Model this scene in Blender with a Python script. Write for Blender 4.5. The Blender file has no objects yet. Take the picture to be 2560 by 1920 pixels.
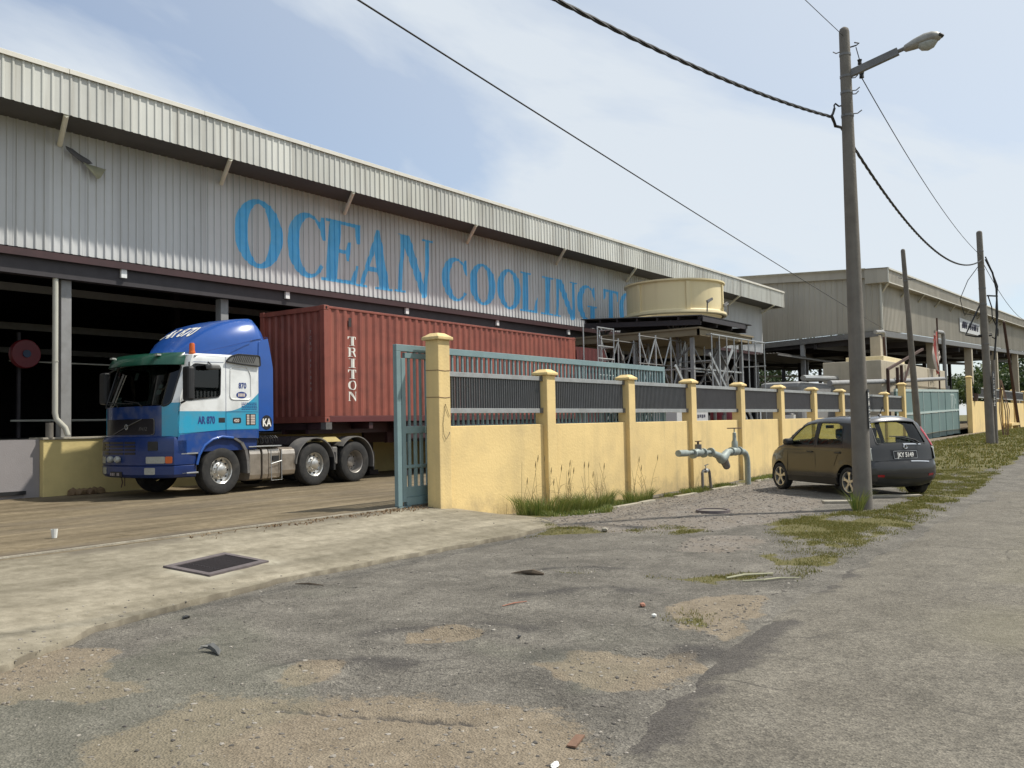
import bpy, bmesh, math, random
import numpy as np
from mathutils import Vector, Matrix, geometry
random.seed(7); rng = np.random.default_rng(7)
D = bpy.data; S = bpy.context.scene; COL = S.collection
PI = math.pi
# ---------------------------------------------------------------- camera, sky, sun, exposure
cam = D.cameras.new('camera'); camo = D.objects.new('camera', cam); COL.objects.link(camo)
cam.sensor_width = 36; cam.lens = 2200 / 2560 * 36; cam.clip_start = .05; cam.clip_end = 6000
camo.matrix_world = Matrix(((.5963174, -.02418787, -.80238427, 0), (-.80248505, -.04358022, -.59507857, 0),
                            (-.0205744, .99875708, -.04539805, 1.6), (0, 0, 0, 1)))
S.camera = camo
SUN = Vector((1, -.93, 2.02)).normalized()
world = D.worlds.new('World'); S.world = world; world.use_nodes = True
def _world():
    nt = world.node_tree; nt.nodes.clear(); N = nt.nodes.new; L = nt.links.new
    out = N('ShaderNodeOutputWorld'); bg = N('ShaderNodeBackground'); bg.inputs[1].default_value = .145
    sky = N('ShaderNodeTexSky'); sky.sky_type = 'NISHITA'; sky.sun_disc = False
    sky.sun_elevation = math.asin(SUN.z); sky.sun_rotation = math.atan2(SUN.x, SUN.y)
    sky.air_density = 1.0; sky.dust_density = .7; sky.ozone_density = 2.2
    tc = N('ShaderNodeTexCoord'); sep = N('ShaderNodeSeparateXYZ'); L(tc.outputs['Generated'], sep.inputs[0])
    # project the view direction on a cloud layer
    add = N('ShaderNodeMath'); add.operation = 'MAXIMUM'; L(sep.outputs[2], add.inputs[0]); add.inputs[1].default_value = 0.0
    add2 = N('ShaderNodeMath'); add2.operation = 'ADD'; L(add.outputs[0], add2.inputs[0]); add2.inputs[1].default_value = .22
    dx = N('ShaderNodeMath'); dx.operation = 'DIVIDE'; L(sep.outputs[0], dx.inputs[0]); L(add2.outputs[0], dx.inputs[1])
    dy = N('ShaderNodeMath'); dy.operation = 'DIVIDE'; L(sep.outputs[1], dy.inputs[0]); L(add2.outputs[0], dy.inputs[1])
    cb = N('ShaderNodeCombineXYZ'); L(dx.outputs[0], cb.inputs[0]); L(dy.outputs[0], cb.inputs[1])
    mp = N('ShaderNodeMapping'); L(cb.outputs[0], mp.inputs[0]); mp.inputs['Location'].default_value = (3.1, 1.55, 0)
    mp.inputs['Rotation'].default_value = (0, 0, .5); mp.inputs['Scale'].default_value = (.8, 1.25, 1)
    n1 = N('ShaderNodeTexNoise'); n1.inputs['Scale'].default_value = .75; n1.inputs['Detail'].default_value = 7; n1.inputs['Roughness'].default_value = .55
    n1.inputs['Distortion'].default_value = .35
    L(mp.outputs[0], n1.inputs['Vector'])
    rp = N('ShaderNodeValToRGB'); L(n1.outputs['Fac'], rp.inputs[0])
    rp.color_ramp.elements[0].position = .36; rp.color_ramp.elements[0].color = (.06,) * 3 + (1,)
    rp.color_ramp.elements[1].position = .55; rp.color_ramp.elements[1].color = (.9,) * 3 + (1,)
    # veil of thin cloud, thicker toward the sun
    dot = N('ShaderNodeVectorMath'); dot.operation = 'DOT_PRODUCT'; L(tc.outputs['Generated'], dot.inputs[0]); dot.inputs[1].default_value = SUN
    mr = N('ShaderNodeMapRange'); L(dot.outputs['Value'], mr.inputs[0]); mr.inputs[1].default_value = -.1; mr.inputs[2].default_value = .8
    mr.inputs[3].default_value = 0; mr.inputs[4].default_value = .92
    mx = N('ShaderNodeMath'); mx.operation = 'MAXIMUM'; L(rp.outputs[0], mx.inputs[0]); L(mr.outputs[0], mx.inputs[1])
    mix = N('ShaderNodeMix'); mix.data_type = 'RGBA'; L(mx.outputs[0], mix.inputs[0]); L(sky.outputs[0], mix.inputs[6])
    mix.inputs[7].default_value = (5.35, 5.75, 6.1, 1)
    L(mix.outputs[2], bg.inputs[0]); L(bg.outputs[0], out.inputs[0])
_world()
sl = D.lights.new('sun', 'SUN'); sl.energy = 5.0; sl.angle = math.radians(1.5); sl.color = (1, .95, .85)
so = D.objects.new('sun', sl); COL.objects.link(so); so.rotation_euler = SUN.to_track_quat('Z', 'Y').to_euler(); so.location = (0, 0, 40)
vs = S.view_settings; vs.view_transform = 'Standard'; vs.look = 'None'; vs.exposure = 0; vs.gamma = 1; vs.use_curve_mapping = False
S.cycles.max_bounces = 6; S.cycles.diffuse_bounces = 3; S.cycles.transparent_max_bounces = 12

# ---------------------------------------------------------------- materials
MATS = {}
def mat(name, col, rough=.6, metal=0., var=.12, nscale=3., bump=0., bscale=40., dirt=None, streak=None, spec=.5, coat=0., sheetw=None, splash=None):
    """Principled paint/metal/plaster: base colour broken by two noises, optional dirt (colour, amount, scale), optional vertical streaks, fine relief."""
    m = D.materials.new(name); m.use_nodes = True; nt = m.node_tree; N = nt.nodes.new; L = nt.links.new
    b = nt.nodes['Principled BSDF']; b.inputs['Roughness'].default_value = rough; b.inputs['Metallic'].default_value = metal
    b.inputs['Specular IOR Level'].default_value = spec
    if coat: b.inputs['Coat Weight'].default_value = coat; b.inputs['Coat Roughness'].default_value = .08
    tc = N('ShaderNodeTexCoord'); c = Vector(col)
    n = N('ShaderNodeTexNoise'); n.inputs['Scale'].default_value = nscale; n.inputs['Detail'].default_value = 6; n.inputs['Roughness'].default_value = .65
    L(tc.outputs['Object'], n.inputs['Vector'])
    r = N('ShaderNodeValToRGB'); L(n.outputs['Fac'], r.inputs[0])
    r.color_ramp.elements[0].position = .3; r.color_ramp.elements[0].color = (*[max(0, x * (1 - var)) for x in c], 1)
    r.color_ramp.elements[1].position = .7; r.color_ramp.elements[1].color = (*[min(1, x * (1 + var)) for x in c], 1)
    out = r.outputs[0]
    def layer(out, vec, scale, lo, hi, color, amount, det=5):
        q = N('ShaderNodeTexNoise'); q.inputs['Scale'].default_value = scale; q.inputs['Detail'].default_value = det; q.inputs['Roughness'].default_value = .6
        L(vec, q.inputs['Vector'])
        mr = N('ShaderNodeMapRange'); L(q.outputs['Fac'], mr.inputs[0]); mr.inputs[1].default_value = lo; mr.inputs[2].default_value = hi; mr.inputs[4].default_value = amount
        mx = N('ShaderNodeMix'); mx.data_type = 'RGBA'; L(mr.outputs[0], mx.inputs[0]); L(out, mx.inputs[6]); mx.inputs[7].default_value = (*color, 1)
        return mx.outputs[2]
    if dirt: out = layer(out, tc.outputs['Object'], dirt[2], .48, .72, dirt[0], dirt[1])
    if streak:
        mp = N('ShaderNodeMapping'); L(tc.outputs['Object'], mp.inputs[0]); mp.inputs['Scale'].default_value = (1, 1, .05)
        out = layer(out, mp.outputs[0], streak[2], .5, .75, streak[0], streak[1], 3)
    if sheetw:      # single sheets weather a little differently
        sp = N('ShaderNodeSeparateXYZ'); L(tc.outputs['Object'], sp.inputs[0]); f = N('ShaderNodeMath'); f.operation = 'ADD'; L(sp.outputs[0], f.inputs[0]); L(sp.outputs[1], f.inputs[1]); sn = N('ShaderNodeMath'); sn.operation = 'SNAP'; L(f.outputs[0], sn.inputs[0]); sn.inputs[1].default_value = sheetw[0]
        wn = N('ShaderNodeTexWhiteNoise'); wn.noise_dimensions = '1D'; L(sn.outputs[0], wn.inputs['W']); mr = N('ShaderNodeMapRange'); L(wn.outputs['Value'], mr.inputs[0]); mr.inputs[3].default_value = 1 - sheetw[1]; mr.inputs[4].default_value = 1 + sheetw[1]
        hv = N('ShaderNodeHueSaturation'); L(mr.outputs[0], hv.inputs['Value']); L(out, hv.inputs['Color']); out = hv.outputs[0]
    if splash:      # mud splashed on the foot of a wall
        sp = N('ShaderNodeSeparateXYZ'); L(tc.outputs['Object'], sp.inputs[0]); q = N('ShaderNodeTexNoise'); q.inputs['Scale'].default_value = 2.6; q.inputs['Detail'].default_value = 7; q.inputs['Roughness'].default_value = .7; L(tc.outputs['Object'], q.inputs['Vector'])
        a = N('ShaderNodeMath'); a.operation = 'MULTIPLY_ADD'; L(q.outputs['Fac'], a.inputs[0]); a.inputs[1].default_value = -1.3; L(sp.outputs[2], a.inputs[2]); mr = N('ShaderNodeMapRange'); mr.interpolation_type = 'SMOOTHSTEP'; L(a.outputs[0], mr.inputs[0]); mr.inputs[1].default_value = -.25; mr.inputs[2].default_value = -.85; mr.inputs[3].default_value = 0; mr.inputs[4].default_value = splash[1]
        mx = N('ShaderNodeMix'); mx.data_type = 'RGBA'; L(mr.outputs[0], mx.inputs[0]); L(out, mx.inputs[6]); mx.inputs[7].default_value = (*splash[0], 1); out = mx.outputs[2]
    L(out, b.inputs['Base Color'])
    if bump:
        q = N('ShaderNodeTexNoise'); q.inputs['Scale'].default_value = bscale; q.inputs['Detail'].default_value = 4; L(tc.outputs['Object'], q.inputs['Vector'])
        bp = N('ShaderNodeBump'); bp.inputs['Strength'].default_value = bump; bp.inputs['Distance'].default_value = .02; L(q.outputs['Fac'], bp.inputs['Height']); L(bp.outputs[0], b.inputs['Normal'])
    MATS[name] = m; return m
def M(n): return MATS[n]
mat('plaster', (.77, .575, .262), .85, var=.06, nscale=1.2, bump=.25, bscale=25, dirt=((.50, .385, .20), .55, .9), streak=((.40, .32, .18), .42, 2.6), splash=((.30, .235, .14), .62))
mat('plaster_dock', (.62, .50, .22), .85, var=.08, nscale=1.5, bump=.25, bscale=25, dirt=((.40, .32, .16), .4, 1.1))
mat('dock_grey', (.27, .25, .25), .85, var=.08, nscale=1.5, bump=.2)
mat('cladding', (.55, .56, .565), .5, var=.05, nscale=.6, streak=((.36, .345, .32), .34, 3), dirt=((.44, .44, .42), .3, .5), sheetw=(.8, .085))
mat('fascia', (.56, .565, .53), .5, var=.07, nscale=.8, streak=((.22, .195, .155), .7, 2.6), dirt=((.40, .40, .33), .45, .4), sheetw=(.8, .12))
mat('flashing', (.62, .60, .54), .5, var=.1, nscale=2, dirt=((.35, .30, .22), .4, 2))
mat('letter_blue', (.105, .47, .82), .6, var=.10, nscale=2, dirt=((.20, .50, .74), .4, 1.5))
mat('tan_clad', (.345, .315, .26), .5, var=.05, nscale=.5, streak=((.23, .205, .16), .4, 2.5), sheetw=(1.05, .09))
mat('dark_steel', (.035, .030, .034), .6, var=.2, nscale=3)
mat('maroon_steel', (.045, .018, .020), .55, var=.2, nscale=3)
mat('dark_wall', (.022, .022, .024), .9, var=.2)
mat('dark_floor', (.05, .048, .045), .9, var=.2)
mat('column_grey', (.26, .26, .26), .6, var=.1, nscale=4, dirt=((.16, .15, .14), .4, 3))
mat('pvc', (.48, .47, .41), .5, var=.08, nscale=4, dirt=((.3, .28, .22), .3, 2))
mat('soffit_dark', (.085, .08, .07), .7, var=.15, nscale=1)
mat('brace_cream', (.80, .77, .62), .5, var=.06, nscale=3)
mat('white_paint', (.74, .75, .74), .4, var=.04)
mat('cab_glass_black', (.01, .012, .013), .05, var=.1)
mat('rail_grey', (.36, .37, .37), .45, .35, var=.12, nscale=6, dirt=((.22, .19, .16), .3, 5))
mat('bar_grey', (.15, .15, .155), .5, .3, var=.1, nscale=5)
mat('gate_green', (.185, .272, .285), .42, var=.10, nscale=3, dirt=((.13, .20, .20), .5, 2.5), spec=.6)
mat('dusty_iron', (.17, .15, .125), .9, var=.2, nscale=8)
mat('gate_sheet', (.10, .17, .165), .5, var=.10, nscale=1, dirt=((.07, .11, .12), .5, .8))
mat('pale_paint', (.38, .46, .44), .5, var=.1)
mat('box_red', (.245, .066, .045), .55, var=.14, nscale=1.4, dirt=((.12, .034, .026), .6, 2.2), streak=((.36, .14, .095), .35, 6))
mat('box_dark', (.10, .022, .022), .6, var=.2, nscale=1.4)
mat('letter_white', (.78, .76, .70), .6, var=.1, nscale=9)
mat('faded_white', (.42, .36, .34), .6, var=.2, nscale=9)
mat('tyre', (.022, .022, .022), .85, var=.3, nscale=8, dirt=((.07, .06, .05), .45, 4))
mat('alloy', (.62, .61, .58), .30, .75, var=.12, nscale=7, dirt=((.25, .20, .15), .35, 8))
mat('steel_rim', (.30, .28, .26), .5, .4, var=.2, nscale=6, dirt=((.12, .10, .08), .5, 6))
mat('hub_dark', (.03, .03, .03), .6, var=.2)
mat('tank_alu', (.50, .45, .39), .38, .8, var=.16, nscale=3, dirt=((.22, .17, .12), .65, 4))
mat('truck_blue', (.016, .080, .33), .30, var=.08, nscale=3, coat=.4)
mat('truck_deep_shaded', (.008, .028, .13), .38, var=.10, nscale=3, dirt=((.03, .045, .11), .5, 3), coat=.2)  # deep blue, darkened to paint in the shade on the cab front
mat('visor_green', (.006, .058, .034), .3, var=.1, coat=.3)
mat('black_plastic', (.018, .018, .019), .5, var=.2, nscale=8)
mat('grille_black', (.008, .007, .010), .3, var=.2)
mat('grey_plastic', (.12, .12, .115), .6, var=.2, nscale=9)
mat('mudguard', (.13, .125, .12), .6, var=.2, nscale=4, dirt=((.25, .22, .18), .3, 4))
mat('chassis', (.032, .022, .022), .7, var=.3, nscale=5)
mat('amber', (.55, .11, .015), .25, var=.1)
mat('lamp_lens', (.34, .35, .32), .12, var=.15, nscale=20)
mat('chrome', (.7, .7, .7), .18, 1.0, var=.05)
mat('red_lens', (.32, .010, .018), .15, var=.1, coat=.5)
mat('car_paint', (.032, .030, .028), .32, .3, var=.05, nscale=4, coat=.45, spec=.6)
mat('car_roof', (.09, .09, .095), .24, .5, var=.05, nscale=4, coat=.9, spec=.6)
mat('seat_fabric', (.06, .058, .055), .9, var=.2)
mat('concrete_pole', (.165, .150, .130), .9, var=.14, nscale=2.5, bump=.3, bscale=30, dirt=((.09, .078, .066), .6, 1.6), streak=((.26, .23, .19), .3, 7))
mat('lamp_body', (.30, .29, .26), .5, .3, var=.15, nscale=7, dirt=((.14, .12, .10), .5, 9))
mat('galv', (.42, .43, .43), .42, .6, var=.15, nscale=5)
mat('galv_dark', (.16, .155, .15), .5, .4, var=.2, nscale=5)
mat('rust', (.060, .030, .022), .8, var=.3, nscale=9)
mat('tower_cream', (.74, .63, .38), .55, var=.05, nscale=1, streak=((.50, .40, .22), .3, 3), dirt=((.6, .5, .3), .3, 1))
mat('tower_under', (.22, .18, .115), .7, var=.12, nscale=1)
mat('canopy_dark', (.05, .05, .052), .5, .2, var=.2, nscale=2)
mat('beige_unit', (.46, .40, .30), .6, var=.08, nscale=2, streak=((.3, .26, .19), .35, 3))
mat('pipe_green', (.27, .31, .29), .5, .2, var=.12, nscale=9, dirt=((.17, .16, .15), .45, 12))
mat('wire_black', (.012, .012, .013), .6, var=.1)
mat('cloth_grey', (.10, .10, .105), .9, var=.2)
mat('cloth_pale', (.36, .35, .24), .9, var=.15)
mat('flag_red', (.45, .10, .085), .8, var=.15); mat('flag_white', (.60, .52, .46), .8, var=.1)
mat('grate_frame', (.125, .105, .105), .7, .2, var=.2, nscale=12, dirt=((.08, .06, .055), .5, 10))
mat('grate_bar', (.022, .017, .019), .7, var=.3, nscale=12)
mat('pit_black', (.006, .006, .006), 1, var=.1)
mat('wood_brown', (.17, .095, .06), .8, var=.2, nscale=14)
mat('stick', (.10, .075, .05), .9, var=.25, nscale=14)
mat('paper_white', (.72, .72, .68), .8, var=.08)
mat('brick_scrap', (.34, .16, .11), .9, var=.25, nscale=10)
mat('kerb', (.34, .31, .25), .9, var=.2, nscale=4, bump=.5, dirt=((.18, .15, .11), .5, 3))
mat('sign_black', (.012, .012, .014), .5, var=.1)
mat('banner_white', (.52, .53, .54), .6, var=.08)
mat('print_dark', (.06, .06, .09), .6, var=.1)
mat('navy', (.02, .045, .20), .5, var=.05)
mat('reel_red', (.16, .008, .014), .4, var=.1)
mat('reel_blue', (.03, .06, .12), .5, var=.1)
mat('terracotta', (.09, .06, .05), .9, var=.2)
def leafmat(name, a, b):
    m = D.materials.new(name); m.use_nodes = True; nt = m.node_tree; N = nt.nodes.new; L = nt.links.new
    p = nt.nodes['Principled BSDF']; p.inputs['Roughness'].default_value = .6
    g = N('ShaderNodeNewGeometry'); r = N('ShaderNodeValToRGB'); L(g.outputs['Random Per Island'], r.inputs[0])
    r.color_ramp.elements[0].color = (*a, 1); r.color_ramp.elements[1].color = (*b, 1)
    L(r.outputs[0], p.inputs['Base Color'])
    tr = N('ShaderNodeBsdfTranslucent'); L(r.outputs[0], tr.inputs[0]); ad = N('ShaderNodeMixShader'); ad.inputs[0].default_value = .3
    L(p.outputs[0], ad.inputs[1]); L(tr.outputs[0], ad.inputs[2]); L(ad.outputs[0], nt.nodes['Material Output'].inputs[0])
    MATS[name] = m
leafmat('grass_leaf', (.085, .11, .014), (.23, .19, .05)); leafmat('grass_green', (.08, .14, .022), (.25, .25, .07)); leafmat('grass_dry', (.30, .22, .09), (.42, .34, .16))
leafmat('leaf_dark', (.018, .04, .010), (.055, .085, .025)); leafmat('leaf_mid', (.04, .075, .016), (.10, .13, .035)); leafmat('dead_leaf', (.15, .085, .045), (.32, .22, .12))
def bark(): mat('bark', (.09, .07, .05), .9, var=.3, nscale=6, bump=.5)
bark()
def glassmat(name, tint, rough=.02, base=.05):
    m = D.materials.new(name); m.use_nodes = True; nt = m.node_tree; nt.nodes.clear(); N = nt.nodes.new; L = nt.links.new
    o = N('ShaderNodeOutputMaterial'); t = N('ShaderNodeBsdfTransparent'); t.inputs[0].default_value = (*tint, 1)
    g = N('ShaderNodeBsdfGlossy'); g.inputs['Roughness'].default_value = rough; f = N('ShaderNodeLayerWeight'); f.inputs[0].default_value = .5
    p = N('ShaderNodeMath'); p.operation = 'POWER'; L(f.outputs['Facing'], p.inputs[0]); p.inputs[1].default_value = 5
    q = N('ShaderNodeMath'); q.operation = 'MULTIPLY_ADD'; L(p.outputs[0], q.inputs[0]); q.inputs[1].default_value = .9; q.inputs[2].default_value = base
    x = N('ShaderNodeMixShader'); L(q.outputs[0], x.inputs[0]); L(t.outputs[0], x.inputs[1]); L(g.outputs[0], x.inputs[2]); L(x.outputs[0], o.inputs[0]); MATS[name] = m
glassmat('car_glass', (.62, .66, .50)); glassmat('truck_glass', (.16, .20, .19)); glassmat('lamp_glass', (.8, .8, .75))

# ---------------------------------------------------------------- mesh builder
class MB:
    def __init__(s): s.v = []; s.f = []
    def add(s, vs, fs):
        o = len(s.v); s.v += [tuple(v) for v in vs]; s.f += [tuple(i + o for i in f) for f in fs]; return s
    def box(s, x0, y0, z0, x1, y1, z1):
        x0, x1 = min(x0, x1), max(x0, x1); y0, y1 = min(y0, y1), max(y0, y1); z0, z1 = min(z0, z1), max(z0, z1)
        return s.add([(x0, y0, z0), (x1, y0, z0), (x1, y1, z0), (x0, y1, z0), (x0, y0, z1), (x1, y0, z1), (x1, y1, z1), (x0, y1, z1)],
                     [(0, 3, 2, 1), (4, 5, 6, 7), (0, 1, 5, 4), (1, 2, 6, 5), (2, 3, 7, 6), (3, 0, 4, 7)])
    def bar(s, p, q, w, h=None, up=(0, 0, 1)):
        h = h or w; p = Vector(p); q = Vector(q); d = (q - p).normalized(); u = Vector(up)
        if abs(d.dot(u)) > .98: u = Vector((0, 1, 0))
        a = d.cross(u).normalized() * w / 2; b = a.cross(d).normalized() * h / 2
        vs = [p - a - b, p + a - b, p + a + b, p - a + b, q - a - b, q + a - b, q + a + b, q - a + b]
        return s.add(vs, [(0, 3, 2, 1), (4, 5, 6, 7), (0, 1, 5, 4), (1, 2, 6, 5), (2, 3, 7, 6), (3, 0, 4, 7)])
    def tube(s, pts, r, n=8, caps=True):
        pts = [Vector(p) for p in pts]; k = len(pts); rs = r if isinstance(r, (list, tuple)) else [r] * k
        t0 = (pts[1] - pts[0]).normalized(); u = Vector((0, 0, 1)) if abs(t0.z) < .9 else Vector((1, 0, 0)); a = t0.cross(u).normalized()
        vs = []; fs = []
        for i, p in enumerate(pts):
            t = (pts[min(i + 1, k - 1)] - pts[max(i - 1, 0)]).normalized(); a = (a - t * a.dot(t)).normalized(); b = t.cross(a)
            for j in range(n):
                c = 2 * PI * j / n; vs.append(p + (a * math.cos(c) + b * math.sin(c)) * rs[i])
        for i in range(k - 1):
            for j in range(n): fs.append((i * n + j, i * n + (j + 1) % n, (i + 1) * n + (j + 1) % n, (i + 1) * n + j))
        if caps: fs += [tuple(range(n - 1, -1, -1)), tuple((k - 1) * n + j for j in range(n))]
        return s.add(vs, fs)
    def lathe(s, prof, mtx=Matrix(), n=20, a0=0., a1=2 * PI):
        full = abs(a1 - a0 - 2 * PI) < 1e-6; m = n if full else n + 1; vs = []; fs = []
        for r, z in prof:
            for j in range(m):
                c = a0 + (a1 - a0) * j / n; vs.append(mtx @ Vector((r * math.cos(c), r * math.sin(c), z)))
        for i in range(len(prof) - 1):
            for j in range(n): fs.append((i * m + j, i * m + (j + 1) % m, (i + 1) * m + (j + 1) % m, (i + 1) * m + j))
        return s.add(vs, fs)
    def grid(s, P):   # P[i][j] points
        r = len(P); c = len(P[0]); vs = [p for row in P for p in row]
        return s.add(vs, [(i * c + j, i * c + j + 1, (i + 1) * c + j + 1, (i + 1) * c + j) for i in range(r - 1) for j in range(c - 1)])
    def prism(s, poly, fn, w0, w1):
        n = len(poly); vs = [fn(u, v, w0) for u, v in poly] + [fn(u, v, w1) for u, v in poly]
        return s.add(vs, [tuple(range(n - 1, -1, -1)), tuple(range(n, 2 * n))] + [(i, (i + 1) % n, n + (i + 1) % n, n + i) for i in range(n)])
    def blob(s, c, r, sx=1, sy=1, sz=1, seed=0, n=1):
        bm = bmesh.new(); bmesh.ops.create_icosphere(bm, subdivisions=n, radius=1); rr = random.Random(seed); vs = []
        for v in bm.verts:
            k = r * rr.uniform(.75, 1.2); vs.append((c[0] + v.co.x * k * sx, c[1] + v.co.y * k * sy, c[2] + v.co.z * k * sz))
        fs = [tuple(v.index for v in f.verts) for f in bm.faces]; bm.free(); return s.add(vs, fs)
    def mesh(s, name, m, smooth=0):
        me = D.meshes.new(name); me.from_pydata(s.v, [], s.f); me.materials.append(M(m) if isinstance(m, str) else m)
        if smooth:
            me.polygons.foreach_set('use_smooth', [True] * len(me.polygons))
            if smooth < 180: me.set_sharp_from_angle(angle=math.radians(smooth))
        return me
    def build(s, name, m, parent=None, smooth=0, bevel=0, mtx=None):
        o = D.objects.new(name, s.mesh(name, m, smooth)); COL.objects.link(o)
        if parent: o.parent = parent
        if mtx is not None: o.matrix_local = mtx
        if bevel:
            b = o.modifiers.new('bevel', 'BEVEL'); b.width = bevel; b.segments = 2; b.limit_method = 'ANGLE'; b.angle_limit = math.radians(40)
        return o
def tag(o, label=None, cat=None, group=None, kind=None):
    if label: o['label'] = label
    if cat: o['category'] = cat
    if group: o['group'] = group
    if kind: o['kind'] = kind
    return o
def thing(name, label, cat, loc=(0, 0, 0), rz=0., group=None):
    o = D.objects.new(name, None); COL.objects.link(o); o.location = loc; o.rotation_euler = (0, 0, rz); o.empty_display_size = .2
    return tag(o, label, cat, group)
def inst(o, parent, loc, rot=None, name=None, scale=None):
    c = o.copy(); COL.objects.link(c); c.parent = parent; c.location = loc
    if rot: c.rotation_euler = rot
    if scale: c.scale = scale
    return c
def copy_thing(root, loc, rz, label, scale=None):
    r = root.copy(); COL.objects.link(r); r.location = loc; r.rotation_euler = (0, 0, rz); r['label'] = label
    if scale: r.scale = scale
    for ch in list(root.children):
        c = ch.copy(); COL.objects.link(c); c.parent = r
        for g in list(ch.children):
            d = g.copy(); COL.objects.link(d); d.parent = c
    return r
def refine(polys, du, dv):
    """triangulate [outer, hole, ...] of (u,v) and cut along a grid; returns verts(2d), faces"""
    flat = [p for q in polys for p in q]
    tris = geometry.tessellate_polygon([[Vector((u, v, 0)) for u, v in q] for q in polys])
    bm = bmesh.new(); vs = [bm.verts.new((u, v, 0)) for u, v in flat]
    for t in tris:
        try: bm.faces.new([vs[i] for i in t])
        except ValueError: pass
    bmesh.ops.remove_doubles(bm, verts=bm.verts, dist=1e-6)
    us = [p[0] for p in flat]; vv = [p[1] for p in flat]
    def cut(lo, hi, d, ax):
        if not d: return
        ks = d if isinstance(d, (list, tuple)) else [lo + d * i for i in range(1, int((hi - lo) / d) + 1)]
        for k in ks:
            if lo + 1e-4 < k < hi - 1e-4:
                no = (1, 0, 0) if ax == 0 else (0, 1, 0); co = (k, 0, 0) if ax == 0 else (0, k, 0)
                bmesh.ops.bisect_plane(bm, geom=bm.verts[:] + bm.edges[:] + bm.faces[:], dist=1e-6, plane_co=co, plane_no=no)
    cut(min(us), max(us), du, 0); cut(min(vv), max(vv), dv, 1)
    bm.normal_update(); bm.verts.index_update()
    V = [(v.co.x, v.co.y) for v in bm.verts]; F = []
    for f in bm.faces:
        F.append(tuple(v.index for v in (f.verts if f.normal.z > 0 else reversed(f.verts[:]))))
    bm.free(); return V, F
def panel(mb, polys, fmap, du=None, dv=None, thick=0., flip=False):
    V, F = refine(polys, du, dv)
    if flip: F = [tuple(reversed(f)) for f in F]
    mb.add([fmap(u, v, 0.) for u, v in V], F)
    if thick:
        mb.add([fmap(u, v, thick) for u, v in V], [tuple(reversed(f)) for f in F])
        ec = {}
        for f in F:
            for i in range(len(f)):
                a, b = f[i], f[(i + 1) % len(f)]; ec[(a, b)] = 1
        o = len(mb.v) - 2 * len(V)
        for (a, b) in list(ec):
            if (b, a) not in ec: mb.f.append((o + b, o + a, o + a + len(V), o + b + len(V)))
    return mb
def rrect(x0, y0, x1, y1, r, n=5):
    out = []
    for cx, cy, a in ((x1 - r, y0 + r, -PI / 2), (x1 - r, y1 - r, 0), (x0 + r, y1 - r, PI / 2), (x0 + r, y0 + r, PI)):
        out += [(cx + r * math.cos(a + PI / 2 * i / n), cy + r * math.sin(a + PI / 2 * i / n)) for i in range(n + 1)]
    return out
def rpoly(pts, r, n=4):
    out = []; k = len(pts)
    for i in range(k):
        p0, p, p1 = Vector(pts[i - 1]), Vector(pts[i]), Vector(pts[(i + 1) % k]); a = (p0 - p); b = (p1 - p); rr = min(r, a.length * .45, b.length * .45)
        q0 = p + a.normalized() * rr; q1 = p + b.normalized() * rr
        for j in range(n + 1):
            t = j / n; out.append(tuple(q0 * (1 - t) ** 2 + p * 2 * t * (1 - t) + q1 * t * t))
    return out
def ell(cx, cy, rx, ry, n=24, a0=0, a1=2 * PI, end=False):
    return [(cx + rx * math.cos(a0 + (a1 - a0) * i / n), cy + ry * math.sin(a0 + (a1 - a0) * i / n)) for i in range(n + (1 if end else 0))]
def text2d(txt, size, xscale=1., shear=0., align='LEFT', bold=.0):
    c = D.curves.new('t', 'FONT'); c.body = txt; c.size = size; c.align_x = align; c.shear = shear; c.resolution_u = 3; c.offset = bold
    o = D.objects.new('t', c); COL.objects.link(o); bpy.context.view_layer.update()
    me = D.meshes.new_from_object(o.evaluated_get(bpy.context.evaluated_depsgraph_get()))
    V = [(v.co.x * xscale, v.co.y) for v in me.vertices]; F = [tuple(p.vertices) for p in me.polygons]
    D.objects.remove(o); D.curves.remove(c); D.meshes.remove(me); return V, F
def text(name, txt, size, fn, m, parent, xscale=1., shear=0., align='LEFT', bold=0., depth=0.):
    V, F = text2d(txt, size, xscale, shear, align, bold); mb = MB(); mb.add([fn(u, v) for u, v in V], F); return mb.build(name, m, parent)
# ---------------------------------------------------------------- noise on arrays
def _h(ix, iy, s):
    a = np.sin(ix * 127.1 + iy * 311.7 + s * 74.7) * 43758.5453; return a - np.floor(a)
def vnoise(x, y, s=0):
    x = np.asarray(x, float); y = np.asarray(y, float); ix = np.floor(x); iy = np.floor(y); fx = x - ix; fy = y - iy; fx = fx * fx * (3 - 2 * fx); fy = fy * fy * (3 - 2 * fy)
    return (_h(ix, iy, s) * (1 - fx) + _h(ix + 1, iy, s) * fx) * (1 - fy) + (_h(ix, iy + 1, s) * (1 - fx) + _h(ix + 1, iy + 1, s) * fx) * fy
def fbm(x, y, s=0, o=4):
    t = 0; a = .5
    for i in range(o): t = t + a * vnoise(x * 2 ** i, y * 2 ** i, s + i * 7); a *= .5
    return t / (1 - .5 ** o)
def sstep(x, a, b): t = np.clip((np.asarray(x, float) - a) / (b - a), 0, 1); return t * t * (3 - 2 * t)
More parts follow.
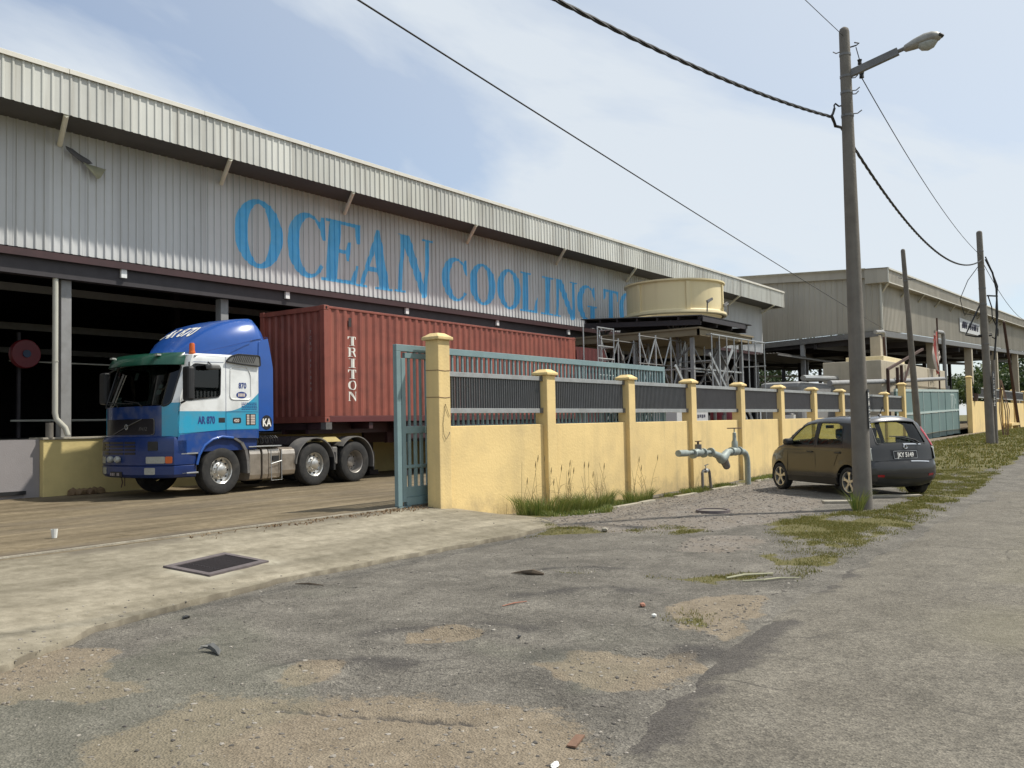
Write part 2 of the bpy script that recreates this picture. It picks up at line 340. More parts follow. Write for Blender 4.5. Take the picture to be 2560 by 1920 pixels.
def soft(x, y, poly, w):
    """1 inside the polygon, falling to 0 over w outside/inside its edge"""
    x = np.asarray(x, float); y = np.asarray(y, float); ins = np.zeros(x.shape, bool); dm = np.full(x.shape, 1e9); n = len(poly)
    for i in range(n):
        x0, y0 = poly[i]; x1, y1 = poly[(i + 1) % n]
        c = ((y0 > y) != (y1 > y)) & (x < (x1 - x0) * (y - y0) / (y1 - y0 + 1e-12) + x0); ins ^= c
        t = np.clip(((x - x0) * (x1 - x0) + (y - y0) * (y1 - y0)) / ((x1 - x0) ** 2 + (y1 - y0) ** 2), 0, 1)
        dm = np.minimum(dm, np.hypot(x - x0 - t * (x1 - x0), y - y0 - t * (y1 - y0)))
    return sstep(np.where(ins, dm, -dm), -w, w)
# ================================================================ GROUND
EDGE = [(-30, 1.2), (1, 1.9), (3.6, 2.15), (3.94, 2.3), (4.9, 2.5), (5.87, 2.62), (8, 2.88), (10.1, 2.9), (13.7, 2.9), (24, 3.33), (40, 4.0), (70, 5.2), (600, 26)]
def edge(x): return np.interp(x, [p[0] for p in EDGE], [p[1] for p in EDGE]) + .10 * (fbm(np.asarray(x) * 1.6, 0 * np.asarray(x), 3) - .5) * 2 + .05 * (fbm(np.asarray(x) * 7, 0 * np.asarray(x), 5) - .5) * 2
def rise(x): return np.interp(x, [-900, 22, 30, 37, 48, 60, 600], [0, 0, .16, .44, .58, .65, 1.6])
APR = [(-6, 4.6), (-1, 5.0), (2.72, 6.35), (3.75, 6.95), (4.85, 7.25), (5.95, 7.45), (7.7, 7.45), (10.1, 7.42), (11.35, 7.58)]   # outer edge of the apron
def apr_edge(x): return np.interp(x, [p[0] for p in APR], [p[1] for p in APR]) +   .09 * (fbm(np.asarray(x) * 3, 0 * np.asarray(x), 9) - .5) + .06 * (fbm(np.asarray(x) * 14, 0 * np.asarray(x), 10) - .5)
HOLES = [(5.05, 4.5, .36, .2, -.7, .035), (3.9, 4.5, .30, .17, -.6, .02), (8.08, 5.1, .25, .16, -1.0, .02), (5.2, 3.0, .4, .22, -.7, .02), (6.9, 4.4, .35, .2, -.8, .015)]
def T(x, y):
    x = np.asarray(x, float); y = np.asarray(y, float)
    z = rise(x) * np.interp(y, [-50, 3, 6, 9.4, 30], [1, 1, 1, .72, .8]) - .1 * sstep(y, 7.3, 9.2) * sstep(x, 12.2, 14) * (1 - sstep(x, 26, 40))
    z = z + .05 * sstep(x, 9, 14) * sstep(y, 2.9, 3.6) * (1 - sstep(y, 6.5, 8))
    z = z + .030 * (fbm(x * .8, y * .8, 11) - .5) + .012 * (fbm(x * 4, y * 4, 12) - .5)
    for cx, cy, a, b, rot, d in HOLES:
        u = (x - cx) * math.cos(rot) + (y - cy) * math.sin(rot); v = -(x - cx) * math.sin(rot) + (y - cy) * math.cos(rot)
        q = np.hypot(u / a, v / b) + .35 * (fbm(x * 6, y * 6, 17) - .5)
        z = z - d * (1 - sstep(q, .7, 1.12)) + d * .7 * np.exp(-((q - 1.45) / .35) ** 2)
    dx, dy = 3.75, 2.95
    q = sstep(np.abs(y - (4.25 - (x - 3.24) * 2.47)), .0, .12); z = z - .018 * (1 - q) * sstep(x, 3.2, 3.3) * (1 - sstep(x, 3.7, 3.8))
    return z - .03 * (1 - sstep(y, 2.2, 3.2)) * (1 - sstep(x, 14, 22))
# masks: sand / grass soil / dark tar / gravel
P_SAND = [[(4.68, 4.62), (5.1, 4.8), (5.33, 4.66), (5.38, 4.37), (5.14, 4.22), (4.78, 4.32)], [(3.56, 4.57), (3.81, 4.71), (4.05, 4.67), (4.15, 4.47), (3.89, 4.26), (3.66, 4.37)],
          [(1.5, 4.0), (2.5, 4.5), (3.2, 4.75), (3.6, 4.2), (3.95, 3.5), (4.1, 2.9), (3.9, 2.35), (3.2, 1.9), (1.5, 1.6)], [(4.9, 3.4), (5.33, 3.24), (5.7, 2.7), (5.3, 2.52), (4.7, 2.6), (4.7, 3.05)],
          [(6.9, 3.5), (7.61, 3.33), (7.8, 2.93), (6.6, 2.73), (6.0, 2.7), (6.2, 3.1)], [(2.2, 5.7), (3.16, 6.9), (3.5, 6.3), (3.0, 5.1)], [(30.5, 6.0), (32.4, 4.9), (39.5, 4.7), (41, 5.4), (36, 6.9), (31, 6.9)], [(44, 8.6), (44, 9.6), (62, 9.6), (62, 8.2)]]
P_GRASS = [[(8.0, 4.2), (8.52, 3.85), (8.9, 3.3), (8.06, 3.62)], [(6.55, 3.24), (6.85, 3.2), (6.78, 2.94), (6.42, 3.02)],
           [(8.75, 3.0), (9.0, 3.3), (9.77, 3.75), (10.7, 3.7), (11.3, 4.2), (12.6, 4.7), (13.9, 4.7), (14.8, 4.4), (15.2, 3.95), (17.2, 3.7), (20, 4.6), (24, 6.2), (29, 7.6), (44, 8.4), (90, 9), (90, 5.5), (40, 4.05), (24, 3.4), (13.7, 2.97), (10.5, 2.98)],
           [(11.33, 6.25), (11.97, 6.1), (11.8, 5.45), (10.9, 5.4)], [(10.0, 7.2), (11.2, 7.6), (11.5, 7.2), (10.9, 6.5), (10.6, 6.9)], [(12.4, 8.6), (12.6, 9.4), (25, 9.4), (25, 8.95), (15.3, 9.0), (14.0, 8.3)], [(7.9, 5.25), (8.2, 5.1), (8.15, 4.95), (7.95, 5.05)]]
P_DARK = [[(6.95, 2.75), (7.0, 2.40), (6.5, 2.32), (5.8, 2.22), (5.0, 2.12), (4.0, 2.0), (3.6, 2.1), (3.94, 2.40), (5.87, 2.75)], [(8, 2.95), (8.2, 2.5), (9.5, 2.6), (10.3, 2.7), (10, 2.95)]]
P_GRAVEL = [[(11.6, 8.2), (13.6, 8.7), (20, 8.8), (23.5, 9.0), (22, 7.6), (18, 6.4), (16.5, 5.0), (14.5, 4.8), (12.6, 4.9), (11.6, 5.3), (11, 6.4), (11.3, 7.4)], [(9.9, 4.9), (11.3, 5.2), (11.5, 4.6), (11.0, 4.2), (10.1, 4.2)]]
def noisy(p, x, y, w, s): nx = .22 * (fbm(x * 2.5, y * 2.5, s) - .5) * 2 + .1 * (fbm(x * 9, y * 9, s + 1) - .5); ny = .22 * (fbm(x * 2.5, y * 2.5, s + 2) - .5) * 2; return soft(x + nx, y + ny, p, w)
def masks(x, y):
    sa = np.zeros(np.shape(x)); g = sa.copy(); gr = sa.copy()
    for i, p in enumerate(P_SAND): sa = np.maximum(sa, noisy(p, x, y, .13 if i != 2 else .45, 21 + i))
    for i, p in enumerate(P_GRASS): g = np.maximum(g, noisy(p, x, y, .14, 41 + i))
    g = g * np.maximum(.30 + .75 * sstep(fbm(x * 1.3, y * 2.2, 57), .36, .56), sstep(x, 24, 30))
    for i, p in enumerate(P_GRAVEL): gr = np.maximum(gr, noisy(p, x, y, .25, 61 + i))
    da = np.zeros(np.shape(x))
    for cx, cy, a, b, rot, d in HOLES:
        u = (x - cx) * math.cos(rot) + (y - cy) * math.sin(rot); v = -(x - cx) * math.sin(rot) + (y - cy) * math.cos(rot)
        q = np.hypot(u / a, v / b) + .5 * (fbm(x * 5, y * 5, 71) - .5); far = .5 + .5 * np.tanh(2.2 * ((x - cx) * .8 + (y - cy) * .6) / a); da = np.maximum(da, (.25 + .55 * far) * np.exp(-((q - 1.35 - .35 * far) / (.3 + .45 * far)) ** 2) * (.45 + .75 * sstep(fbm(x * 3, y * 3, 73), .35, .6)))
    da = np.maximum(da, .9 * (1 - sstep(np.abs(y - (4.25 - (x - 3.24) * 2.47)) + .1 * (fbm(x * 8, y * 8, 5) - .5), .02, .13)) * sstep(x, 3.2, 3.3) * (1 - sstep(x, 3.7, 3.8)))
    return sa, g, da, gr
def groundmat(name, kind):
    m = D.materials.new(name); m.use_nodes = True; nt = m.node_tree; N = nt.nodes.new; L = nt.links.new
    b = nt.nodes['Principled BSDF']; b.inputs['Roughness'].default_value = .92; b.inputs['Specular IOR Level'].default_value = .25
    tc = N('ShaderNodeTexCoord')
    def noise(s, det=6, r=.65, d=0):
        n = N('ShaderNodeTexNoise'); n.inputs['Scale'].default_value = s; n.inputs['Detail'].default_value = det; n.inputs['Roughness'].default_value = r; n.inputs['Distortion'].default_value = d; L(tc.outputs['Object'], n.inputs['Vector']); return n.outputs['Fac']
    def ramp(f, a, ca, bb, cb):
        r = N('ShaderNodeValToRGB'); L(f, r.inputs[0]); r.color_ramp.elements[0].position = a; r.color_ramp.elements[0].color = (*ca, 1); r.color_ramp.elements[1].position = bb; r.color_ramp.elements[1].color = (*cb, 1); return r.outputs[0]
    def mix(f, a, c, mode='MIX'):
        x = N('ShaderNodeMix'); x.data_type = 'RGBA'; x.blend_type = mode
        if isinstance(f, (int, float)): x.inputs[0].default_value = f
        else: L(f, x.inputs[0])
        for i, q in ((6, a), (7, c)):
            if isinstance(q, tuple): x.inputs[i].default_value = (*q, 1)
            else: L(q, x.inputs[i])
        return x.outputs[2]
    def mth(op, a, c):
        x = N('ShaderNodeMath'); x.operation = op; x.use_clamp = op != 'ADD'
        for i, q in ((0, a), (1, c)):
            if isinstance(q, (int, float)): x.inputs[i].default_value = q
            else: L(q, x.inputs[i])
        return x.outputs[0]
    def vor(s):
        v = N('ShaderNodeTexVoronoi'); v.inputs['Scale'].default_value = s; L(tc.outputs['Object'], v.inputs['Vector']); return v
    fine = noise(90, 3, .7); mid = noise(7, 6); big = noise(.9, 5); v1 = vor(70); v2 = vor(48)
    if kind in ('ground', 'road'):
        if kind == 'road': base = ramp(big, .3, (.150, .137, .116), .7, (.180, .166, .142))
        else: base = ramp(big, .3, (.140, .131, .117), .7, (.182, .170, .151))
        base = mix(.55, base, ramp(noise(3.2, 9, .72), .32, (.55, .54, .53), .68, (1.32, 1.31, 1.3)), 'MULTIPLY')
        base = mix(.45, base, ramp(noise(22, 5, .7), .35, (.6, .6, .6), .65, (1.3, 1.3, 1.28)), 'MULTIPLY')
        chips = ramp(v1.outputs['Color'], .0, (.3, .3, .31), 1., (1.65, 1.63, 1.57)); base = mix(.62, base, chips, 'MULTIPLY')
        base = mix(.5, base, ramp(fine, .3, (.45, .45, .45), .7, (1.4, 1.4, 1.38)), 'MULTIPLY')
    if kind in ('ground', 'road'):
        base = mix(.6 if kind == 'ground' else .25, base, ramp(noise(1.25, 7, .62, .6), .34, (.58, .57, .56), .62, (1.22, 1.21, 1.19)), 'MULTIPLY')
        wv = N('ShaderNodeTexNoise'); wv.inputs['Scale'].default_value = 2.2; wv.inputs['Detail'].default_value = 5; L(tc.outputs['Object'], wv.inputs['Vector'])
        dv = N('ShaderNodeMix'); dv.data_type = 'VECTOR'; dv.inputs[0].default_value = .28; L(tc.outputs['Object'], dv.inputs[4]); L(wv.outputs['Color'], dv.inputs[5])
        cv = N('ShaderNodeTexVoronoi'); cv.feature = 'DISTANCE_TO_EDGE'; cv.inputs['Scale'].default_value = 1.5 if kind == 'ground' else .8; L(dv.outputs[1], cv.inputs['Vector'])
        crk = ramp(cv.outputs['Distance'], .0, (1, 1, 1), .012, (0, 0, 0)); cz = ramp(noise(.8, 3), .50, (0, 0, 0), .60, (.75, .75, .75)); base = mix(mth('MULTIPLY', crk, cz), base, (.055, .05, .045))
    if kind == 'ground':
        at = N('ShaderNodeAttribute'); at.attribute_name = 'mask'; sp = N('ShaderNodeSeparateColor'); L(at.outputs['Color'], sp.inputs[0])
        at2 = N('ShaderNodeAttribute'); at2.attribute_name = 'mask2'; sp2 = N('ShaderNodeSeparateColor'); L(at2.outputs['Color'], sp2.inputs[0])
        nz = noise(16, 8, .75)
        def br(ch, k=1.1, lo=.40, hi=.66):
            q = N('ShaderNodeMapRange'); q.interpolation_type = 'SMOOTHSTEP'; x = N('ShaderNodeMath'); x.operation = 'MULTIPLY_ADD'; y = N('ShaderNodeMath'); y.operation = 'SUBTRACT'; L(nz, y.inputs[0]); y.inputs[1].default_value = .5
            L(y.outputs[0], x.inputs[0]); x.inputs[1].default_value = k; L(ch, x.inputs[2]); L(x.outputs[0], q.inputs[0]); q.inputs[1].default_value = lo; q.inputs[2].default_value = hi; return q.outputs[0]
        gravel = mix(.6, (.195, .175, .152), ramp(v2.outputs['Color'], .0, (.42, .41, .40), 1., (1.5, 1.46, 1.4)), 'MULTIPLY')
        gravel = mix(.35, gravel, ramp(noise(2.2), .35, (.15, .115, .08), .65, (.24, .22, .20)))
        base = mix(br(sp2.outputs[0], 1.3), base, gravel)
        sand = ramp(noise(5, 8, .75), .3, (.175, .140, .098), .7, (.285, .236, .172)); sand = mix(.55, sand, ramp(v1.outputs['Color'], 0., (.5, .5, .5), 1., (1.35, 1.33, 1.3)), 'MULTIPLY')
        base = mix(mth('MULTIPLY', br(sp.outputs[0], 1.2), .88), base, sand)
        base = mix(mth('MULTIPLY', br(sp.outputs[2], .9, .1, .95), .85), base, mix(.5, (.062, .057, .053), ramp(v1.outputs['Color'], 0., (.4, .4, .4), 1., (1.5, 1.5, 1.5)), 'MULTIPLY'))
        soil = ramp(noise(14, 6, .75), .3, (.085, .075, .028), .7, (.155, .14, .055)); base = mix(br(sp.outputs[1], 1.2), base, soil)
        base = mix(mth('MULTIPLY', sp2.outputs[1], .22), base, (.14, .15, .105))
    if kind == 'road':
        at = N('ShaderNodeAttribute'); at.attribute_name = 'mask'; sp = N('ShaderNodeSeparateColor'); L(at.outputs['Color'], sp.inputs[0])
        nz = noise(11, 8, .78); y_ = N('ShaderNodeMath'); y_.operation = 'MULTIPLY_ADD'; z_ = N('ShaderNodeMath'); z_.operation = 'SUBTRACT'; L(nz, z_.inputs[0]); z_.inputs[1].default_value = .5; L(z_.outputs[0], y_.inputs[0]); y_.inputs[1].default_value = 1.5; L(sp.outputs[2], y_.inputs[2])
        q_ = N('ShaderNodeMapRange'); L(y_.outputs[0], q_.inputs[0]); q_.inputs[1].default_value = .38; q_.inputs[2].default_value = .72
        base = mix(mth('MULTIPLY', q_.outputs[0], .82), base, mix(.6, (.072, .065, .060), ramp(v1.outputs['Color'], 0., (.4, .4, .4), 1., (1.6, 1.6, 1.6)), 'MULTIPLY'))
        base = mix(mth('MULTIPLY', sp.outputs[1], .5), base, (.17, .155, .10))
    if kind in ('apron', 'yard'):
        if kind == 'apron': base = ramp(big, .3, (.225, .203, .158), .7, (.315, .288, .232))
        else: base = ramp(noise(.5, 5), .3, (.155, .125, .085), .7, (.225, .185, .125))
        mp = N('ShaderNodeMapping'); L(tc.outputs['Object'], mp.inputs[0]); mp.inputs['Scale'].default_value = (.22, 1.6, 1); mp.inputs['Rotation'].default_value = (0, 0, -.06)
        st = N('ShaderNodeTexNoise'); st.inputs['Scale'].default_value = 1.6; st.inputs['Detail'].default_value = 6; st.inputs['Roughness'].default_value = .6; L(mp.outputs[0], st.inputs['Vector'])
        base = mix(.75, base, ramp(st.outputs['Fac'], .33, (.52, .50, .45), .66, (1.18, 1.16, 1.12)), 'MULTIPLY')
        base = mix(.7, base, ramp(mid, .32, (.62, .60, .55), .64, (1.14, 1.13, 1.12)), 'MULTIPLY')
        base = mix(.45, base, ramp(fine, .3, (.6, .6, .58), .7, (1.3, 1.3, 1.3)), 'MULTIPLY')
        base = mix(ramp(noise(3.1, 7, .7), .6, (0, 0, 0), .74, (.5, .5, .5)), base, (.175, .155, .115) if kind == 'apron' else (.16, .11, .07))
        at = N('ShaderNodeAttribute'); at.attribute_name = 'mask'; sp = N('ShaderNodeSeparateColor'); L(at.outputs['Color'], sp.inputs[0])
        base = mix(mth('MULTIPLY', sp.outputs[0], .75), base, (.095, .08, .062)); base = mix(mth('MULTIPLY', sp.outputs[1], .6), base, (.42, .39, .31))
    L(base, b.inputs['Base Color'])
    h = mth('ADD', mth('MULTIPLY', fine, .5), mth('MULTIPLY', v1.outputs['Distance'], .7)) if kind in ('ground', 'road') else mth('ADD', mth('MULTIPLY', fine, .4), mid)
    bp = N('ShaderNodeBump'); bp.inputs['Strength'].default_value = {'ground': .75, 'road': .55, 'apron': .35, 'yard': .3}[kind]; bp.inputs['Distance'].default_value = .02; L(h, bp.inputs['Height']); L(bp.outputs[0], b.inputs['Normal'])
    MATS[name] = m
for k in ('ground', 'road', 'apron', 'yard'): groundmat('m_' + k, k)
def sheet(name, X, Y, zf, m, attrs=None, parent=None, fn=None, kind='structure'):
    """grid mesh from numpy arrays X,Y (2d); attrs {name: (r,g,b arrays)}"""
    r, c = X.shape; Z = zf(X, Y); co = np.stack([X, Y, Z], -1).reshape(-1, 3)
    idx = np.arange(r * c).reshape(r, c); q = np.stack([idx[:-1, :-1], idx[:-1, 1:], idx[1:, 1:], idx[1:, :-1]], -1).reshape(-1, 4)
    me = D.meshes.new(name); me.from_pydata(co.tolist(), [], q.tolist()); me.materials.append(M(m))
    me.polygons.foreach_set('use_smooth', [True] * len(me.polygons))
    for an, (a, b, cc) in (attrs or {}).items():
        at = me.color_attributes.new(an, 'FLOAT_COLOR', 'POINT'); buf = np.ones((r * c, 4), np.float32); buf[:, 0] = a.ravel(); buf[:, 1] = b.ravel(); buf[:, 2] = cc.ravel(); at.data.foreach_set('color', buf.ravel())
    o = D.objects.new(name, me); COL.objects.link(o); o['kind'] = kind
    if parent: o.parent = parent
    return o
def steps(*seg):
    out = []
    for a, b, d in seg: out += list(np.arange(a, b, d))
    return np.array(out + [seg[-1][1]])
# terrain to the horizon
gx = steps((-900, -60, 60), (-60, 600, 12), (600, 2400, 100)); gy = steps((-900, -60, 60), (-60, 200, 10), (200, 2400, 100))
GX, GY = np.meshgrid(gx, gy, indexing='ij')
sheet('ground', GX, GY, lambda x, y: rise(x) * .6 - .22 + 0 * y, 'm_ground', {'mask': (0 * GX, 0 * GX + .9, 0 * GX), 'mask2': (0 * GX, 0 * GX, 0 * GX)})
# forecourt and verge: broken asphalt, sand, gravel and grass soil
fx = steps((-8, 1.5, .5), (1.5, 9, .045), (9, 16, .07), (16, 26, .14), (26, 46, .35), (46, 100, 1.2)); fy = steps((1.0, 2.0, .1), (2.0, 5.5, .045), (5.5, 9.55, .07))
FX, FY = np.meshgrid(fx, fy, indexing='ij'); FY = FY + np.interp(FX, [-8, 30, 100], [0, 0, 3]) * (1 - sstep(FY, 3, 9))
sa, g, da, gr = masks(FX, FY); green = sstep(fbm(FX * .6, FY * .6, 91), .5, .62) * (1 - sstep(FX, 4, 7))
sheet('forecourt', FX, FY, T, 'm_ground', {'mask': (sa, g, da), 'mask2': (gr, green, 0 * sa)})
# road: its broken left edge stands a little proud of the forecourt
rx = steps((-30, 2, 1), (2, 12, .05), (12, 26, .15), (26, 100, 1), (100, 600, 20)); offs = np.array([-.001, 0, .03, .08, .16, .3, .5, .8, 1.2, 1.8, 2.6, 3.6, 5, 7, 9.5])
RX = np.repeat(rx[:, None], len(offs), 1); RY = edge(rx)[:, None] - offs[None, :]; 
def roadz(x, y):
    d = edge(x) - y; return rise(x) + np.where(d < 0, -.06, -.035 + .035 * sstep(d, 0, .3)) + .006 * (fbm(x * 3, y * 3, 31) - .5)
rd = np.zeros(RX.shape)
for p in P_DARK: rd = np.maximum(rd, noisy(p, RX, RY, .12, 81))
rd = rd * .78; rd = np.maximum(rd, .55 * (1 - sstep(offs, .04, .28))[None, :] * sstep(fbm(RX * 2, RY * 2, 83), .35, .6))
rg = .8 * sstep(fbm(RX * .4, RY * .4, 85), .5, .65) * sstep(offs, 1., 2.)[None, :]
sheet('road', RX, RY, roadz, 'm_road', {'mask': (0 * rd, rg, rd)})
# concrete apron in front of the gate
def aprz(x, y):
    y0 = apr_edge(x); t = np.clip((y - y0) / (9.75 - y0), 0, 1); base = .045 + .245 * t ** .85
    fall = sstep(x, 10.6, 12.9); return base * (1 - fall) - .02 * fall + .006 * (fbm(x * 2, y * 2, 33) - .5)
ax = steps((-6, 0, .5), (0, 11.3, .045), (11.3, 12.9, .08)); av = np.concatenate([[0, .003, .009, .018], np.linspace(.03, 1, 30)])
AX = np.repeat(ax[:, None], len(av), 1); e0 = np.where(ax < 11.35, apr_edge(np.minimum(ax, 11.35)), 7.58 + (ax - 11.35) * 1.25); AY = e0[:, None] + (9.80 - e0)[:, None] * av[None, :]
dk = .85 * (1 - sstep(np.abs(AY - apr_edge(AX)) + .05 * (fbm(AX * 9, AY * 9, 35) - .5), .0, .022)); 
gd = np.maximum(np.abs((AX - 5.76) * .976 + (AY - 8.27) * .216), np.abs(-(AX - 5.76) * .216 + (AY - 8.27) * .976) + .14); pale = (1 - sstep(gd, .47, .66)) * sstep(fbm(AX * 4, AY * 4, 37), .3, .5)
sheet('apron', AX, AY, lambda x, y: np.where(av[None, :] == 0, -.06, aprz(x, y)), 'm_apron', {'mask': (np.maximum(dk, .85 * sstep(AY, 9.45, 9.7) * sstep(fbm(AX * 3, AY * 5, 39), .35, .6)), pale, 0 * dk)})
# yard behind the gate
yx = steps((-20, 0, 1), (0, 24, .2), (24, 58, .5), (58, 140, 4)); yy = np.concatenate([[9.80, 9.86, 9.9, 9.96, 10.02, 10.1, 10.25, 10.4, 10.42, 10.5, 10.54], steps((10.7, 19.5, .3), (19.5, 60, 3))])
YX, YY = np.meshgrid(yx, yy, indexing='ij')
def yardz(x, y):
    z = .29 - .09 * sstep(y, 10.5, 15) + .62 * sstep(x, 30, 56) * .75; z = z + .012 * (fbm(x * .7, y * .7, 41) - .5)
    return z - .035 * sstep(y, 10.41, 10.5) * (1 - sstep(y, 10.5, 10.6)) - .012 * (y > 9.95) * (y < 10.42)
oil = .45 * (YY > 9.93) * (YY < 10.45) + .8 * np.exp(-((YY - 10.17) / .16) ** 2) * sstep(fbm(YX * 1.2, YY * 5, 43), .35, .6) + .5 * sstep(fbm(YX * .3, YY * 1.4, 45), .56, .7)
sheet('yard', YX, YY, yardz, 'm_yard', {'mask': (np.clip(oil, 0, 1), 0 * YX, 0 * YX)})
def zg(x, y):
    """height of the surface one stands on"""
    x = float(x); y = float(y)
    if y > 9.8: return float(yardz(np.array(x), np.array(y)))
    if x < 12.8 and y > (apr_edge(x) if x < 11.35 else 7.58 + (x - 11.35) * 1.25): return float(aprz(np.array(x), np.array(y)))
    if y < edge(x): return float(roadz(np.array(x), np.array(y)))
    return float(T(np.array(x), np.array(y)))
rail = MB(); rail.bar((-18, 9.9, .302), (10.2, 9.9, .302), .035, .02); rail.bar((10.2, 9.9, .302), (20.5, 9.9, .302), .035, .02)
tag(rail.build('gate_rail', 'kerb'), 'thin pale guide rail set in the ground along the gateway', 'rail')
# loose stones
def scatter(name, n, fpos, size, m, nv=1, seed=1):
    r = np.random.default_rng(seed); base = MB().blob((0, 0, 0), 1, seed=seed, n=nv); bv = np.array(base.v); bf = np.array(base.f)
    P = fpos(r, n); k = len(P); s = size[0] * (size[1] / size[0]) ** (r.random(k) ** 2.2); a = r.random(k) * 2 * PI
    sc = np.stack([r.uniform(.8, 1.4, k), r.uniform(.7, 1.2, k), r.uniform(.45, .8, k)], -1)
    V = bv[None] * sc[:, None] * s[:, None, None]; ca, sn = np.cos(a)[:, None], np.sin(a)[:, None]
    V = np.stack([V[..., 0] * ca - V[..., 1] * sn, V[..., 0] * sn + V[..., 1] * ca, V[..., 2]], -1) + P[:, None]
    F = (bf[None] + (np.arange(k) * len(bv))[:, None, None]).reshape(-1, 3)
    me = D.meshes.new(name); me.from_pydata(V.reshape(-1, 3).tolist(), [], F.tolist()); me.materials.append(M(m)); o = D.objects.new(name, me); COL.objects.link(o); o['kind'] = 'stuff'; return o
def stonemat():
    m = D.materials.new('stone'); m.use_nodes = True; nt = m.node_tree; b = nt.nodes['Principled BSDF']; b.inputs['Roughness'].default_value = .9
    g = nt.nodes.new('ShaderNodeNewGeometry'); r = nt.nodes.new('ShaderNodeValToRGB'); nt.links.new(g.outputs['Random Per Island'], r.inputs[0])
    e = r.color_ramp.elements; e[0].color = (.07, .063, .057, 1); e[1].color = (.33, .30, .26, 1); x = e.new(.6); x.color = (.17, .152, .13, 1); nt.links.new(r.outputs[0], b.inputs['Base Color']); MATS['stone'] = m
stonemat()
def pos_by(weight, box):
    def f(r, n):
        x = r.uniform(box[0], box[1], n * 8); y = r.uniform(box[2], box[3], n * 8); w = weight(x, y); k = r.random(len(x)) < w; x, y = x[k][:n], y[k][:n]
        z = np.where(y < edge(x), roadz(x, y), T(x, y)); ap = (x < 12.8) & (y > np.where(x < 11.35, apr_edge(np.minimum(x, 11.35)), 7.58 + (x - 11.35) * 1.25)); z = np.where(ap, aprz(x, y), z); return np.stack([x, y, z], -1)
    return f
def w_near(x, y):
    sa, g, da, gr = masks(x, y); d = np.abs(edge(x) - y); return np.clip(.10 + .45 * sa + .8 * np.exp(-(d / .22) ** 2) + .25 * da, 0, 1) * (y > edge(x) - .1) * np.clip(1.6 - x / 9, .15, 1) * (y < 7.6)
tag(scatter('gravel', 7000, pos_by(w_near, (1.6, 12, 1.9, 7.6)), (.0025, .017), 'stone', 1, 3), 'loose grit and pebbles strewn over the broken asphalt forecourt', 'gravel')
tag(scatter('gravel', 6500, pos_by(lambda x, y: masks(x, y)[3] * .8 + .02, (9.5, 24, 3.4, 9.2)), (.007, .026), 'stone', 1, 5), 'crushed grey stone covering the parking strip by the wall', 'gravel')
# grass: blades as two-face strips
def blades(name, P, h, w, m, seed, lean=.5, kind='stuff'):
    r = np.random.default_rng(seed); k = len(P); a = r.random(k) * 2 * PI; H = h * r.uniform(.45, 1.25, k); ln = r.uniform(.1, lean, k) * H; d = np.stack([np.cos(a), np.sin(a)], -1); b = r.random(k) * 2 * PI
    s = np.stack([np.cos(b), np.sin(b)], -1) * (w * r.uniform(.6, 1.3, k))[:, None]; V = np.zeros((k, 5, 3)); V[:, 0, :2] = P[:, :2] - s; V[:, 1, :2] = P[:, :2] + s; V[:, 0, 2] = V[:, 1, 2] = P[:, 2] - .005
    mid = P[:, :2] + d * (ln * .35)[:, None]; V[:, 2, :2] = mid + s * .8; V[:, 3, :2] = mid - s * .8; V[:, 2, 2] = V[:, 3, 2] = P[:, 2] + H * .6; V[:, 4, :2] = P[:, :2] + d * ln[:, None]; V[:, 4, 2] = P[:, 2] + H
    o = np.arange(k)[:, None] * 5; F4 = (o + np.array([[0, 1, 2, 3]])).tolist(); F3 = (o + np.array([[3, 2, 4]])).tolist()
    me = D.meshes.new(name); me.from_pydata(V.reshape(-1, 3).tolist(), [], F4 + F3); me.materials.append(M(m)); ob = D.objects.new(name, me); COL.objects.link(ob)
    if kind: ob['kind'] = kind
    return ob
def gpos(n, box, seed, fac=1., only=None): 
    r = np.random.default_rng(seed); return pos_by(lambda x, y: np.clip(masks(x, y)[1] * (.10 + 1.1 * sstep(fbm(x * 2.2, y * 2.2, 7), .38, .62)) * fac, 0, 1) * (y > edge(x) + .02), box)(r, n)
tag(blades('grass', gpos(30000, (6, 14.5, 2.9, 7.8), 3), .024, .0030, 'grass_leaf', 4, 1.1), 'short yellow green grass at the ragged road edge', 'grass')
tag(blades('grass', gpos(34000, (14, 26, 2.9, 6.6), 5),   .034, .005, 'grass_leaf', 6, 1.1), 'green verge grass around the near pole and behind the car', 'grass')
tag(blades('grass', gpos(26000, (26, 95, 3.6, 8.9), 7), .07, .016, 'grass_leaf', 8, .9), 'far verge grass along the road toward the second gate', 'grass')
tag(blades('grass', pos_by(lambda x, y: np.clip(masks(x, y)[1], 0, 1) * (y > 8.2) * sstep(fbm(x * 1.5, y, 8), .4, .6), (12.6, 25, 8.2, 9.35))(np.random.default_rng(9), 5000), .09, .006, 'grass_green', 9, .9), 'rough grass growing along the foot of the yellow wall', 'grass')
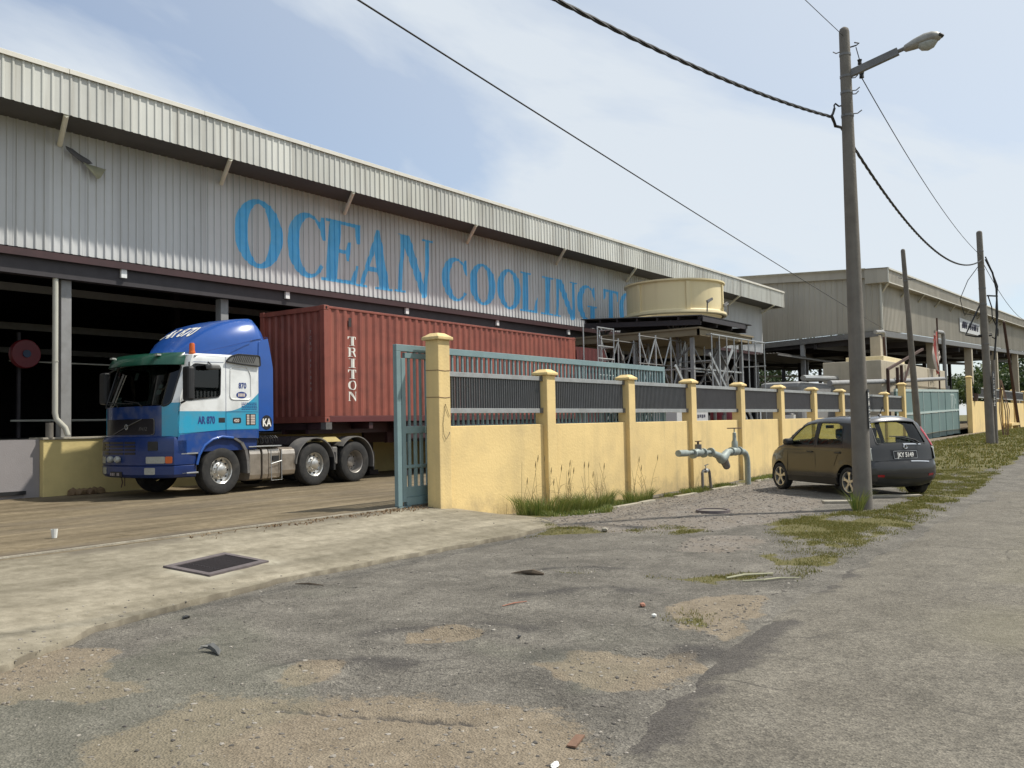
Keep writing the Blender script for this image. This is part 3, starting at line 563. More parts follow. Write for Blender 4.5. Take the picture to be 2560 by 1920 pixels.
def clump(x, y, n, r, h, label, stems, seed, m='grass_green'):
    q = random.Random(seed); rg2 = np.random.default_rng(seed); a = rg2.random(n) * 2 * PI; d = r * np.sqrt(rg2.random(n)); P = np.stack([x + np.cos(a) * d * 1.5, y + np.sin(a) * d * .5, 0 * a], -1); P[:, 2] = [zg(p[0], p[1]) for p in P]
    P[:, :2] -= (x, y); z0 = zg(x, y); P[:, 2] -= z0
    o = thing('grass_clump', label, 'grass', (x, y, z0), 0, 'weed clumps along the wall and pole'); b = blades('blades', P, h, .005, m, seed, 1.0, None); b.parent = o
    for i in range(stems):
        sx = q.uniform(-r, r) * 1.3; sy = q.uniform(-.12, .1); hh = q.uniform(.45, 1.0); lx = q.uniform(-.28, .28); ly = q.uniform(-.1, .12)
        mb = MB(); pts = [(sx + lx * t ** 1.6, sy + ly * t ** 1.6, hh * t) for t in (0, .3, .6, .85, 1)]; mb.tube(pts, [.005, .0045, .0035, .003, .002], 4)
        for s in range(2): t = q.uniform(.25, .6); p = Vector(pts[0]).lerp(Vector(pts[-1]), t); mb.tube([p, p + Vector((q.uniform(-.15, .15), q.uniform(-.08, .08), .12)), p + Vector((q.uniform(-.3, .3), q.uniform(-.1, .1), .16))], [.004, .003, .001], 3)
        if i % 2 == 0: p = Vector(pts[-1]); mb.tube([p, p + Vector((.01, 0, .06)), p + Vector((.025, 0, .13))], [.004, .012, .003], 5)
        mb.build('seed_stem', 'grass_dry', o)
clump(13.35, 9.12, 1200, .60, .33, 'tall weed clump with dry seed stems left of the first short pillar', 16, 11)
clump(14.6, 9.05, 1100, .55, .30, 'tall weed clump with dry seed stems right of the first short pillar', 14, 12)
clump(16.55, 9.0, 500, .34, .26, 'thin tuft of weeds with three tall stems before the second short pillar', 6, 13)
clump(15.1, 4.15, 160, .12, .34, 'pale grass tuft leaning against the foot of the near pole', 0, 14)
clump(19.0, 8.9, 260, .3, .13, 'low green weeds under the water pipe', 0, 15)
dl = np.random.default_rng(5); P = pos_by(lambda x, y: np.clip(np.exp(-((y - 9.72) / .14) ** 2) * (x > 6.3) * (x < 11) * sstep(fbm(x * 2.5, y * 5, 77), .40, .62), 0, 1), (6, 11, 9.3, 10.1))(dl, 420); P[:, 2] = [zg(p[0], p[1]) + .005 for p in P]
tag(blades('dead_leaves', P, .022, .010, 'dead_leaf', 6, 2.2), 'line of dry brown leaves and straw along the gate track', 'leaves')
# ================================================================ WAREHOUSE
def W(o): return Matrix.Translation(-o.location)
def corr(x0, x1, pitch, wb, wt, h):
    """plan polyline of a ribbed sheet: (x, projection)"""
    P = [(x0, 0)]; x = x0 + pitch / 2
    while x + wb / 2 < x1: P += [(x - wb / 2, 0), (x - wt / 2, h), (x + wt / 2, h), (x + wb / 2, 0)]; x += pitch
    return P + [(x1, 0)]
def sheet_corr(mb, P, f0, f1):
    """extrude a plan polyline between two edges: f(x, off) -> point"""
    n = len(P); mb.add([f0(x, o) for x, o in P] + [f1(x, o) for x, o in P], [(i, i + 1, n + i + 1, n + i) for i in range(n - 1)]); return mb
YC = 20.0
wh = thing('warehouse', 'long grey ribbed metal warehouse lettered in blue with an open loading dock', 'warehouse', (10, 20, .2))
PC = corr(-14, 53.3, .2, .06, .03, .036)
mb = sheet_corr(MB(), PC, lambda x, o: (x, YC - o, 5.7), lambda x, o: (x, YC - o, 8.75)); mb.build('cladding', 'cladding', wh, mtx=W(wh))
lap = MB(); x = -13.6
while x < 53.2: lap.box(x - .003, YC - .0375, 5.7, x + .003, YC - .036, 8.7); x += 1.6
lap.build('sheet_lap', 'column_grey', wh, mtx=W(wh))['kind'] = 'stuff'
xs = [p[0] for p in PC]; os_ = [p[1] for p in PC]
# painted letters, wrapped over the ribs
def cl_map(k): return lambda u, v, w=0: (u, YC - np.interp(u, xs, os_) - .004 - .0007 * k, v)
def serif(ch):
    S_ = []
    if ch == 'O': S_ = [[ell(.5, .5, .5, .5, 40), ell(.5, .5, .235, .435, 40)[::-1]]]
    elif ch in 'CG':
        a0, a1 = .20 * PI, 1.80 * PI; S_ = [[ell(.52, .5, .52, .5, 40, a0, a1, True) + ell(.60, .5, .31, .435, 40, a0, a1, True)[::-1]], [[(.90, .98), (.97, .98), (.99, .62), (.93, .62), (.80, .84)]]]
        if ch == 'G': S_ += [[[(.70, .05), (.96, .1), (.96, .42), (.70, .42)]], [[(.56, .40), (1.05, .40), (1.05, .445), (.56, .445)]]]
    elif ch == 'E': S_ = [[[(.12, .02), (.43, .02), (.43, .98), (.12, .98)]], [[(0, 0), (.95, 0), (1.0, .32), (.93, .32), (.80, .06), (0, .045)]], [[(0, 1), (.98, 1), (.98, .68), (.91, .68), (.80, .94), (0, .955)]], [[(.38, .48), (.62, .48), (.66, .37), (.72, .37), (.72, .68), (.66, .68), (.62, .54), (.38, .54)]]]
    elif ch == 'L': S_ = [[[(.14, .02), (.42, .02), (.42, .98), (.14, .98)]], [[(0, 0), (.95, 0), (1.0, .40), (.92, .40), (.78, .06), (0, .045)]], [[(0, .955), (.56, .955), (.56, 1), (0, 1)]]]
    elif ch == 'A': S_ = [[[(.11, .02), (.22, .02), (.62, .92), (.57, 1.0), (.51, 1.0)]], [[(.51, 1.0), (.60, 1.0), (1.0, .02), (.69, .02), (.44, .78)]], [[(.27, .28), (.76, .28), (.74, .36), (.29, .36)]], [[(0, 0), (.34, 0), (.34, .035), (0, .035)]], [[(.58, 0), (1.08, 0), (1.08, .035), (.58, .035)]]]
    elif ch == 'N': S_ = [[[(.09, .02), (.20, .02), (.20, .98), (.09, .98)]], [[(.02, 1), (.34, 1), (.91, .0), (.85, -.04), (.76, -.04), (.10, .96)]], [[(.80, .0), (.91, .0), (.91, .98), (.80, .98)]], [[(0, 0), (.30, 0), (.30, .035), (0, .035)]], [[(.70, .965), (1.02, .965), (1.02, 1), (.70, 1)]]]
    elif ch == 'I': S_ = [[[(.34, .02), (.68, .02), (.68, .98), (.34, .98)]], [[(.1, 0), (.92, 0), (.92, .045), (.1, .045)]], [[(.1, .955), (.92, .955), (.92, 1), (.1, 1)]]]
    elif ch == 'T': S_ = [[[(.36, .02), (.64, .02), (.64, .97), (.36, .97)]], [[(.0, 1), (1, 1), (1, .70), (.93, .70), (.84, .93), (.16, .93), (.07, .70), (0, .70)]], [[(.2, 0), (.8, 0), (.8, .04), (.2, .04)]]]
    elif ch == 'R': S_ = [[[(.12, .02), (.36, .02), (.36, .98), (.12, .98)]], [[(.0, 1), (.6, 1), (.82, .93), (.9, .76), (.82, .58), (.6, .5), (.3, .5), (.3, .58), (.52, .6), (.62, .68), (.62, .84), (.5, .92), (0, .93)]], [[(.45, .52), (.66, .54), (.98, .06), (1.0, 0), (.74, 0)]], [[(.0, 0), (.48, 0), (.48, .06), (.0, .06)]]]
    return S_
def paint_letter(ch, x0, x1, z0, z1, sh, parent, fm, cuts, name='painted_letter', m='letter_blue', mtx=None):
    mb = MB()
    for k, polys in enumerate(serif(ch)):
        q = [[(x0 + (u * (x1 - x0)) + sh * (v - .5) * (z1 - z0), z0 + v * (z1 - z0)) for u, v in p] for p in polys]; us = [p[0] for p in q[0]]
        panel(mb, q, fm(k), [c for c in cuts if min(us) < c < max(us)], None)
    o = mb.build(name, m, parent, mtx=mtx); return o
for ch, x0, x1, z0, z1, sh in (('O', 14.5, 16.12, 6.05, 7.98, .0), ('C', 16.28, 17.72, 6.0, 7.92, .0), ('E', 17.62, 19.1, 6.0, 7.9, .10), ('A', 19.0, 20.5, 5.98, 7.88, .10), ('N', 20.72, 22.45, 6.0, 7.93, .08),
                               ('C', 23.0, 24.4, 5.98, 7.53, 0), ('O', 24.5, 26.05, 5.99, 7.52, 0), ('O', 26.15, 27.66, 5.98, 7.53, 0), ('L', 27.62, 28.82, 6.0, 7.55, .05), ('I', 28.95, 30.0, 6.0, 7.55, .05), ('N', 29.95, 31.7, 6.0, 7.56, .05), ('G', 31.75, 33.25, 5.98, 7.56, 0), ('T', 33.95, 35.25, 6.0, 7.57, .04), ('O', 35.35, 36.9, 5.98, 7.6, 0)):
    paint_letter(ch, x0, x1, z0, z1, sh, wh, cl_map, xs, mtx=W(wh))
YF = 18.85
PF = corr(-14, 54.0, .2, .075, .035, .024)
sheet_corr(MB(), PF, lambda x, o: (x, YF - o, 8.5), lambda x, o: (x, YF - o, 9.44)).build('fascia', 'fascia', wh, mtx=W(wh))
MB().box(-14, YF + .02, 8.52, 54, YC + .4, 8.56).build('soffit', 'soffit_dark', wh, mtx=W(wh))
x = -14.
while x < 54.1:
    x2 = min(x + 3.35, 54.12); mb = MB(); z0 = 9.40 + rng.uniform(-.004, .004)
    mb.prism([(YF - .06, z0), (YF - .055, z0 + .10), (YF + .02, z0 + .135), (YF + .4, z0 + .16), (YF + .4, z0 + .12), (YF, z0 + .1), (YF - .045, z0)], lambda u, v, w: (w, u, v), x, x2 - .012); mb.build('flashing', 'flashing', wh, mtx=W(wh)); x = x2
mb = MB(); mb.box(53.96, YF - .035, 8.5, 54.03, YF + .02, 9.42); mb.box(53.98, YF, 8.47, 54.03, YC + .3, 8.56); mb.box(53.98, YF + .021, 8.56, 54.0, 46, 9.44); mb.build('end_trim', 'flashing', wh, mtx=W(wh))
MB().add([(-14, YF, 9.5), (54.05, YF, 9.5), (54.05, 46, 11.2), (-14, 46, 11.2)], [(0, 1, 2, 3)]).add([(-14, YF, 9.46), (54.05, YF, 9.46), (54.05, 46, 11.16), (-14, 46, 11.16)], [(3, 2, 1, 0)]).build('roof', 'flashing', wh, mtx=W(wh))
for hx, lx in ((1.0, 1.3), (5.2, 5.5), (9.42, 9.82), (13.6, 14.1), (17.83, 18.5), (23.56, 24.4), (29.18, 30.2), (35.0, 36.1), (41.2, 42.3), (47.0, 48.0), (52.4, 53.2)):
    MB().tube([(hx, YF + .03, 8.5), (lx, YC - .02, 8.17)], .058, 8).build('eave_brace', 'brace_cream', wh, smooth=40, mtx=W(wh))
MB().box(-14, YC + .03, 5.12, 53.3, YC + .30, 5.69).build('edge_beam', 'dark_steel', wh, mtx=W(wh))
mb = MB(); mb.box(-14, YC - .10, 5.60, 53.3, YC + .03, 5.66); mb.box(-14, YC - .1, 5.50, 53.3, YC - .085, 5.60); mb.build('beam_lip', 'maroon_steel', wh, mtx=W(wh))
COLX = (1.6, 5.85, 10.1, 14.35, 18.6, 24.3, 30.2, 36., 42., 48., 53.0)
for x in COLX: MB().box(x - .12, 20.22, 1.5, x + .12, 20.46, 5.12).build('column', 'column_grey', wh, bevel=.01, mtx=W(wh))
for x in (6.4, 11.35, 16.26, 21.19, 26.1, 31.): MB().box(x - .07, YC - .05, 5.30, x + .07, YC + .02, 5.50).build('end_plate', 'white_paint', wh, mtx=W(wh))
mb = MB(); mb.tube([(9.80, 20.12, 5.45), (9.80, 20.12, 2.05), (9.82, 20.10, 1.92), (9.98, 20.02, 1.72), (10.02, 19.98, 1.55)], .062, 10); mb.tube([(9.80, 20.12, 3.22), (9.80, 20.12, 3.24)], .072, 10)
mb.build('downpipe', 'pvc', wh, smooth=40, mtx=W(wh)); MB().tube([(9.62, 20.0, 1.50), (9.62, 20.0, 1.84)], .08, 10).build('pipe_stub', 'concrete_pole', wh, smooth=40, mtx=W(wh))
MB().box(9.47, 19.97, -.1, 53.3, 20.6, 1.46).build('dock_wall', 'plaster_dock', wh, mtx=W(wh), bevel=.015)
MB().box(9.45, 19.94, 1.462, 53.3, 20.6, 1.51).build('dock_edge', 'kerb', wh, mtx=W(wh), bevel=.01)
MB().box(-14, 20.12, -.1, 9.465, 20.6, 1.47).build('dock_wall', 'dock_grey', wh, mtx=W(wh)); MB().box(8.6, 20.05, .28, 9.15, 20.12, .36).build('dock_bumper', 'black_plastic', wh, mtx=W(wh))
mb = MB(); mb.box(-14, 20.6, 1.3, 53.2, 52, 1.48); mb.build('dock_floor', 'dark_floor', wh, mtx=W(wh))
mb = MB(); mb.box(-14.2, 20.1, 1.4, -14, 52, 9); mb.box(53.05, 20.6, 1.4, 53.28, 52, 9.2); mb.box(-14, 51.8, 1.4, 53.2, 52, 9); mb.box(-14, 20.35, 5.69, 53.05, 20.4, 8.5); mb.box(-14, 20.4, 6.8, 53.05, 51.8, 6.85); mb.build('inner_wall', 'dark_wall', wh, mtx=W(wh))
for (y, z, w) in ((24, 5.35, .2), (29, 4.9, .22), (34, 4.6, .2)): MB().box(-13.9, y, z, 53, y + .1, z + w).build('ceiling_beam', 'column_grey', wh, mtx=W(wh))
mb = MB(); mb.tube([(-10, 24.2, 3.62), (9.9, 24.2, 3.62)], .02, 6); mb.tube([(10.6, 24.2, 3.52), (16, 24.2, 3.52)], .02, 6); mb.tube([(10.6, 24.1, 1.95), (30, 24.1, 1.95)], .03, 6); mb.build('conduit', 'pvc', wh, mtx=W(wh))
for x in COLX[1:]:
    for y in (29.1, 38.):  MB().box(x - .12, y, 1.48, x + .12, y + .24, 6.8).build('column', 'dark_steel', wh, mtx=W(wh))
mb = MB(); sheet_corr(mb, [(p[1], p[0]) for p in [(0, 0)]] and corr(20.1, 46, .2, .075, .035, .03), lambda y, o: (53.3 + o, y, 5.7), lambda y, o: (53.3 + o, y, 9.4 + (y - 20) * .065)); mb.build('cladding', 'cladding', wh, mtx=W(wh))
mb = MB(); sheet_corr(mb, corr(18.4, 21.5, .2, .08, .04, .03), lambda y, o: (51.4, y, 5.50 + o), lambda y, o: (62.5, y, 5.52 + o)); mb.box(51.4, 18.36, 5.36, 62.5, 18.42, 5.46); mb.box(58.4, 18.9, .5, 58.55, 19.05, 5.45); mb.build('side_canopy', 'galv_dark', wh, mtx=W(wh))
# hose reel on a column inside
t = thing('hose_reel', 'dark red round hose reel inside the warehouse beside the downpipe', 'hose reel', (10.9, 24.0, 3.70))
mb = MB(); R90 = Matrix.Rotation(PI / 2, 4, 'X'); mb.lathe([(.05, -.1), (.36, -.1), (.38, -.06), (.30, -.03), (.30, .05), (.38, .08), (.36, .1), (.05, .1)], R90, 28); mb.build('drum', 'reel_red', t, smooth=40)
MB().lathe([(.0, .14), (.10, .14), (.10, .05), (.0, .05)], R90, 16).build('hub', 'reel_blue', t, smooth=40); MB().bar((0, .1, 0), (0, .35, -.0), .08).bar((0, .35, .6), (0, .35, -2.2), .08).build('bracket', 'dark_steel', t)
# torn cloth flapping from the first brace
t = thing('torn_cloth', 'torn dark and pale cloth flapping from the brace under the eave', 'cloth', (9.9, 19.88, 8.13))
mb = MB(); mb.grid([[(0, 0, .02), (.01, -.03, -.06)], [(.14, -.05, -.03), (.10, -.05, -.15)], [(.30, -.02, -.10), (.24, -.07, -.24)], [(.52, -.06, -.20), (.40, -.03, -.31)], [(.62, -.03, -.26), (.52, -.06, -.30)]]); o = mb.build('dark_strip', 'cloth_grey', t, smooth=180); o.modifiers.new('thickness', 'SOLIDIFY').thickness = .008
mb = MB(); mb.grid([[(.38, -.06, -.29), (.70, -.11, -.62)], [(.60, -.02, -.30), (.74, -.08, -.60)], [(.92, -.07, -.34), (.78, -.1, -.56)]]); o = mb.build('pale_strip', 'cloth_pale', t, smooth=180); o.modifiers.new('thickness', 'SOLIDIFY').thickness = .008

# ================================================================ BOUNDARY WALL AND GATES
YFW = 9.446
def fence(name, label, x0, pil, panels, gatep, zt=0.):
    t = thing(name, label, 'wall', (x0, YFW, 0), group=None); mt = W(t)
    capm = {}
    for x, tall in pil:
        h = 3.0 if tall else 2.52; w = .29; d = .28; g = (rise(x) * .72 - .3); zz = zt
        mb = MB(); mb.box(x, YFW, g, x + w, YFW + d, h + zz); o = mb.build('pillar', 'plaster', t, mtx=mt, bevel=.012)
        mb = MB(); a = .045; zb = h + zz; mb.box(x - a, YFW - a, zb, x + w + a, YFW + d + a, zb + .055)
        c0 = (x - a + .01, YFW - a + .01); c1 = (x + w + a - .01, YFW + d + a - .01); k = .085; zt2 = zb + .115
        mb.add([(c0[0], c0[1], zb + .055), (c1[0], c0[1], zb + .055), (c1[0], c1[1], zb + .055), (c0[0], c1[1], zb + .055), (c0[0] + k, c0[1] + k, zt2), (c1[0] - k, c0[1] + k, zt2), (c1[0] - k, c1[1] - k, zt2), (c0[0] + k, c1[1] - k, zt2)], [(0, 1, 5, 4), (1, 2, 6, 5), (2, 3, 7, 6), (3, 0, 4, 7), (4, 5, 6, 7)])
        c = mb.build('cap', 'plaster', o, bevel=.012)
    barmesh = MB().box(-.007, -.02, 0, .007, .02, .50).mesh('bars', 'bar_grey')
    for (a, b) in panels:
        g = rise((a + b) / 2) * .72 - .4
        MB().box(a, YFW + .10, g, b, YFW + .21, 1.585 + zt).build('wall_panel', 'plaster', t, mtx=mt, bevel=.01)
        for zz, zh in ((2.415, 2.495), (1.80, 1.884)): MB().box(a - .002, YFW + .105, zz + zt, b + .002, YFW + .175, zh + zt).build('rail', 'rail_grey', t, mtx=mt, bevel=.004)
        mb = MB(); x = a + .05
        while x < b - .03: mb.box(x - .006, YFW + .118, 1.884 + zt, x + .006, YFW + .160, 2.415 + zt); x += .066
        o = mb.build('bars', 'bar_grey', t, mtx=mt); o['kind'] = 'stuff'
        for ex in (a + .04, b - .04):
            for zz in (1.845, 2.455): MB().box(ex - .045, YFW + .092, zz - .05 + zt, ex + .045, YFW + .1045, zz + .05 + zt).build('bracket', 'galv_dark', t, mtx=mt)
    return t
px = [(10.74, True)] + [(13.85 + 3.18 * k, False) for k in range(9)] + [(42.45, True)]
pan = [(px[i][0] + .291, px[i + 1][0] - .001) for i in range(len(px) - 1)]
bw = fence('boundary_wall', 'yellow rendered boundary wall with capped pillars and dark railings beside the parked car', 10.74, px, pan, None)
px2 = [(59.6, True)] + [(59.6 + 6.4 + 6.3 * k, False) for k in range(5)]; pan2 = [(px2[i][0] + .291, px2[i + 1][0] - .001) for i in range(len(px2) - 1)]
bw2 = fence('boundary_wall', 'far yellow boundary wall with pillars beyond the second gate', 59.6, px2, pan2, None, .85)
# cracks and a loose wire loop on the gate pillar
o = MB().tube([(10.82, 9.436, 1.62), (10.88, 9.43, 1.95), (10.98, 9.436, 1.75), (11.02, 9.53, 1.72)], .004, 5).tube([(10.82, 9.436, 1.62), (10.83, 9.43, 1.45), (10.88, 9.43, 1.37), (10.98, 9.43, 1.47), (11.03, 9.5, 1.56)], .004, 5).build('wire_loop', 'wire_black', bw, mtx=W(bw))
mb = MB()
for z in (2.50, 2.06): mb.bar((10.737, 9.444, z), (10.737, 9.72, z + .004), .006, .008); mb.bar((10.74, 9.443, z), (10.9, 9.443, z - .008), .006, .008); mb.bar((10.9, 9.443, z - .008), (11.02, 9.443, z + .004), .006, .008)
mb.build('crack', 'wood_brown', bw, mtx=W(bw))
# low rough kerb along the wall foot
t = thing('drain_kerb', 'broken pale concrete kerb along the foot of the yellow wall', 'kerb', (14, 8.7, -.05)); x = 13.8; kb = random.Random(4)
while x < 23.5:
    l = kb.uniform(.5, 1.2)
    if kb.random() < .75: y = 8.66 + (x - 13.75) * .026 + kb.uniform(-.03, .03); z = float(T(x, y)); MB().box(x - 14, y - .06 - 8.7, z - .05 + .05, x + l - .05 - 14, y + .05 - 8.7, z + kb.uniform(.015, .05) + .05).build('kerb_piece', 'kerb', t, bevel=.01)
    x += l
# sliding gate
g = thing('sliding_gate', 'grey green tubular steel sliding gate rolled open behind the yellow wall', 'gate', (10.2, 9.9, .32)); LX = 9.42
def gb(n, x0, z0, x1, z1, y0=-.04, y1=.04, bev=.006): return MB().box(x0, y0, z0, x1, y1, z1).build(n, 'gate_green', g, bevel=bev)
gb('top_rail', .0, 2.49, LX, 2.60); gb('stile', 0, 0, .10, 2.489); gb('stile', LX - .1, 0, LX, 2.489); gb('stile', .112, .06, .205, 2.38); gb('inner_rail', .206, 2.385, .80, 2.475, -.03, .03)
gb('middle_rail', .206, 1.16, LX - .101, 1.28, -.03, .03); gb('bottom_rail', .206, .0, LX - .101, .13); gb('bottom_plate', .206, .131, LX - .101, .30, -.015, .015); gb('lower_rail', .206, .60, LX - .101, .65, -.02, .02)
MB().box(.012, -.045, -.05, .3, .045, -.002).build('wheel_box', 'gate_green', g)
up = MB().box(-.017, -.017, 1.281, .017, .017, 2.4885).build('bar', 'gate_green', g); up.location = (.32, 0, 0); x = .32 + .137
lo = MB().box(-.03, -.014, .30, .03, .014, 1.16).build('bar', 'gate_green', g); lo.location = (.31, 0, 0)
k = 1
while x < LX - .15:
    w = 1.9 if abs(x - 5.5) < .07 else 1; inst(up, g, (x, 0, 0), scale=(w, 1, 1))
    x += .137
mb = MB(); x = .31 + .145
while x < LX - .15: mb.box(x - .03, -.014, .30, x + .03, .014, 1.16); x += .145
mb.build('lower_bars', 'gate_green', g)['kind'] = 'stuff'
# second gate, sheeted
g2 = thing('sheeted_gate', 'green sheet metal sliding gate with pale rails by the leaning pole', 'gate', (42.9, 9.95, .25))
def zz2(x): return .0 + x * .016
mb = MB(); L2 = 15.2
for (n, x0, x1, z0, z1, y0, m) in (('top_rail', 0, L2, 2.48, 2.60, -.05, 'pale_paint'), ('middle_rail', 0, L2, 1.36, 1.46, -.05, 'pale_paint'), ('stile', 0, .12, 0, 2.48, -.045, 'gate_sheet'), ('stile', L2 - .12, L2, 0, 2.48, -.045, 'gate_sheet')):
    MB().add([(x0, y0, z0 + zz2(x0)), (x1, y0, z0 + zz2(x1)), (x1, .05, z0 + zz2(x1)), (x0, .05, z0 + zz2(x0)), (x0, y0, z1 + zz2(x0)), (x1, y0, z1 + zz2(x1)), (x1, .05, z1 + zz2(x1)), (x0, .05, z1 + zz2(x0))], [(0, 3, 2, 1), (4, 5, 6, 7), (0, 1, 5, 4), (1, 2, 6, 5), (2, 3, 7, 6), (3, 0, 4, 7)]).build(n, m, g2)
n2 = 8
for i in range(n2):
    x0 = .121 + i * (L2 - .242) / n2; x1 = x0 + (L2 - .242) / n2 - .06
    for z0, z1 in ((.05, 1.36), (1.46, 2.48)): MB().box(x0, -.02, z0 + zz2(x0), x1, .0, z1 + zz2(x0)).build('sheet_panel', 'gate_sheet', g2)
    if i: MB().box(x0 - .059, -.04, .05 + zz2(x0), x0 - .001, .04, 2.48 + zz2(x0)).build('stile', 'pale_paint' if i in (3, 5, 7) else 'gate_sheet', g2)
mb = MB(); lx = 12.9                       # worn emblem of upright strokes and a small figure
for k, (a, b, z0, z1) in enumerate(((0, .16, 1.52, 2.30), (.42, .56, 1.52, 2.30), (.86, 1.0, 1.50, 2.30))): mb.box(lx + a, -.03 - .001 * k, z0 + .2, lx + b, -.022, z1 + .2)
mb.bar((lx - .08, -.028, 2.52), (lx + .9, -.028, 2.52), .006, .09); mb.bar((lx + 1.25, -.028, 1.98), (lx + 1.45, -.028, 2.30), .006, .08); mb.bar((lx + 1.45, -.030, 1.98), (lx + 1.25, -.030, 2.30), .006, .08); mb.build('emblem', 'pale_paint', g2)
# ================================================================ TRACTOR TRUCK
TH = math.radians(3.2); WD = 2.55
tk = thing('tractor_truck', 'blue white and cyan tractor truck parked against the dock with roof deflector', 'truck', (10.2, 16.45, .2), TH)
RX90 = Matrix.Rotation(PI / 2, 4, 'X')
def livery(name, front):
    m = D.materials.new(name); m.use_nodes = True; nt = m.node_tree; N = nt.nodes.new; L = nt.links.new
    b = nt.nodes['Principled BSDF']; b.inputs['Roughness'].default_value = .3; b.inputs['Coat Weight'].default_value = .4; b.inputs['Coat Roughness'].default_value = .1
    tc = N('ShaderNodeTexCoord'); sp = N('ShaderNodeSeparateXYZ'); L(tc.outputs['Object'], sp.inputs[0])
    def mth(op, a, c):
        x = N('ShaderNodeMath'); x.operation = op
        for i, q in ((0, a), (1, c)):
            if isinstance(q, (int, float)): x.inputs[i].default_value = q
            else: L(q, x.inputs[i])
        return x.outputs[0]
    def mix(f, a, c):
        x = N('ShaderNodeMix'); x.data_type = 'RGBA'; L(f, x.inputs[0])
        for i, q in ((6, a), (7, c)):
            if isinstance(q, tuple): x.inputs[i].default_value = (*q, 1)
            else: L(q, x.inputs[i])
        return x.outputs[2]
    white, cyan, deep = (.74, .76, .76), (.030, .33, .52), ((.009, .036, .15) if front else (.014, .062, .26)); X, Y, Z = sp.outputs  # front deep blue is a darker copy of the side's, shade painted in
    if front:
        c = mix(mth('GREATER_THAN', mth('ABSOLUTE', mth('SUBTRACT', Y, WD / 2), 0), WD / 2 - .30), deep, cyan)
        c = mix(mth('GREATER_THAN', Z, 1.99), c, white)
    else:
        q = mth('MAXIMUM', mth('SUBTRACT', X, 1.55), 0.); zt = mth('ADD', mth('MULTIPLY', mth('MULTIPLY', q, q), .50), 1.81)
        zb = mth('MINIMUM', mth('ADD', mth('MULTIPLY', X, .085), 1.285), 1.395)
        c = mix(mth('GREATER_THAN', Z, zt), cyan, white); c = mix(mth('GREATER_THAN', Z, zb), deep, c)
    n = N('ShaderNodeTexNoise'); n.inputs['Scale'].default_value = 3; n.inputs['Detail'].default_value = 6; L(tc.outputs['Object'], n.inputs['Vector'])
    mr = N('ShaderNodeMapRange'); L(n.outputs['Fac'], mr.inputs[0]); mr.inputs[1].default_value = .45; mr.inputs[2].default_value = .8; mr.inputs[4].default_value = .42
    c = mix(mr.outputs[0], c, (.20, .19, .17)); L(c, b.inputs['Base Color']); MATS[name] = m
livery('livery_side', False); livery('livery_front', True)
CAB = [(.34, .94), (.34, 1.5), (.36, 2.0), (.62, 2.86), (.71, 3.0), (.85, 3.05), (2.38, 3.07), (2.46, 2.95), (2.46, 1.2), (1.75, 1.22), (1.45, 1.255), (1.2, 1.2), (1.0, 1.08), (.86, .88), (.82, .94)]
def pdist(pl):
    P = [(Vector(pl[i]), Vector(pl[i + 1])) for i in range(len(pl) - 1)]
    def f(u, v):
        p = Vector((u, v)); b = 1e9
        for a, c in P:
            e = c - a; t = max(0, min(1, (p - a).dot(e) / e.length_squared)); b = min(b, (p - a - e * t).length)
        return b
    return f
def rnd(d, r): d = min(d, r); return r - math.sqrt(max(0, r * r - (r - d) ** 2))
cd = pdist(CAB[2:8]); 
def side(k=0., r=.07): return lambda u, v, w=0.: (u, rnd(cd(u, v), r) - k + w, v)
def side_far(k=0., r=.07): return lambda u, v, w=0.: (u, WD - rnd(cd(u, v), r) + k - w, v)
WIN = rpoly([(.68, 2.76), (.53, 2.04), (1.40, 2.12), (1.42, 2.80), (.75, 2.82)], .09)
panel(MB(), [CAB, WIN], side(), .12, .12, .035, False).build('cab_side', 'livery_side', tk, smooth=35)
panel(MB(), [CAB, WIN], side_far(), .12, .12, .035, True).build('cab_side', 'livery_side', tk, smooth=35)
for fn in (side(-.018), side_far(-.018)): panel(MB(), [WIN], fn, None, None).build('side_window', 'truck_glass', tk)
def edge_loop(poly, fn, r, n=5): return MB().tube([fn(u, v) for u, v in poly + poly[:1]], r, n)
edge_loop(WIN, side(.002), .014).build('window_seal', 'black_plastic', tk)
def bulge(Y): return .34 * abs(2 * Y / WD - 1) ** 2.6
def xf(z): return max(0, z - 1.95) / 1.05 * .36
def front(k=0.): return lambda u, v, w=0.: (xf(v) + bulge(u) - k + w, u, v)
SCR = rrect(.13, 1.93, WD - .13, 2.83, .13)
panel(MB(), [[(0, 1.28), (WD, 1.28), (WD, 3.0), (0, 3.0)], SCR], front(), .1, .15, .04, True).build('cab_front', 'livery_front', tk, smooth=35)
panel(MB(), [SCR], front(-.015), .1, .2, 0, True).build('windscreen', 'truck_glass', tk, smooth=180)
edge_loop(SCR, front(.003), .022).build('screen_seal', 'black_plastic', tk)
mb = MB(); mb.grid([[(xf(3.) + bulge(y) + (2.40 - xf(3.) - bulge(y)) * t, y, 3.0 + .07 * math.sin(min(1, t * 5) * PI / 2) * (1 - abs(2 * y / WD - 1) ** 8)) for t in (0, .03, .08, .15, .5, 1)] for y in [WD * i / 14 for i in range(15)]]); mb.build('cab_roof', 'livery_side', tk, smooth=60)
MB().box(2.43, .03, 1.2, 2.46, WD - .03, 3.06).box(.45, .05, .95, 2.44, WD - .05, 1.22).build('cab_back', 'truck_deep_shaded', tk)
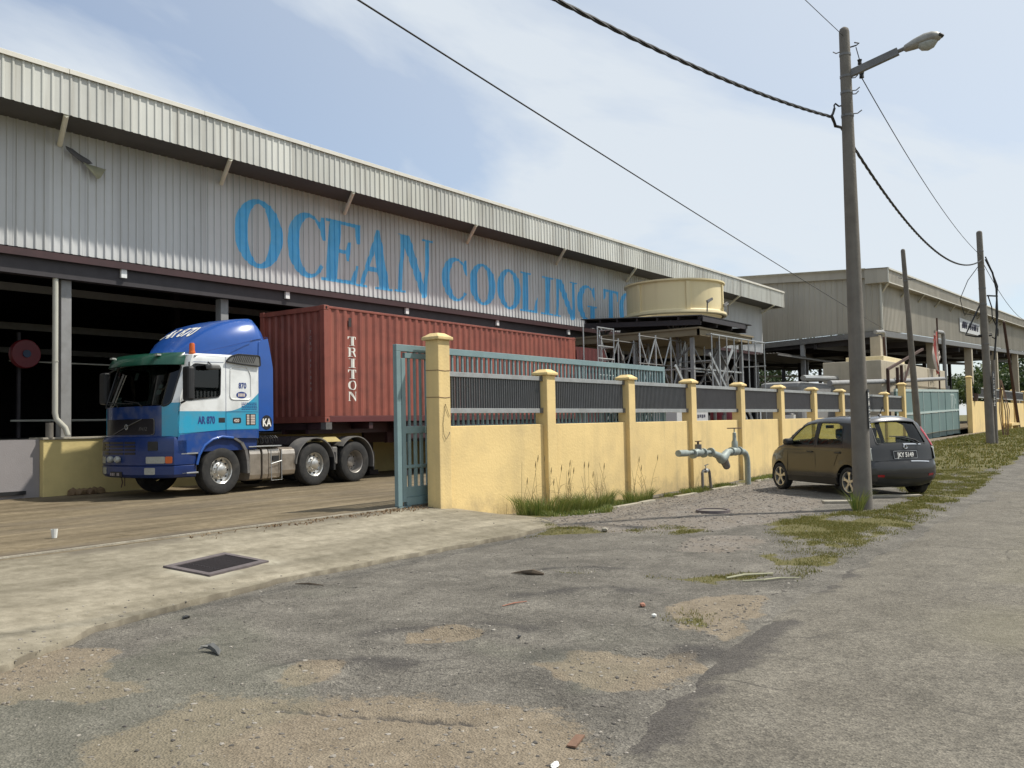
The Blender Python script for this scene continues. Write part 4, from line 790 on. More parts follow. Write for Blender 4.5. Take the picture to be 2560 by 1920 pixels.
mb = MB(); mb.box(.45, .08, 1.5, .85, WD - .08, 1.98); mb.box(1.5, .25, 1.3, 1.75, .85, 2.55); mb.box(1.5, 1.7, 1.3, 1.75, 2.3, 2.55); mb.box(1.9, .05, 1.3, 2.42, WD - .05, 2.2); mb.box(1.85, .05, 2.2, 1.87, WD - .05, 3.0); mb.build('cabin_interior', 'black_plastic', tk)
MB().tube([(.98 + .0 * i, .55 + .22 * math.cos(i * PI / 8), 2.05 + .2 * math.sin(i * PI / 8)) for i in range(17)], .016, 6).build('steering_wheel', 'black_plastic', tk)
def fpatch(n, Y0, Y1, z0, z1, off, m, thick=.015, fn=None, r=.02):
    f = fn or front(off); return panel(MB(), [rrect(Y0, z0, Y1, z1, r, 3)], f, .08, None, thick, True).build(n, m, tk, smooth=35)
for (a, b, c, d, m) in ((.42, .52, 2.30, 2.38, 'paper_white'), (.42, .54, 2.17, 2.27, 'paper_white'), (1.22, 1.34, 2.50, 2.66, 'paper_white'), (1.55, 1.80, 1.98, 2.06, 'paper_white'), (1.6, 1.78, 2.08, 2.14, 'paper_white'), (1.25, 1.42, 1.97, 2.05, 'reel_blue')): fpatch('windscreen_sticker', a, b, c, d, -.03, m, .002)
for y0 in (.75, 1.55):
    MB().tube([front(.02)(y0, 1.92), front(.03)(y0 + .12, 2.0), front(.022)(y0 + .62, 2.06)], .012, 5).tube([front(.02)(y0 + .30, 1.99), front(.02)(y0 + .95, 2.02)], .010, 4).build('wiper', 'black_plastic', tk)
# grille and badge
fpatch('grille', .45, WD - .45, 1.335, 1.665, .012, 'grille_black', .014, r=.04); edge_loop(rrect(.45, 1.335, WD - .45, 1.665, .04), front(.015), .009).build('grille_frame', 'galv_dark', tk)
mb = MB(); F_ = front(.022); pts = [(1.72 - .96 * i / 8, 1.345 + .31 * i / 8) for i in range(9)]
for a, b in zip(pts, pts[1:]): mb.bar(F_(*a), F_(*b), .012, .032, up=(1, 0, 0))
mb.build('badge_bar', 'grey_plastic', tk); mb = MB(); mb.lathe([(.05, 0), (.062, .006), (.05, .012), (.042, .006), (.05, 0)], Matrix.Translation(F_(1.24, 1.50)) @ Matrix.Rotation(-PI / 2, 4, 'Y'), 16); mb.bar(F_(1.24, 1.45), F_(1.24, 1.56), .014); mb.build('badge', 'galv', tk)
text('lettering', 'FH12', .10, lambda u, v: F_(.84 - u, 1.42 + v), 'galv_dark', tk, shear=.25)
# sun visor
mb = MB(); rows = []
for i in range(19):
    y = .06 + (WD - .12) * i / 18; b0 = bulge(y); e = 1 - abs(2 * i / 18 - 1) ** 6
    rows.append([(xf(3.) + b0 + .03, y, 3.055), (xf(3.) + b0 - .12, y, 3.045), (xf(2.9) + b0 - .22 * e - .05, y, 2.95), (xf(2.8) + b0 - .26 * e - .05, y, 2.80), (xf(2.8) + b0 - .24 * e - .045, y, 2.795)])
o = mb.grid(rows).build('sun_visor', 'visor_green', tk, smooth=50); o.modifiers.new('thickness', 'SOLIDIFY').thickness = .012
for y in (.45, 2.0): MB().box(xf(2.9) + bulge(y) - .30, y - .05, 2.98, xf(2.9) + bulge(y) - .20, y + .05, 3.02).build('marker_lamp', 'lamp_lens', tk, bevel=.01)
# bumper
def bplan(inset):
    P = [(.80, .03), (.55, .0 + inset)]
    for i in range(21): y = .0 + WD * i / 20; P.append((bulge(y) * 1.0 - .09 + inset, max(inset, min(WD - inset, y))))
    return P + [(.55, WD - inset), (.80, WD - .03)]
mb = MB(); mb.grid([[(x, y, z) for x, y in bplan(i)] for z, i in ((.42, .16), (.44, .05), (.50, .0), (.67, .0), (.685, .022), (.70, .0), (.95, .0), (1.20, .0), (1.27, .03), (1.30, .10))]); mb.build('bumper', 'truck_deep_shaded', tk, smooth=30)
BP = lambda k: (lambda u, v, w=0.: (bulge(u) - .09 - k + w, u, v))
for s in (0, 1):
    f = lambda a, b: (a, b) if not s else (WD - b, WD - a)
    fpatch('headlamp', *f(.16, .56), .735, .875, 0, 'lamp_lens', .01, BP(.012)); fpatch('indicator', *f(.03, .15), .735, .875, 0, 'amber', .01, BP(.012)); fpatch('fog_lamp', *f(.36, .60), .505, .645, 0, 'lamp_lens', .01, BP(.012)); fpatch('lamp_recess', *f(.30, .52), 1.0, 1.19, 0, 'black_plastic', .01, BP(.008))
for k in range(4): 
    for (a, b) in ((.85, 1.2), (1.24, 1.75), (1.79, 2.05)): fpatch('intake_slat', a, b, .92 + .075 * k, .965 + .075 * k, 0, 'grille_black', .006, BP(.006), .01)
for y in (1.38, 1.66): MB().lathe([(.0, .07), (.05, .065), (.072, .04), (.075, .02), (.06, -.03), (0, -.06)], Matrix.Translation((bulge(y) - .13, y, .82)) @ Matrix.Rotation(-PI / 2, 4, 'Y'), 18).build('spot_lamp', 'lamp_lens', tk, smooth=40)
fpatch('number_plate', 1.28, 1.74, .45, .56, 0, 'sign_black', .006, BP(.012), .01); mb = MB()
for i in range(7):
    if i != 3: mb.box(bulge(1.5) - .105, 1.70 - i * .058, .475, bulge(1.5) - .1045, 1.70 - i * .058 - .035, .535)
mb.build('plate_marks', 'faded_white', tk); MB().tube([(.0, 1.45, .44), (.02, 1.45, .33), (.0, 1.46, .22)], .012, 5).tube([(.04, 1.40, .44), (.05, 1.41, .25)], .010, 5).build('hanging_chain', 'rust', tk)
# step and wheel arch
MB().box(.42, .06, .48, .84, .5, .93).build('step_box', 'black_plastic', tk); MB().box(.42, .0, .905, .84, .06, .935).box(.44, .0, .50, .84, .08, .53).build('step_edge', 'galv', tk, bevel=.005)
ARCH = [(.80, .68), (.86, .88), (1.0, 1.08), (1.2, 1.2), (1.45, 1.255), (1.75, 1.22)]
for yy in (0., WD): MB().tube([(x, yy, z) for x, z in ARCH], .03, 8).build('arch_lip', 'truck_blue', tk, smooth=60)
mb = MB(); GD = [(1.72, 1.22), (1.95, 1.10), (2.07, .93), (2.12, .7), (2.14, .42)]
for a, b in zip(GD, GD[1:]): mb.add([(a[0], .0, a[1]), (b[0], .0, b[1]), (b[0], .42, b[1]), (a[0], .42, a[1]), (a[0] + .07, .0, a[1] + .03), (b[0] + .07, .0, b[1] + .01), (b[0] + .07, .42, b[1]), (a[0] + .07, .42, a[1] + .03)], [(0, 1, 2, 3), (4, 7, 6, 5), (0, 4, 5, 1)])
mb.build('splash_guard', 'mudguard', tk)
# doors, handle, recess panel, decals on the near side
mb = MB()
for pl in ([(1.555, 1.27), (1.555, 3.0)], [(.72, 2.86), (1.5, 2.88)], [(1.56, 1.80), (2.44, 1.80)], [(.36, 1.34), (1.55, 1.405), (2.45, 1.41)], [(.345, 1.35), (.36, 1.98), (.60, 2.80)]):
    for a, b in zip(pl, pl[1:]): mb.bar(side(.0005)(*a), side(.0005)(*b), .004, .012, up=(0, 1, 0))
mb.build('panel_gap', 'navy', tk); edge_loop(rpoly([(1.66, 2.07), (2.24, 2.07), (2.24, 2.62), (2.14, 2.80), (1.68, 2.80)], .1), side(.003), .014).build('recess_trim', 'white_paint', tk, smooth=60)
MB().box(1.36, -.006, 1.56, 1.53, .01, 1.67).build('door_handle', 'black_plastic', tk, bevel=.008)
sd = lambda x0, z0, k=.004: (lambda u, v: (x0 + u, -k, z0 + v))
text('lettering', 'AR 870', .215, sd(.83, 1.545), 'navy', tk, xscale=.66, bold=.008); text('lettering', '870', .175, sd(1.90, 2.32), 'navy', tk, xscale=.82, bold=.006)
MB().prism(ell(1.98, 2.17, .145, .075, 24), lambda u, v, w: (u, w, v), -.004, 0).build('oval_badge', 'navy', tk); mb = MB()
for i in range(5): mb.box(1.885 + i * .040, -.006, 2.135, 1.885 + i * .040 + .030, -.0045, 2.205)
mb.build('badge_marks', 'flag_white', tk); mb = MB(); q = random.Random(3)
for r_ in range(5):
    x = 1.98
    while x < 2.40: l = q.uniform(.02, .06); mb.box(x, -.003, 1.985 - r_ * .035, min(x + l, 2.42), -.001, 1.985 - r_ * .035 + .018); x += l + .012
mb.build('fine_print', 'navy', tk); MB().prism(rrect(1.74, 1.545, 1.96, 1.665, .03), lambda u, v, w: (u, w, v), -.005, 0).build('power_badge', 'black_plastic', tk); text('lettering', '420', .095, sd(1.765, 1.57, .0065), 'flag_white', tk, bold=.003)
MB().box(2.10, -.006, 1.50, 2.37, 0, 1.75).build('data_plate', 'sign_black', tk); mb = MB()
for r_ in range(6):
    for c_ in ((2.12, 2.19), (2.23, 2.35)): mb.box(c_[0], -.008, 1.515 + r_ * .038, c_[1], -.0065, 1.54 + r_ * .038)
mb.build('plate_marks', 'flag_white', tk)
# mirrors
for y0, y1 in ((-.34, -.10), (WD + .10, WD + .34)): 
    MB().box(.36, y0, 2.02, .52, y1, 2.74).build('mirror', 'black_plastic', tk, bevel=.05); ya = 0 if y0 < 0 else WD; ym = (y0 + y1) / 2
    MB().tube([(.46, ym, 2.70), (.62, ya, 2.84)], .018, 6).tube([(.44, ym, 2.06), (.42, ya, 1.98)], .022, 6).build('mirror_arm', 'black_plastic', tk)
MB().box(.98, -.26, 2.70, 1.22, -.06, 2.80).build('kerb_mirror', 'grey_plastic', tk, bevel=.03); MB().tube([(1.1, -.1, 2.8), (1.1, .02, 2.88)], .015, 6).build('mirror_arm', 'black_plastic', tk)
# louvre vent, beacon
LV = rpoly([(1.53, 2.90), (1.66, 3.02), (1.85, 3.075), (2.46, 3.07), (2.48, 2.83), (1.95, 2.86)], .05)
panel(MB(), [LV], lambda u, v, w=0: (u, -.05 + w, v), None, None, .06).build('side_vent', 'grey_plastic', tk); edge_loop(LV, lambda u, v: (u, -.05, v), .016).build('vent_rim', 'black_plastic', tk); mb = MB()
for i in range(12): x = 1.70 + i * .052; mb.bar((x, -.056, 2.90), (x + .07, -.056, 3.04), .012, .012, up=(0, 1, 0))
mb.build('vent_slat', 'black_plastic', tk); MB().lathe([(.07, 0), (.07, .05), (.06, .06), (.058, .20), (.045, .235), (0, .24)], Matrix.Translation((.84, .20, 3.04)), 14).build('beacon', 'amber', tk, smooth=40)
# roof deflector
st = [(.80, 3.10, .42, .28), (.95, 3.27, .62, .42), (1.15, 3.45, .82, .56), (1.45, 3.66, 1.0, .70), (1.80, 3.83, 1.14, .84), (2.15, 3.93, 1.21, .93), (2.45, 3.98, 1.245, .98), (2.56, 3.96, 1.25, .98), (2.66, 3.80, 1.25, 1.0), (2.76, 3.50, 1.25, 1.06)]
rows = []; c0 = WD / 2
for x, zt, wb, wt in st: rows.append([(x, c0 + s * y, z) for s, y, z in ((-1, wb, 3.04), (-1, wb * .985, 3.04 + (zt - 3.04) * .45), (-1, wt + (wb - wt) * .55, zt - (zt - 3.04) * .22), (-1, wt * .96, zt - .03), (-1, wt * .5, zt), (1, 0, zt + .005), (1, wt * .5, zt), (1, wt * .96, zt - .03), (1, wt + (wb - wt) * .55, zt - (zt - 3.04) * .22), (1, wb * .985, 3.04 + (zt - 3.04) * .45), (1, wb, 3.04))])
rows.insert(0, [(.70, c0 + (j - 5) * .07, 3.05) for j in range(11)]); df = MB().grid(rows).build('roof_deflector', 'truck_blue', tk, smooth=48)
mb = MB(); FD = side(.016, .001); 
for a, b in zip([(1.0, 3.08), (1.7, 3.26), (2.3, 3.42), (2.75, 3.52)], [(1.7, 3.26), (2.3, 3.42), (2.75, 3.52), (2.75, 3.52)]):
    if a != b: mb.bar((a[0], .05, a[1]), (b[0], .018, b[1]), .008, .014, up=(0, 1, 0))
mb.build('panel_gap', 'navy', df)
def top_at(x, dy):
    for (a, za, _, wa), (b, zb, _, wb) in zip(st, st[1:]):
        if a <= x <= b: t = (x - a) / (b - a); zt = za + (zb - za) * t; return zt + .016 - .03 * (abs(dy) / (wa + (wb - wa) * t)) ** 2
V, F = text2d('AR 870', .50, .70, 0, 'CENTER', .012)
mb = MB(); mb.add([(1.22 + v, c0 + .05 - u, top_at(1.22 + v, .05 - u)) for u, v in V], F)
o = mb.build('lettering', 'letter_white', df)
for s in (0, 1):
    fm = (lambda u, v, w=0: (u, .012 + .05 * max(0, v - 3.05) + w, v)) if not s else (lambda u, v, w=0: (u, WD - .012 - .05 * max(0, v - 3.05) - w, v))
    panel(MB(), [rpoly([(2.475, 1.36), (2.90, 1.36), (2.90, 2.80), (2.84, 3.13), (2.775, 3.50), (2.50, 3.40), (2.475, 3.0)], .03)], fm, None, .2, .03, bool(s)).build('side_fairing', 'truck_blue', tk, smooth=30)
MB().prism(ell(2.70, 1.555, .155, .165, 24), lambda u, v, w: (u, w, v), .004, .011).build('decal_disc', 'sign_black', tk); text('lettering', 'KA', .24, lambda u, v: (2.575 + u, .0015, 1.47 + v), 'letter_white', tk, xscale=.78, bold=.008)
# chassis, tank, fifth wheel
mb = MB(); mb.box(.5, .85, .72, 6.35, .93, 1.0); mb.box(.5, 1.62, .72, 6.35, 1.70, 1.0)
for x in (.8, 2.6, 3.4, 4.9, 6.2): mb.box(x, .93, .75, x + .1, 1.62, .95)
for x in (1.47, 4.23, 5.64): mb.tube([(x, .3, .53), (x, WD - .3, .53)], .09, 8)
mb.box(.6, .55, .55, 1.3, 2.0, 1.2); mb.box(2.2, .9, .4, 3.6, 1.7, .8); mb.build('chassis_frame', 'chassis', tk)
def segm(n, x0, x1, y0=.05, z0=.24, z1=.99, m='tank_alu'):
    return MB().prism([(y0 + .0, z0 + .13), (y0 + .03, z0 + .03), (y0 + .13, z0), (y0 + .55, z0), (y0 + .62, z0 + .1), (y0 + .62, z1 - .1), (y0 + .55, z1), (y0 + .13, z1), (y0 + .03, z1 - .05), (y0, z1 - .15)], lambda u, v, w: (w, u, v), x0, x1).build(n, m, tk, bevel=.012)
segm('fuel_tank', 2.24, 2.56); segm('fuel_tank', 2.60, 2.76, .03); segm('tank_panel', 2.80, 3.14, .06); segm('battery_box', 3.19, 3.60, .05, .30, .96)
MB().box(2.2, .02, .995, 3.15, .5, 1.02).build('tank_cover', 'galv', tk, bevel=.005); mb = MB()
mb.tube([(2.83, .02, .93), (2.83, .01, .22), (3.14, .01, .22), (3.14, .02, .93)], .012, 6); mb.tube([(2.83, .01, .60), (3.14, .01, .66)], .012, 6); mb.build('step_rail', 'galv', tk); MB().box(2.9, .035, .66, 3.08, .055, .78).build('step_hole', 'black_plastic', tk)
MB().prism([(3.95, 1.02), (4.2, 1.20), (5.1, 1.20), (5.4, 1.05), (5.4, 1.0), (3.95, 1.0)], lambda u, v, w: (u, w, v), .8, 1.75).build('fifth_wheel', 'chassis', tk); MB().prism([(4.45, 1.05), (4.62, 1.17), (5.0, 1.17), (5.2, 1.05)], lambda u, v, w: (u, w, v), .10, .7).build('yellow_plate', 'plaster_dock', tk)
mb = MB()
for k in range(3): mb.tube([(2.5 + .022 * i + k * .1, .45 + .09 * math.cos(i * .9) + k * .2, 1.15 + .09 * math.sin(i * .9)) for i in range(40)], .013, 5)
mb.build('coiled_hose', 'black_plastic', tk)
# wheels
tyre = [(.285, -.145), (.45, -.155), (.5, -.135), (.52, -.10), (.52, -.052), (.508, -.05), (.508, -.038), (.52, -.036), (.52, .036), (.508, .038), (.508, .05), (.52, .052), (.52, .10), (.50, .135), (.45, .155), (.36, .152), (.30, .14), (.285, .11)]
def truck_wheel(style):
    w = MB().lathe(tyre, RX90, 40).build('wheel', 'tyre', tk, smooth=35)
    if style == 'front': prof = [(.288, .135), (.274, .125), (.262, .05), (.20, .028), (.185, .075), (.125, .105), (.115, .15), (.09, .165), (0, .168)]
    else: prof = [(.288, .135), (.272, .12), (.262, .0), (.25, -.06), (.14, -.075), (.125, -.01), (.11, .0), (0, .0)]
    r = MB().lathe(prof, RX90, 36).build('rim', 'alloy' if style == 'front' else 'steel_rim', w, smooth=40); mb = MB(); z = .046 if style == 'front' else -.068; rr = .226 if style == 'front' else .205
    for i in range(10): a = 2 * PI * i / 10; mb.lathe([(.0, z + .003), (.026, z + .003), (.027, z - .02)], RX90 @ Matrix.Translation((rr * math.cos(a), rr * math.sin(a), 0)), 10)
    mb.build('hand_hole', 'hub_dark', w); mb = MB(); z = .092 if style == 'front' else -.07
    for i in range(10): a = 2 * PI * (i + .5) / 10; mb.lathe([(.018, z - .02), (.018, z + .028), (.0, z + .03)], RX90 @ Matrix.Translation(((.155 if style == 'front' else .165) * math.cos(a), (.155 if style == 'front' else .165) * math.sin(a), 0)), 6)
    mb.build('wheel_nut', 'chrome', w); return w
def put(w, loc, rz=0): 
    c = w.copy(); COL.objects.link(c); c.parent = tk; c.location = loc; c.rotation_euler = (0, 0, rz)
    for g_ in w.children: d = g_.copy(); COL.objects.link(d); d.parent = c
wf = truck_wheel('front'); wf.location = (1.47, .19, .52); put(wf, (1.47, WD - .19, .52), PI); put(wf, (4.23, .19, .52)); put(wf, (4.23, WD - .19, .52), PI)
wr = truck_wheel('rear'); wr.location = (5.64, .19, .52); put(wr, (5.64, .52, .52)); put(wr, (5.64, WD - .19, .52), PI)
for x, a0, a1 in ((4.23, .02, PI * .98), (5.64, -.25, PI * .78)):
    for y in (.0, WD - .44): MB().lathe([(.63, 0), (.63, .44), (.655, .44), (.655, .0), (.63, 0)], Matrix.Translation((x, y + .44, .52)) @ RX90, 18, a0, a1).build('mudguard', 'mudguard', tk, smooth=40)
MB().prism([(4.84, .35), (4.90, .35), (4.92, .78), (4.84, .8)], lambda u, v, w: (u, w, v), .02, .42).build('mudflap', 'black_plastic', tk); MB().prism([(6.30, .28), (6.33, .28), (6.33, .75), (6.28, .75)], lambda u, v, w: (u, w, v), .02, .42).build('mudflap', 'black_plastic', tk); MB().box(4.88, .1, .48, 5.06, .5, .92).build('air_tank', 'mudguard', tk, bevel=.03)
# ================================================================ TRAILER AND CONTAINER
TR = math.radians(1.6)
tl = thing('skeletal_trailer', 'dark maroon skeletal trailer under the red container', 'trailer', (14.78, 16.76, .2), TR)
mb = MB(); 
for y in (.72, 1.62): mb.box(.1, y, 1.25, 3.2, y + .1, 1.52); mb.box(3.0, y, .95, 12.1, y + .1, 1.52)
for x in (.1, 1.6, 3.1, 5, 7, 9, 11, 12.0): mb.box(x, .05, 1.36, x + .14, 2.39, 1.52)
mb.build('frame', 'maroon_steel', tl); mb = MB(); mb.box(3.2, .06, 1.06, 12.1, .10, 1.50); mb.build('side_rail', 'maroon_steel', tl)
for x in (.03, 12.02):
    for y in (-.02, 2.28): MB().box(x - .02, y, 1.36, x + .18, y + .18, 1.535).build('twist_lock', 'galv_dark', tl)
text('lettering', 'KA', .20, lambda u, v: (3.6 + u, .056, 1.22 + v), 'faded_white', tl, xscale=.75)
for y in (.5, 1.8): MB().box(3.4, y, .15, 3.55, y + .15, 1.3).box(3.3, y - .1, .02, 3.65, y + .25, .15).build('landing_leg', 'chassis', tl)
trw = MB().lathe(tyre, RX90, 28).build('wheel', 'tyre', tl, smooth=35); MB().lathe([(.288, .135), (.272, .12), (.25, -.06), (.14, -.075), (.125, .02), (0, .02)], RX90, 24).build('rim', 'steel_rim', trw, smooth=40); trw.location = (8.9, .2, .52)
for x in (8.9, 10.2, 11.5):
    for y, r_ in ((.2, 0), (2.24, PI)):
        if (x, y) != (8.9, .2):
            c = trw.copy(); COL.objects.link(c); c.location = (x, y, .52); c.rotation_euler = (0, 0, r_)
            for g_ in trw.children: d = g_.copy(); COL.objects.link(d); d.parent = c
    MB().box(x - .08, .2, .44, x + .08, 2.24, .6).build('axle', 'chassis', tl)
ct = thing('shipping_container', 'long rust red corrugated shipping container lettered in white on the trailer', 'container', (14.78, 16.76, 1.74), TR); CL, CW, CH = 12.19, 2.44, 2.93
def ccorr(x0, x1, pitch, h):
    P = [(x0, 0)]; x = x0
    while x + pitch < x1 + .01: P += [(x + .07, 0), (x + .07 + .068, h), (x + .07 + .068 + .072, h), (x + pitch, 0)]; x += pitch
    return P + [(x1, 0)]
PCt = ccorr(.16, CL - .16, .2765, .036)
for s in (0, 1): 
    f = (lambda z: (lambda x, o: (x, .008 + o, z))) if not s else (lambda z: (lambda x, o: (x, CW - .008 - o, z)))
    sheet_corr(MB(), PCt, f(.16), f(CH - .07)).build('side_panel', 'box_red', ct)
sheet_corr(MB(), ccorr(.16, CW - .16, .25, .04), lambda y, o: (.06 + o, y, .16), lambda y, o: (.06 + o, y, CH - .08)).build('front_panel', 'box_red', ct)
MB().box(CL - .06, .16, .16, CL - .02, CW - .16, CH - .1).build('door', 'box_red', ct); MB().box(.1, .05, CH - .09, CL - .1, CW - .05, CH - .04).build('roof_panel', 'box_red', ct); MB().box(.1, .03, .02, CL - .1, CW - .03, .15).build('floor', 'box_dark', ct)
for y in (0, CW - .08): MB().box(.16, y, CH - .07, CL - .16, y + .07, CH - .01).build('top_rail', 'box_red', ct, bevel=.008); MB().box(.16, y, .0, CL - .16, y + .06, .155).build('bottom_rail', 'box_dark', ct, bevel=.008)
for x in (0, CL - .14): MB().box(x + .02, .16, CH - .12, x + .12, CW - .16, CH).build('end_rail', 'box_red', ct); MB().box(x + .02, .16, 0, x + .12, CW - .16, .16).build('end_rail', 'box_red', ct)
for x in (0, CL - .16):
    for y in (0, CW - .16):
        MB().box(x, y, .12, x + .158, y + .158, CH - .12).build('corner_post', 'box_red', ct, bevel=.01)
        for z in (-.005, CH - .118): 
            c = MB().box(x - .006, y - .006, z, x + .166, y + .166, z + .124).build('corner_casting', 'box_red', ct, bevel=.012); yy = y - .0068 if y == 0 else y + .166; MB().prism(ell(x + .08, z + .062, .032, .04, 12), lambda u, v, w: (u, w, v), yy, yy + .001).build('casting_hole', 'pit_black', c)
        
xs2 = [p[0] for p in PCt]; os2 = [p[1] for p in PCt]
def ct_map(k): return lambda u, v, w=0: (u, .008 + np.interp(u, xs2, os2) - .003 - .0006 * k, v)
z = 2.20
for ch in 'TRITON': paint_letter(ch, .845, 1.135, z - .235, z, 0, ct, ct_map, xs2, m='letter_white'); z -= .285
xs3 = [p[0] for p in ccorr(.16, CW - .16, .25, .04)]; os3 = [p[1] for p in ccorr(.16, CW - .16, .25, .04)]; z = 2.26
for ch in 'TCKU 471048 6':
    if ch != ' ': V, F = text2d(ch, .115, .8); MB().add([(.06 + np.interp(.62 - u, xs3, os3) - .012, .62 - u, z + v) for u, v in V], F).build('lettering', 'faded_white', ct)
    z -= .145
MB().box(.85, .004, 2.45, .95, .0065, 2.68).build('data_plate', 'chassis', ct)
t = thing('red_steel_box', 'separate dark maroon steel box just past the container end', 'container', (27.25, 17.35, .2), .02); MB().box(0, 0, 1.2, 2.4, 2.0, 4.2).build('body', 'box_dark', t); mb = MB(); sheet_corr(mb, ccorr(.1, 2.3, .3, .03), lambda x, o: (x, -.05 + o, 1.25), lambda x, o: (x, -.05 + o, 4.15)); mb.build('side_panel', 'box_dark', t)  # dark red box past the container end, built apart from it
for x in (.1, 2.2): MB().box(x, .1, 0, x + .12, 1.9, 1.2).build('leg', 'chassis', t)
# ================================================================ PARKED CAR
car = thing('parked_car', 'dark grey hatchback with plate JKY 5149 parked nose to the yellow wall', 'car', (18.42, 4.54, .035), math.radians(51.5))
WHR = .292; WB = 2.44
PROF = [(-.50, .26), (-.60, .34), (-.635, .46), (-.63, .62), (-.585, .70), (-.565, .84), (-.545, .98), (-.50, 1.06), (-.36, 1.30), (-.26, 1.44), (-.18, 1.50), (.05, 1.535), (.5, 1.562), (.95, 1.565), (1.35, 1.535), (1.62, 1.475), (1.95, 1.28), (2.22, 1.09), (2.36, 1.005), (2.6, .945), (2.85, .86), (3.0, .74), (3.07, .60), (3.085, .42), (3.03, .30), (2.95, .22)]
def arch(cx, r, a0, a1, n=12): return [(cx + r * math.cos(a0 + (a1 - a0) * i / n), WHR + r * math.sin(a0 + (a1 - a0) * i / n)) for i in range(n + 1)]
OUT = PROF + arch(WB, .345, -.2, PI + .2) + arch(0, .345, -.2, PI + .2)
pd = pdist(PROF)
def Wc(x, z):
    w = .835
    if z > .93: w -= .19 * ((z - .93) / .62) ** 1.25
    if x > 2.0: w -= .20 * ((x - 2.0) / 1.08) ** 2.2
    if x < .2: w -= .09 * ((.2 - x) / .83) ** 2
    if z < .45: w -= .035 * (.45 - z) / .2
    w += .012 * math.exp(-((math.hypot(x, z - WHR) - .37) / .05) ** 2) + .012 * math.exp(-((math.hypot(x - WB, z - WHR) - .37) / .05) ** 2)
    if .90 < z < .95: w += .004
    return w
def cside(s, k=0., r=.11): return lambda u, v, w=0.: (u, s * (Wc(u, v) - rnd(pd(u, v), r) + k - w), v)
WF = rpoly([(1.10, 1.0), (2.04, .985), (1.98, 1.06), (1.60, 1.375), (1.40, 1.43), (1.12, 1.45)], .04); WR = rpoly([(.16, 1.04), (1.0, 1.0), (1.0, 1.455), (.42, 1.445), (.24, 1.38)], .05)
for s in (1, -1):
    panel(MB(), [OUT, WF, WR], cside(s), .08, .07, .02, s < 0).build('body_side', 'car_paint', car, smooth=40)
    for q in (WF, WR): panel(MB(), [q], cside(s, -.012), .2, .1, 0, s < 0).build('side_window', 'car_glass', car, smooth=180); edge_loop(q, cside(s, .001), .010).build('window_seal', 'black_plastic', car)
    mb = MB()
    for pl in ([(1.05, .40), (1.05, .98)], [(1.05, .98), (1.05, 1.47)], [(2.08, .42), (2.06, .98)], [(.42, .60), (.30, .80), (.12, .98)], [(.42, .40), (2.08, .38)]):
        P = [(a[0] + (b[0] - a[0]) * t, a[1] + (b[1] - a[1]) * t) for a, b in zip(pl, pl[1:]) for t in (0, .5, 1)]
        for a, b in zip(P, P[1:]):
            if a != b: mb.bar(cside(s, .0008)(*a), cside(s, .0008)(*b), .004, .009, up=(0, 1, 0))
    mb.build('door_gap', 'black_plastic', car)
    for x in (.28, 1.22): mb = MB(); p = Vector(cside(s, .004)(x, .86)); mb.box(p.x - .09, p.y - .012, .845, p.x + .09, p.y + .022 * 1, .875); mb.build('door_handle', 'black_plastic', car, bevel=.008)
    MB().box(1.84, s * .80, .99, 2.0, s * 1.0, 1.13).build('door_mirror', 'black_plastic', car, bevel=.045)
    panel(MB(), [rpoly([(.36, .36), (2.08, .34), (2.08, .25), (.36, .25)], .02)], cside(s, .012), .2, None, .02).build('sill', 'black_plastic', car)
    # rear lamp cluster: tall red blade above a clear lens
    panel(MB(), [rpoly([(-.535, .98), (-.36, 1.30), (-.27, 1.36), (-.33, 1.10), (-.36, .98)], .02)], cside(s, .012, .10), .05, .06, .02, s < 0).build('tail_lamp', 'red_lens', car, smooth=40)
    panel(MB(), [rpoly([(-.60, .72), (-.55, .97), (-.36, .97), (-.40, .76)], .03)], cside(s, .012, .10), .05, .06, .02, s < 0).build('lamp_cluster', 'lamp_lens', car, smooth=40)
# strip over the car: bumper, tailgate, roof, windscreen, bonnet
L_ = [0]
for a, b in zip(PROF, PROF[1:]): L_.append(L_[-1] + math.hypot(b[0] - a[0], b[1] - a[1]))
def pp(v): return (float(np.interp(v, L_, [p[0] for p in PROF])), float(np.interp(v, L_, [p[1] for p in PROF])))
def strip(k=0.):
    def f(u, v, w=0.):
        x, z = pp(v); e = .012; xa, za = pp(max(0, v - e)); xb, zb = pp(min(L_[-1], v + e)); n = Vector((-(zb - za), (xb - xa))); n = n.normalized() if n.length else Vector((0, 1))
        wt = Wc(x, z) - .11; bu = (1 - abs(u) ** 2.4) * (.07 if x < -.1 else .03 if x < 1.5 else .07) + k - w
        return (x + n.x * bu, u * wt, z + n.y * bu)
    return f
def vz(z, lo, hi):
    for i in range(lo, hi):
        a, b = PROF[i][1], PROF[i + 1][1]
        if min(a, b) <= z <= max(a, b): return L_[i] + (L_[i + 1] - L_[i]) * (z - a) / (b - a + 1e-9)
vr0, vr1 = vz(1.02, 5, 9), vz(1.44, 7, 10); vw0, vw1 = vz(1.46, 13, 17), vz(1.04, 15, 18)
RWIN = rpoly([(-.86, vr0), (.86, vr0), (.90, vr1), (-.90, vr1)], .06); FWIN = rpoly([(-.92, vw0), (.92, vw0), (.95, vw1), (-.95, vw1)], .05)
vroof0, vroof1 = vr1 + .03, vw0 - .02
panel(MB(), [[(-1, 0), (1, 0), (1, vroof0), (-1, vroof0)], RWIN], strip(), .14, .06, .02, True).build('tailgate', 'car_paint', car, smooth=40)
panel(MB(), [[(-1, vroof0), (1, vroof0), (1, vroof1), (-1, vroof1)]], strip(), .14, .12, .02, True).build('roof', 'car_roof', car, smooth=60)
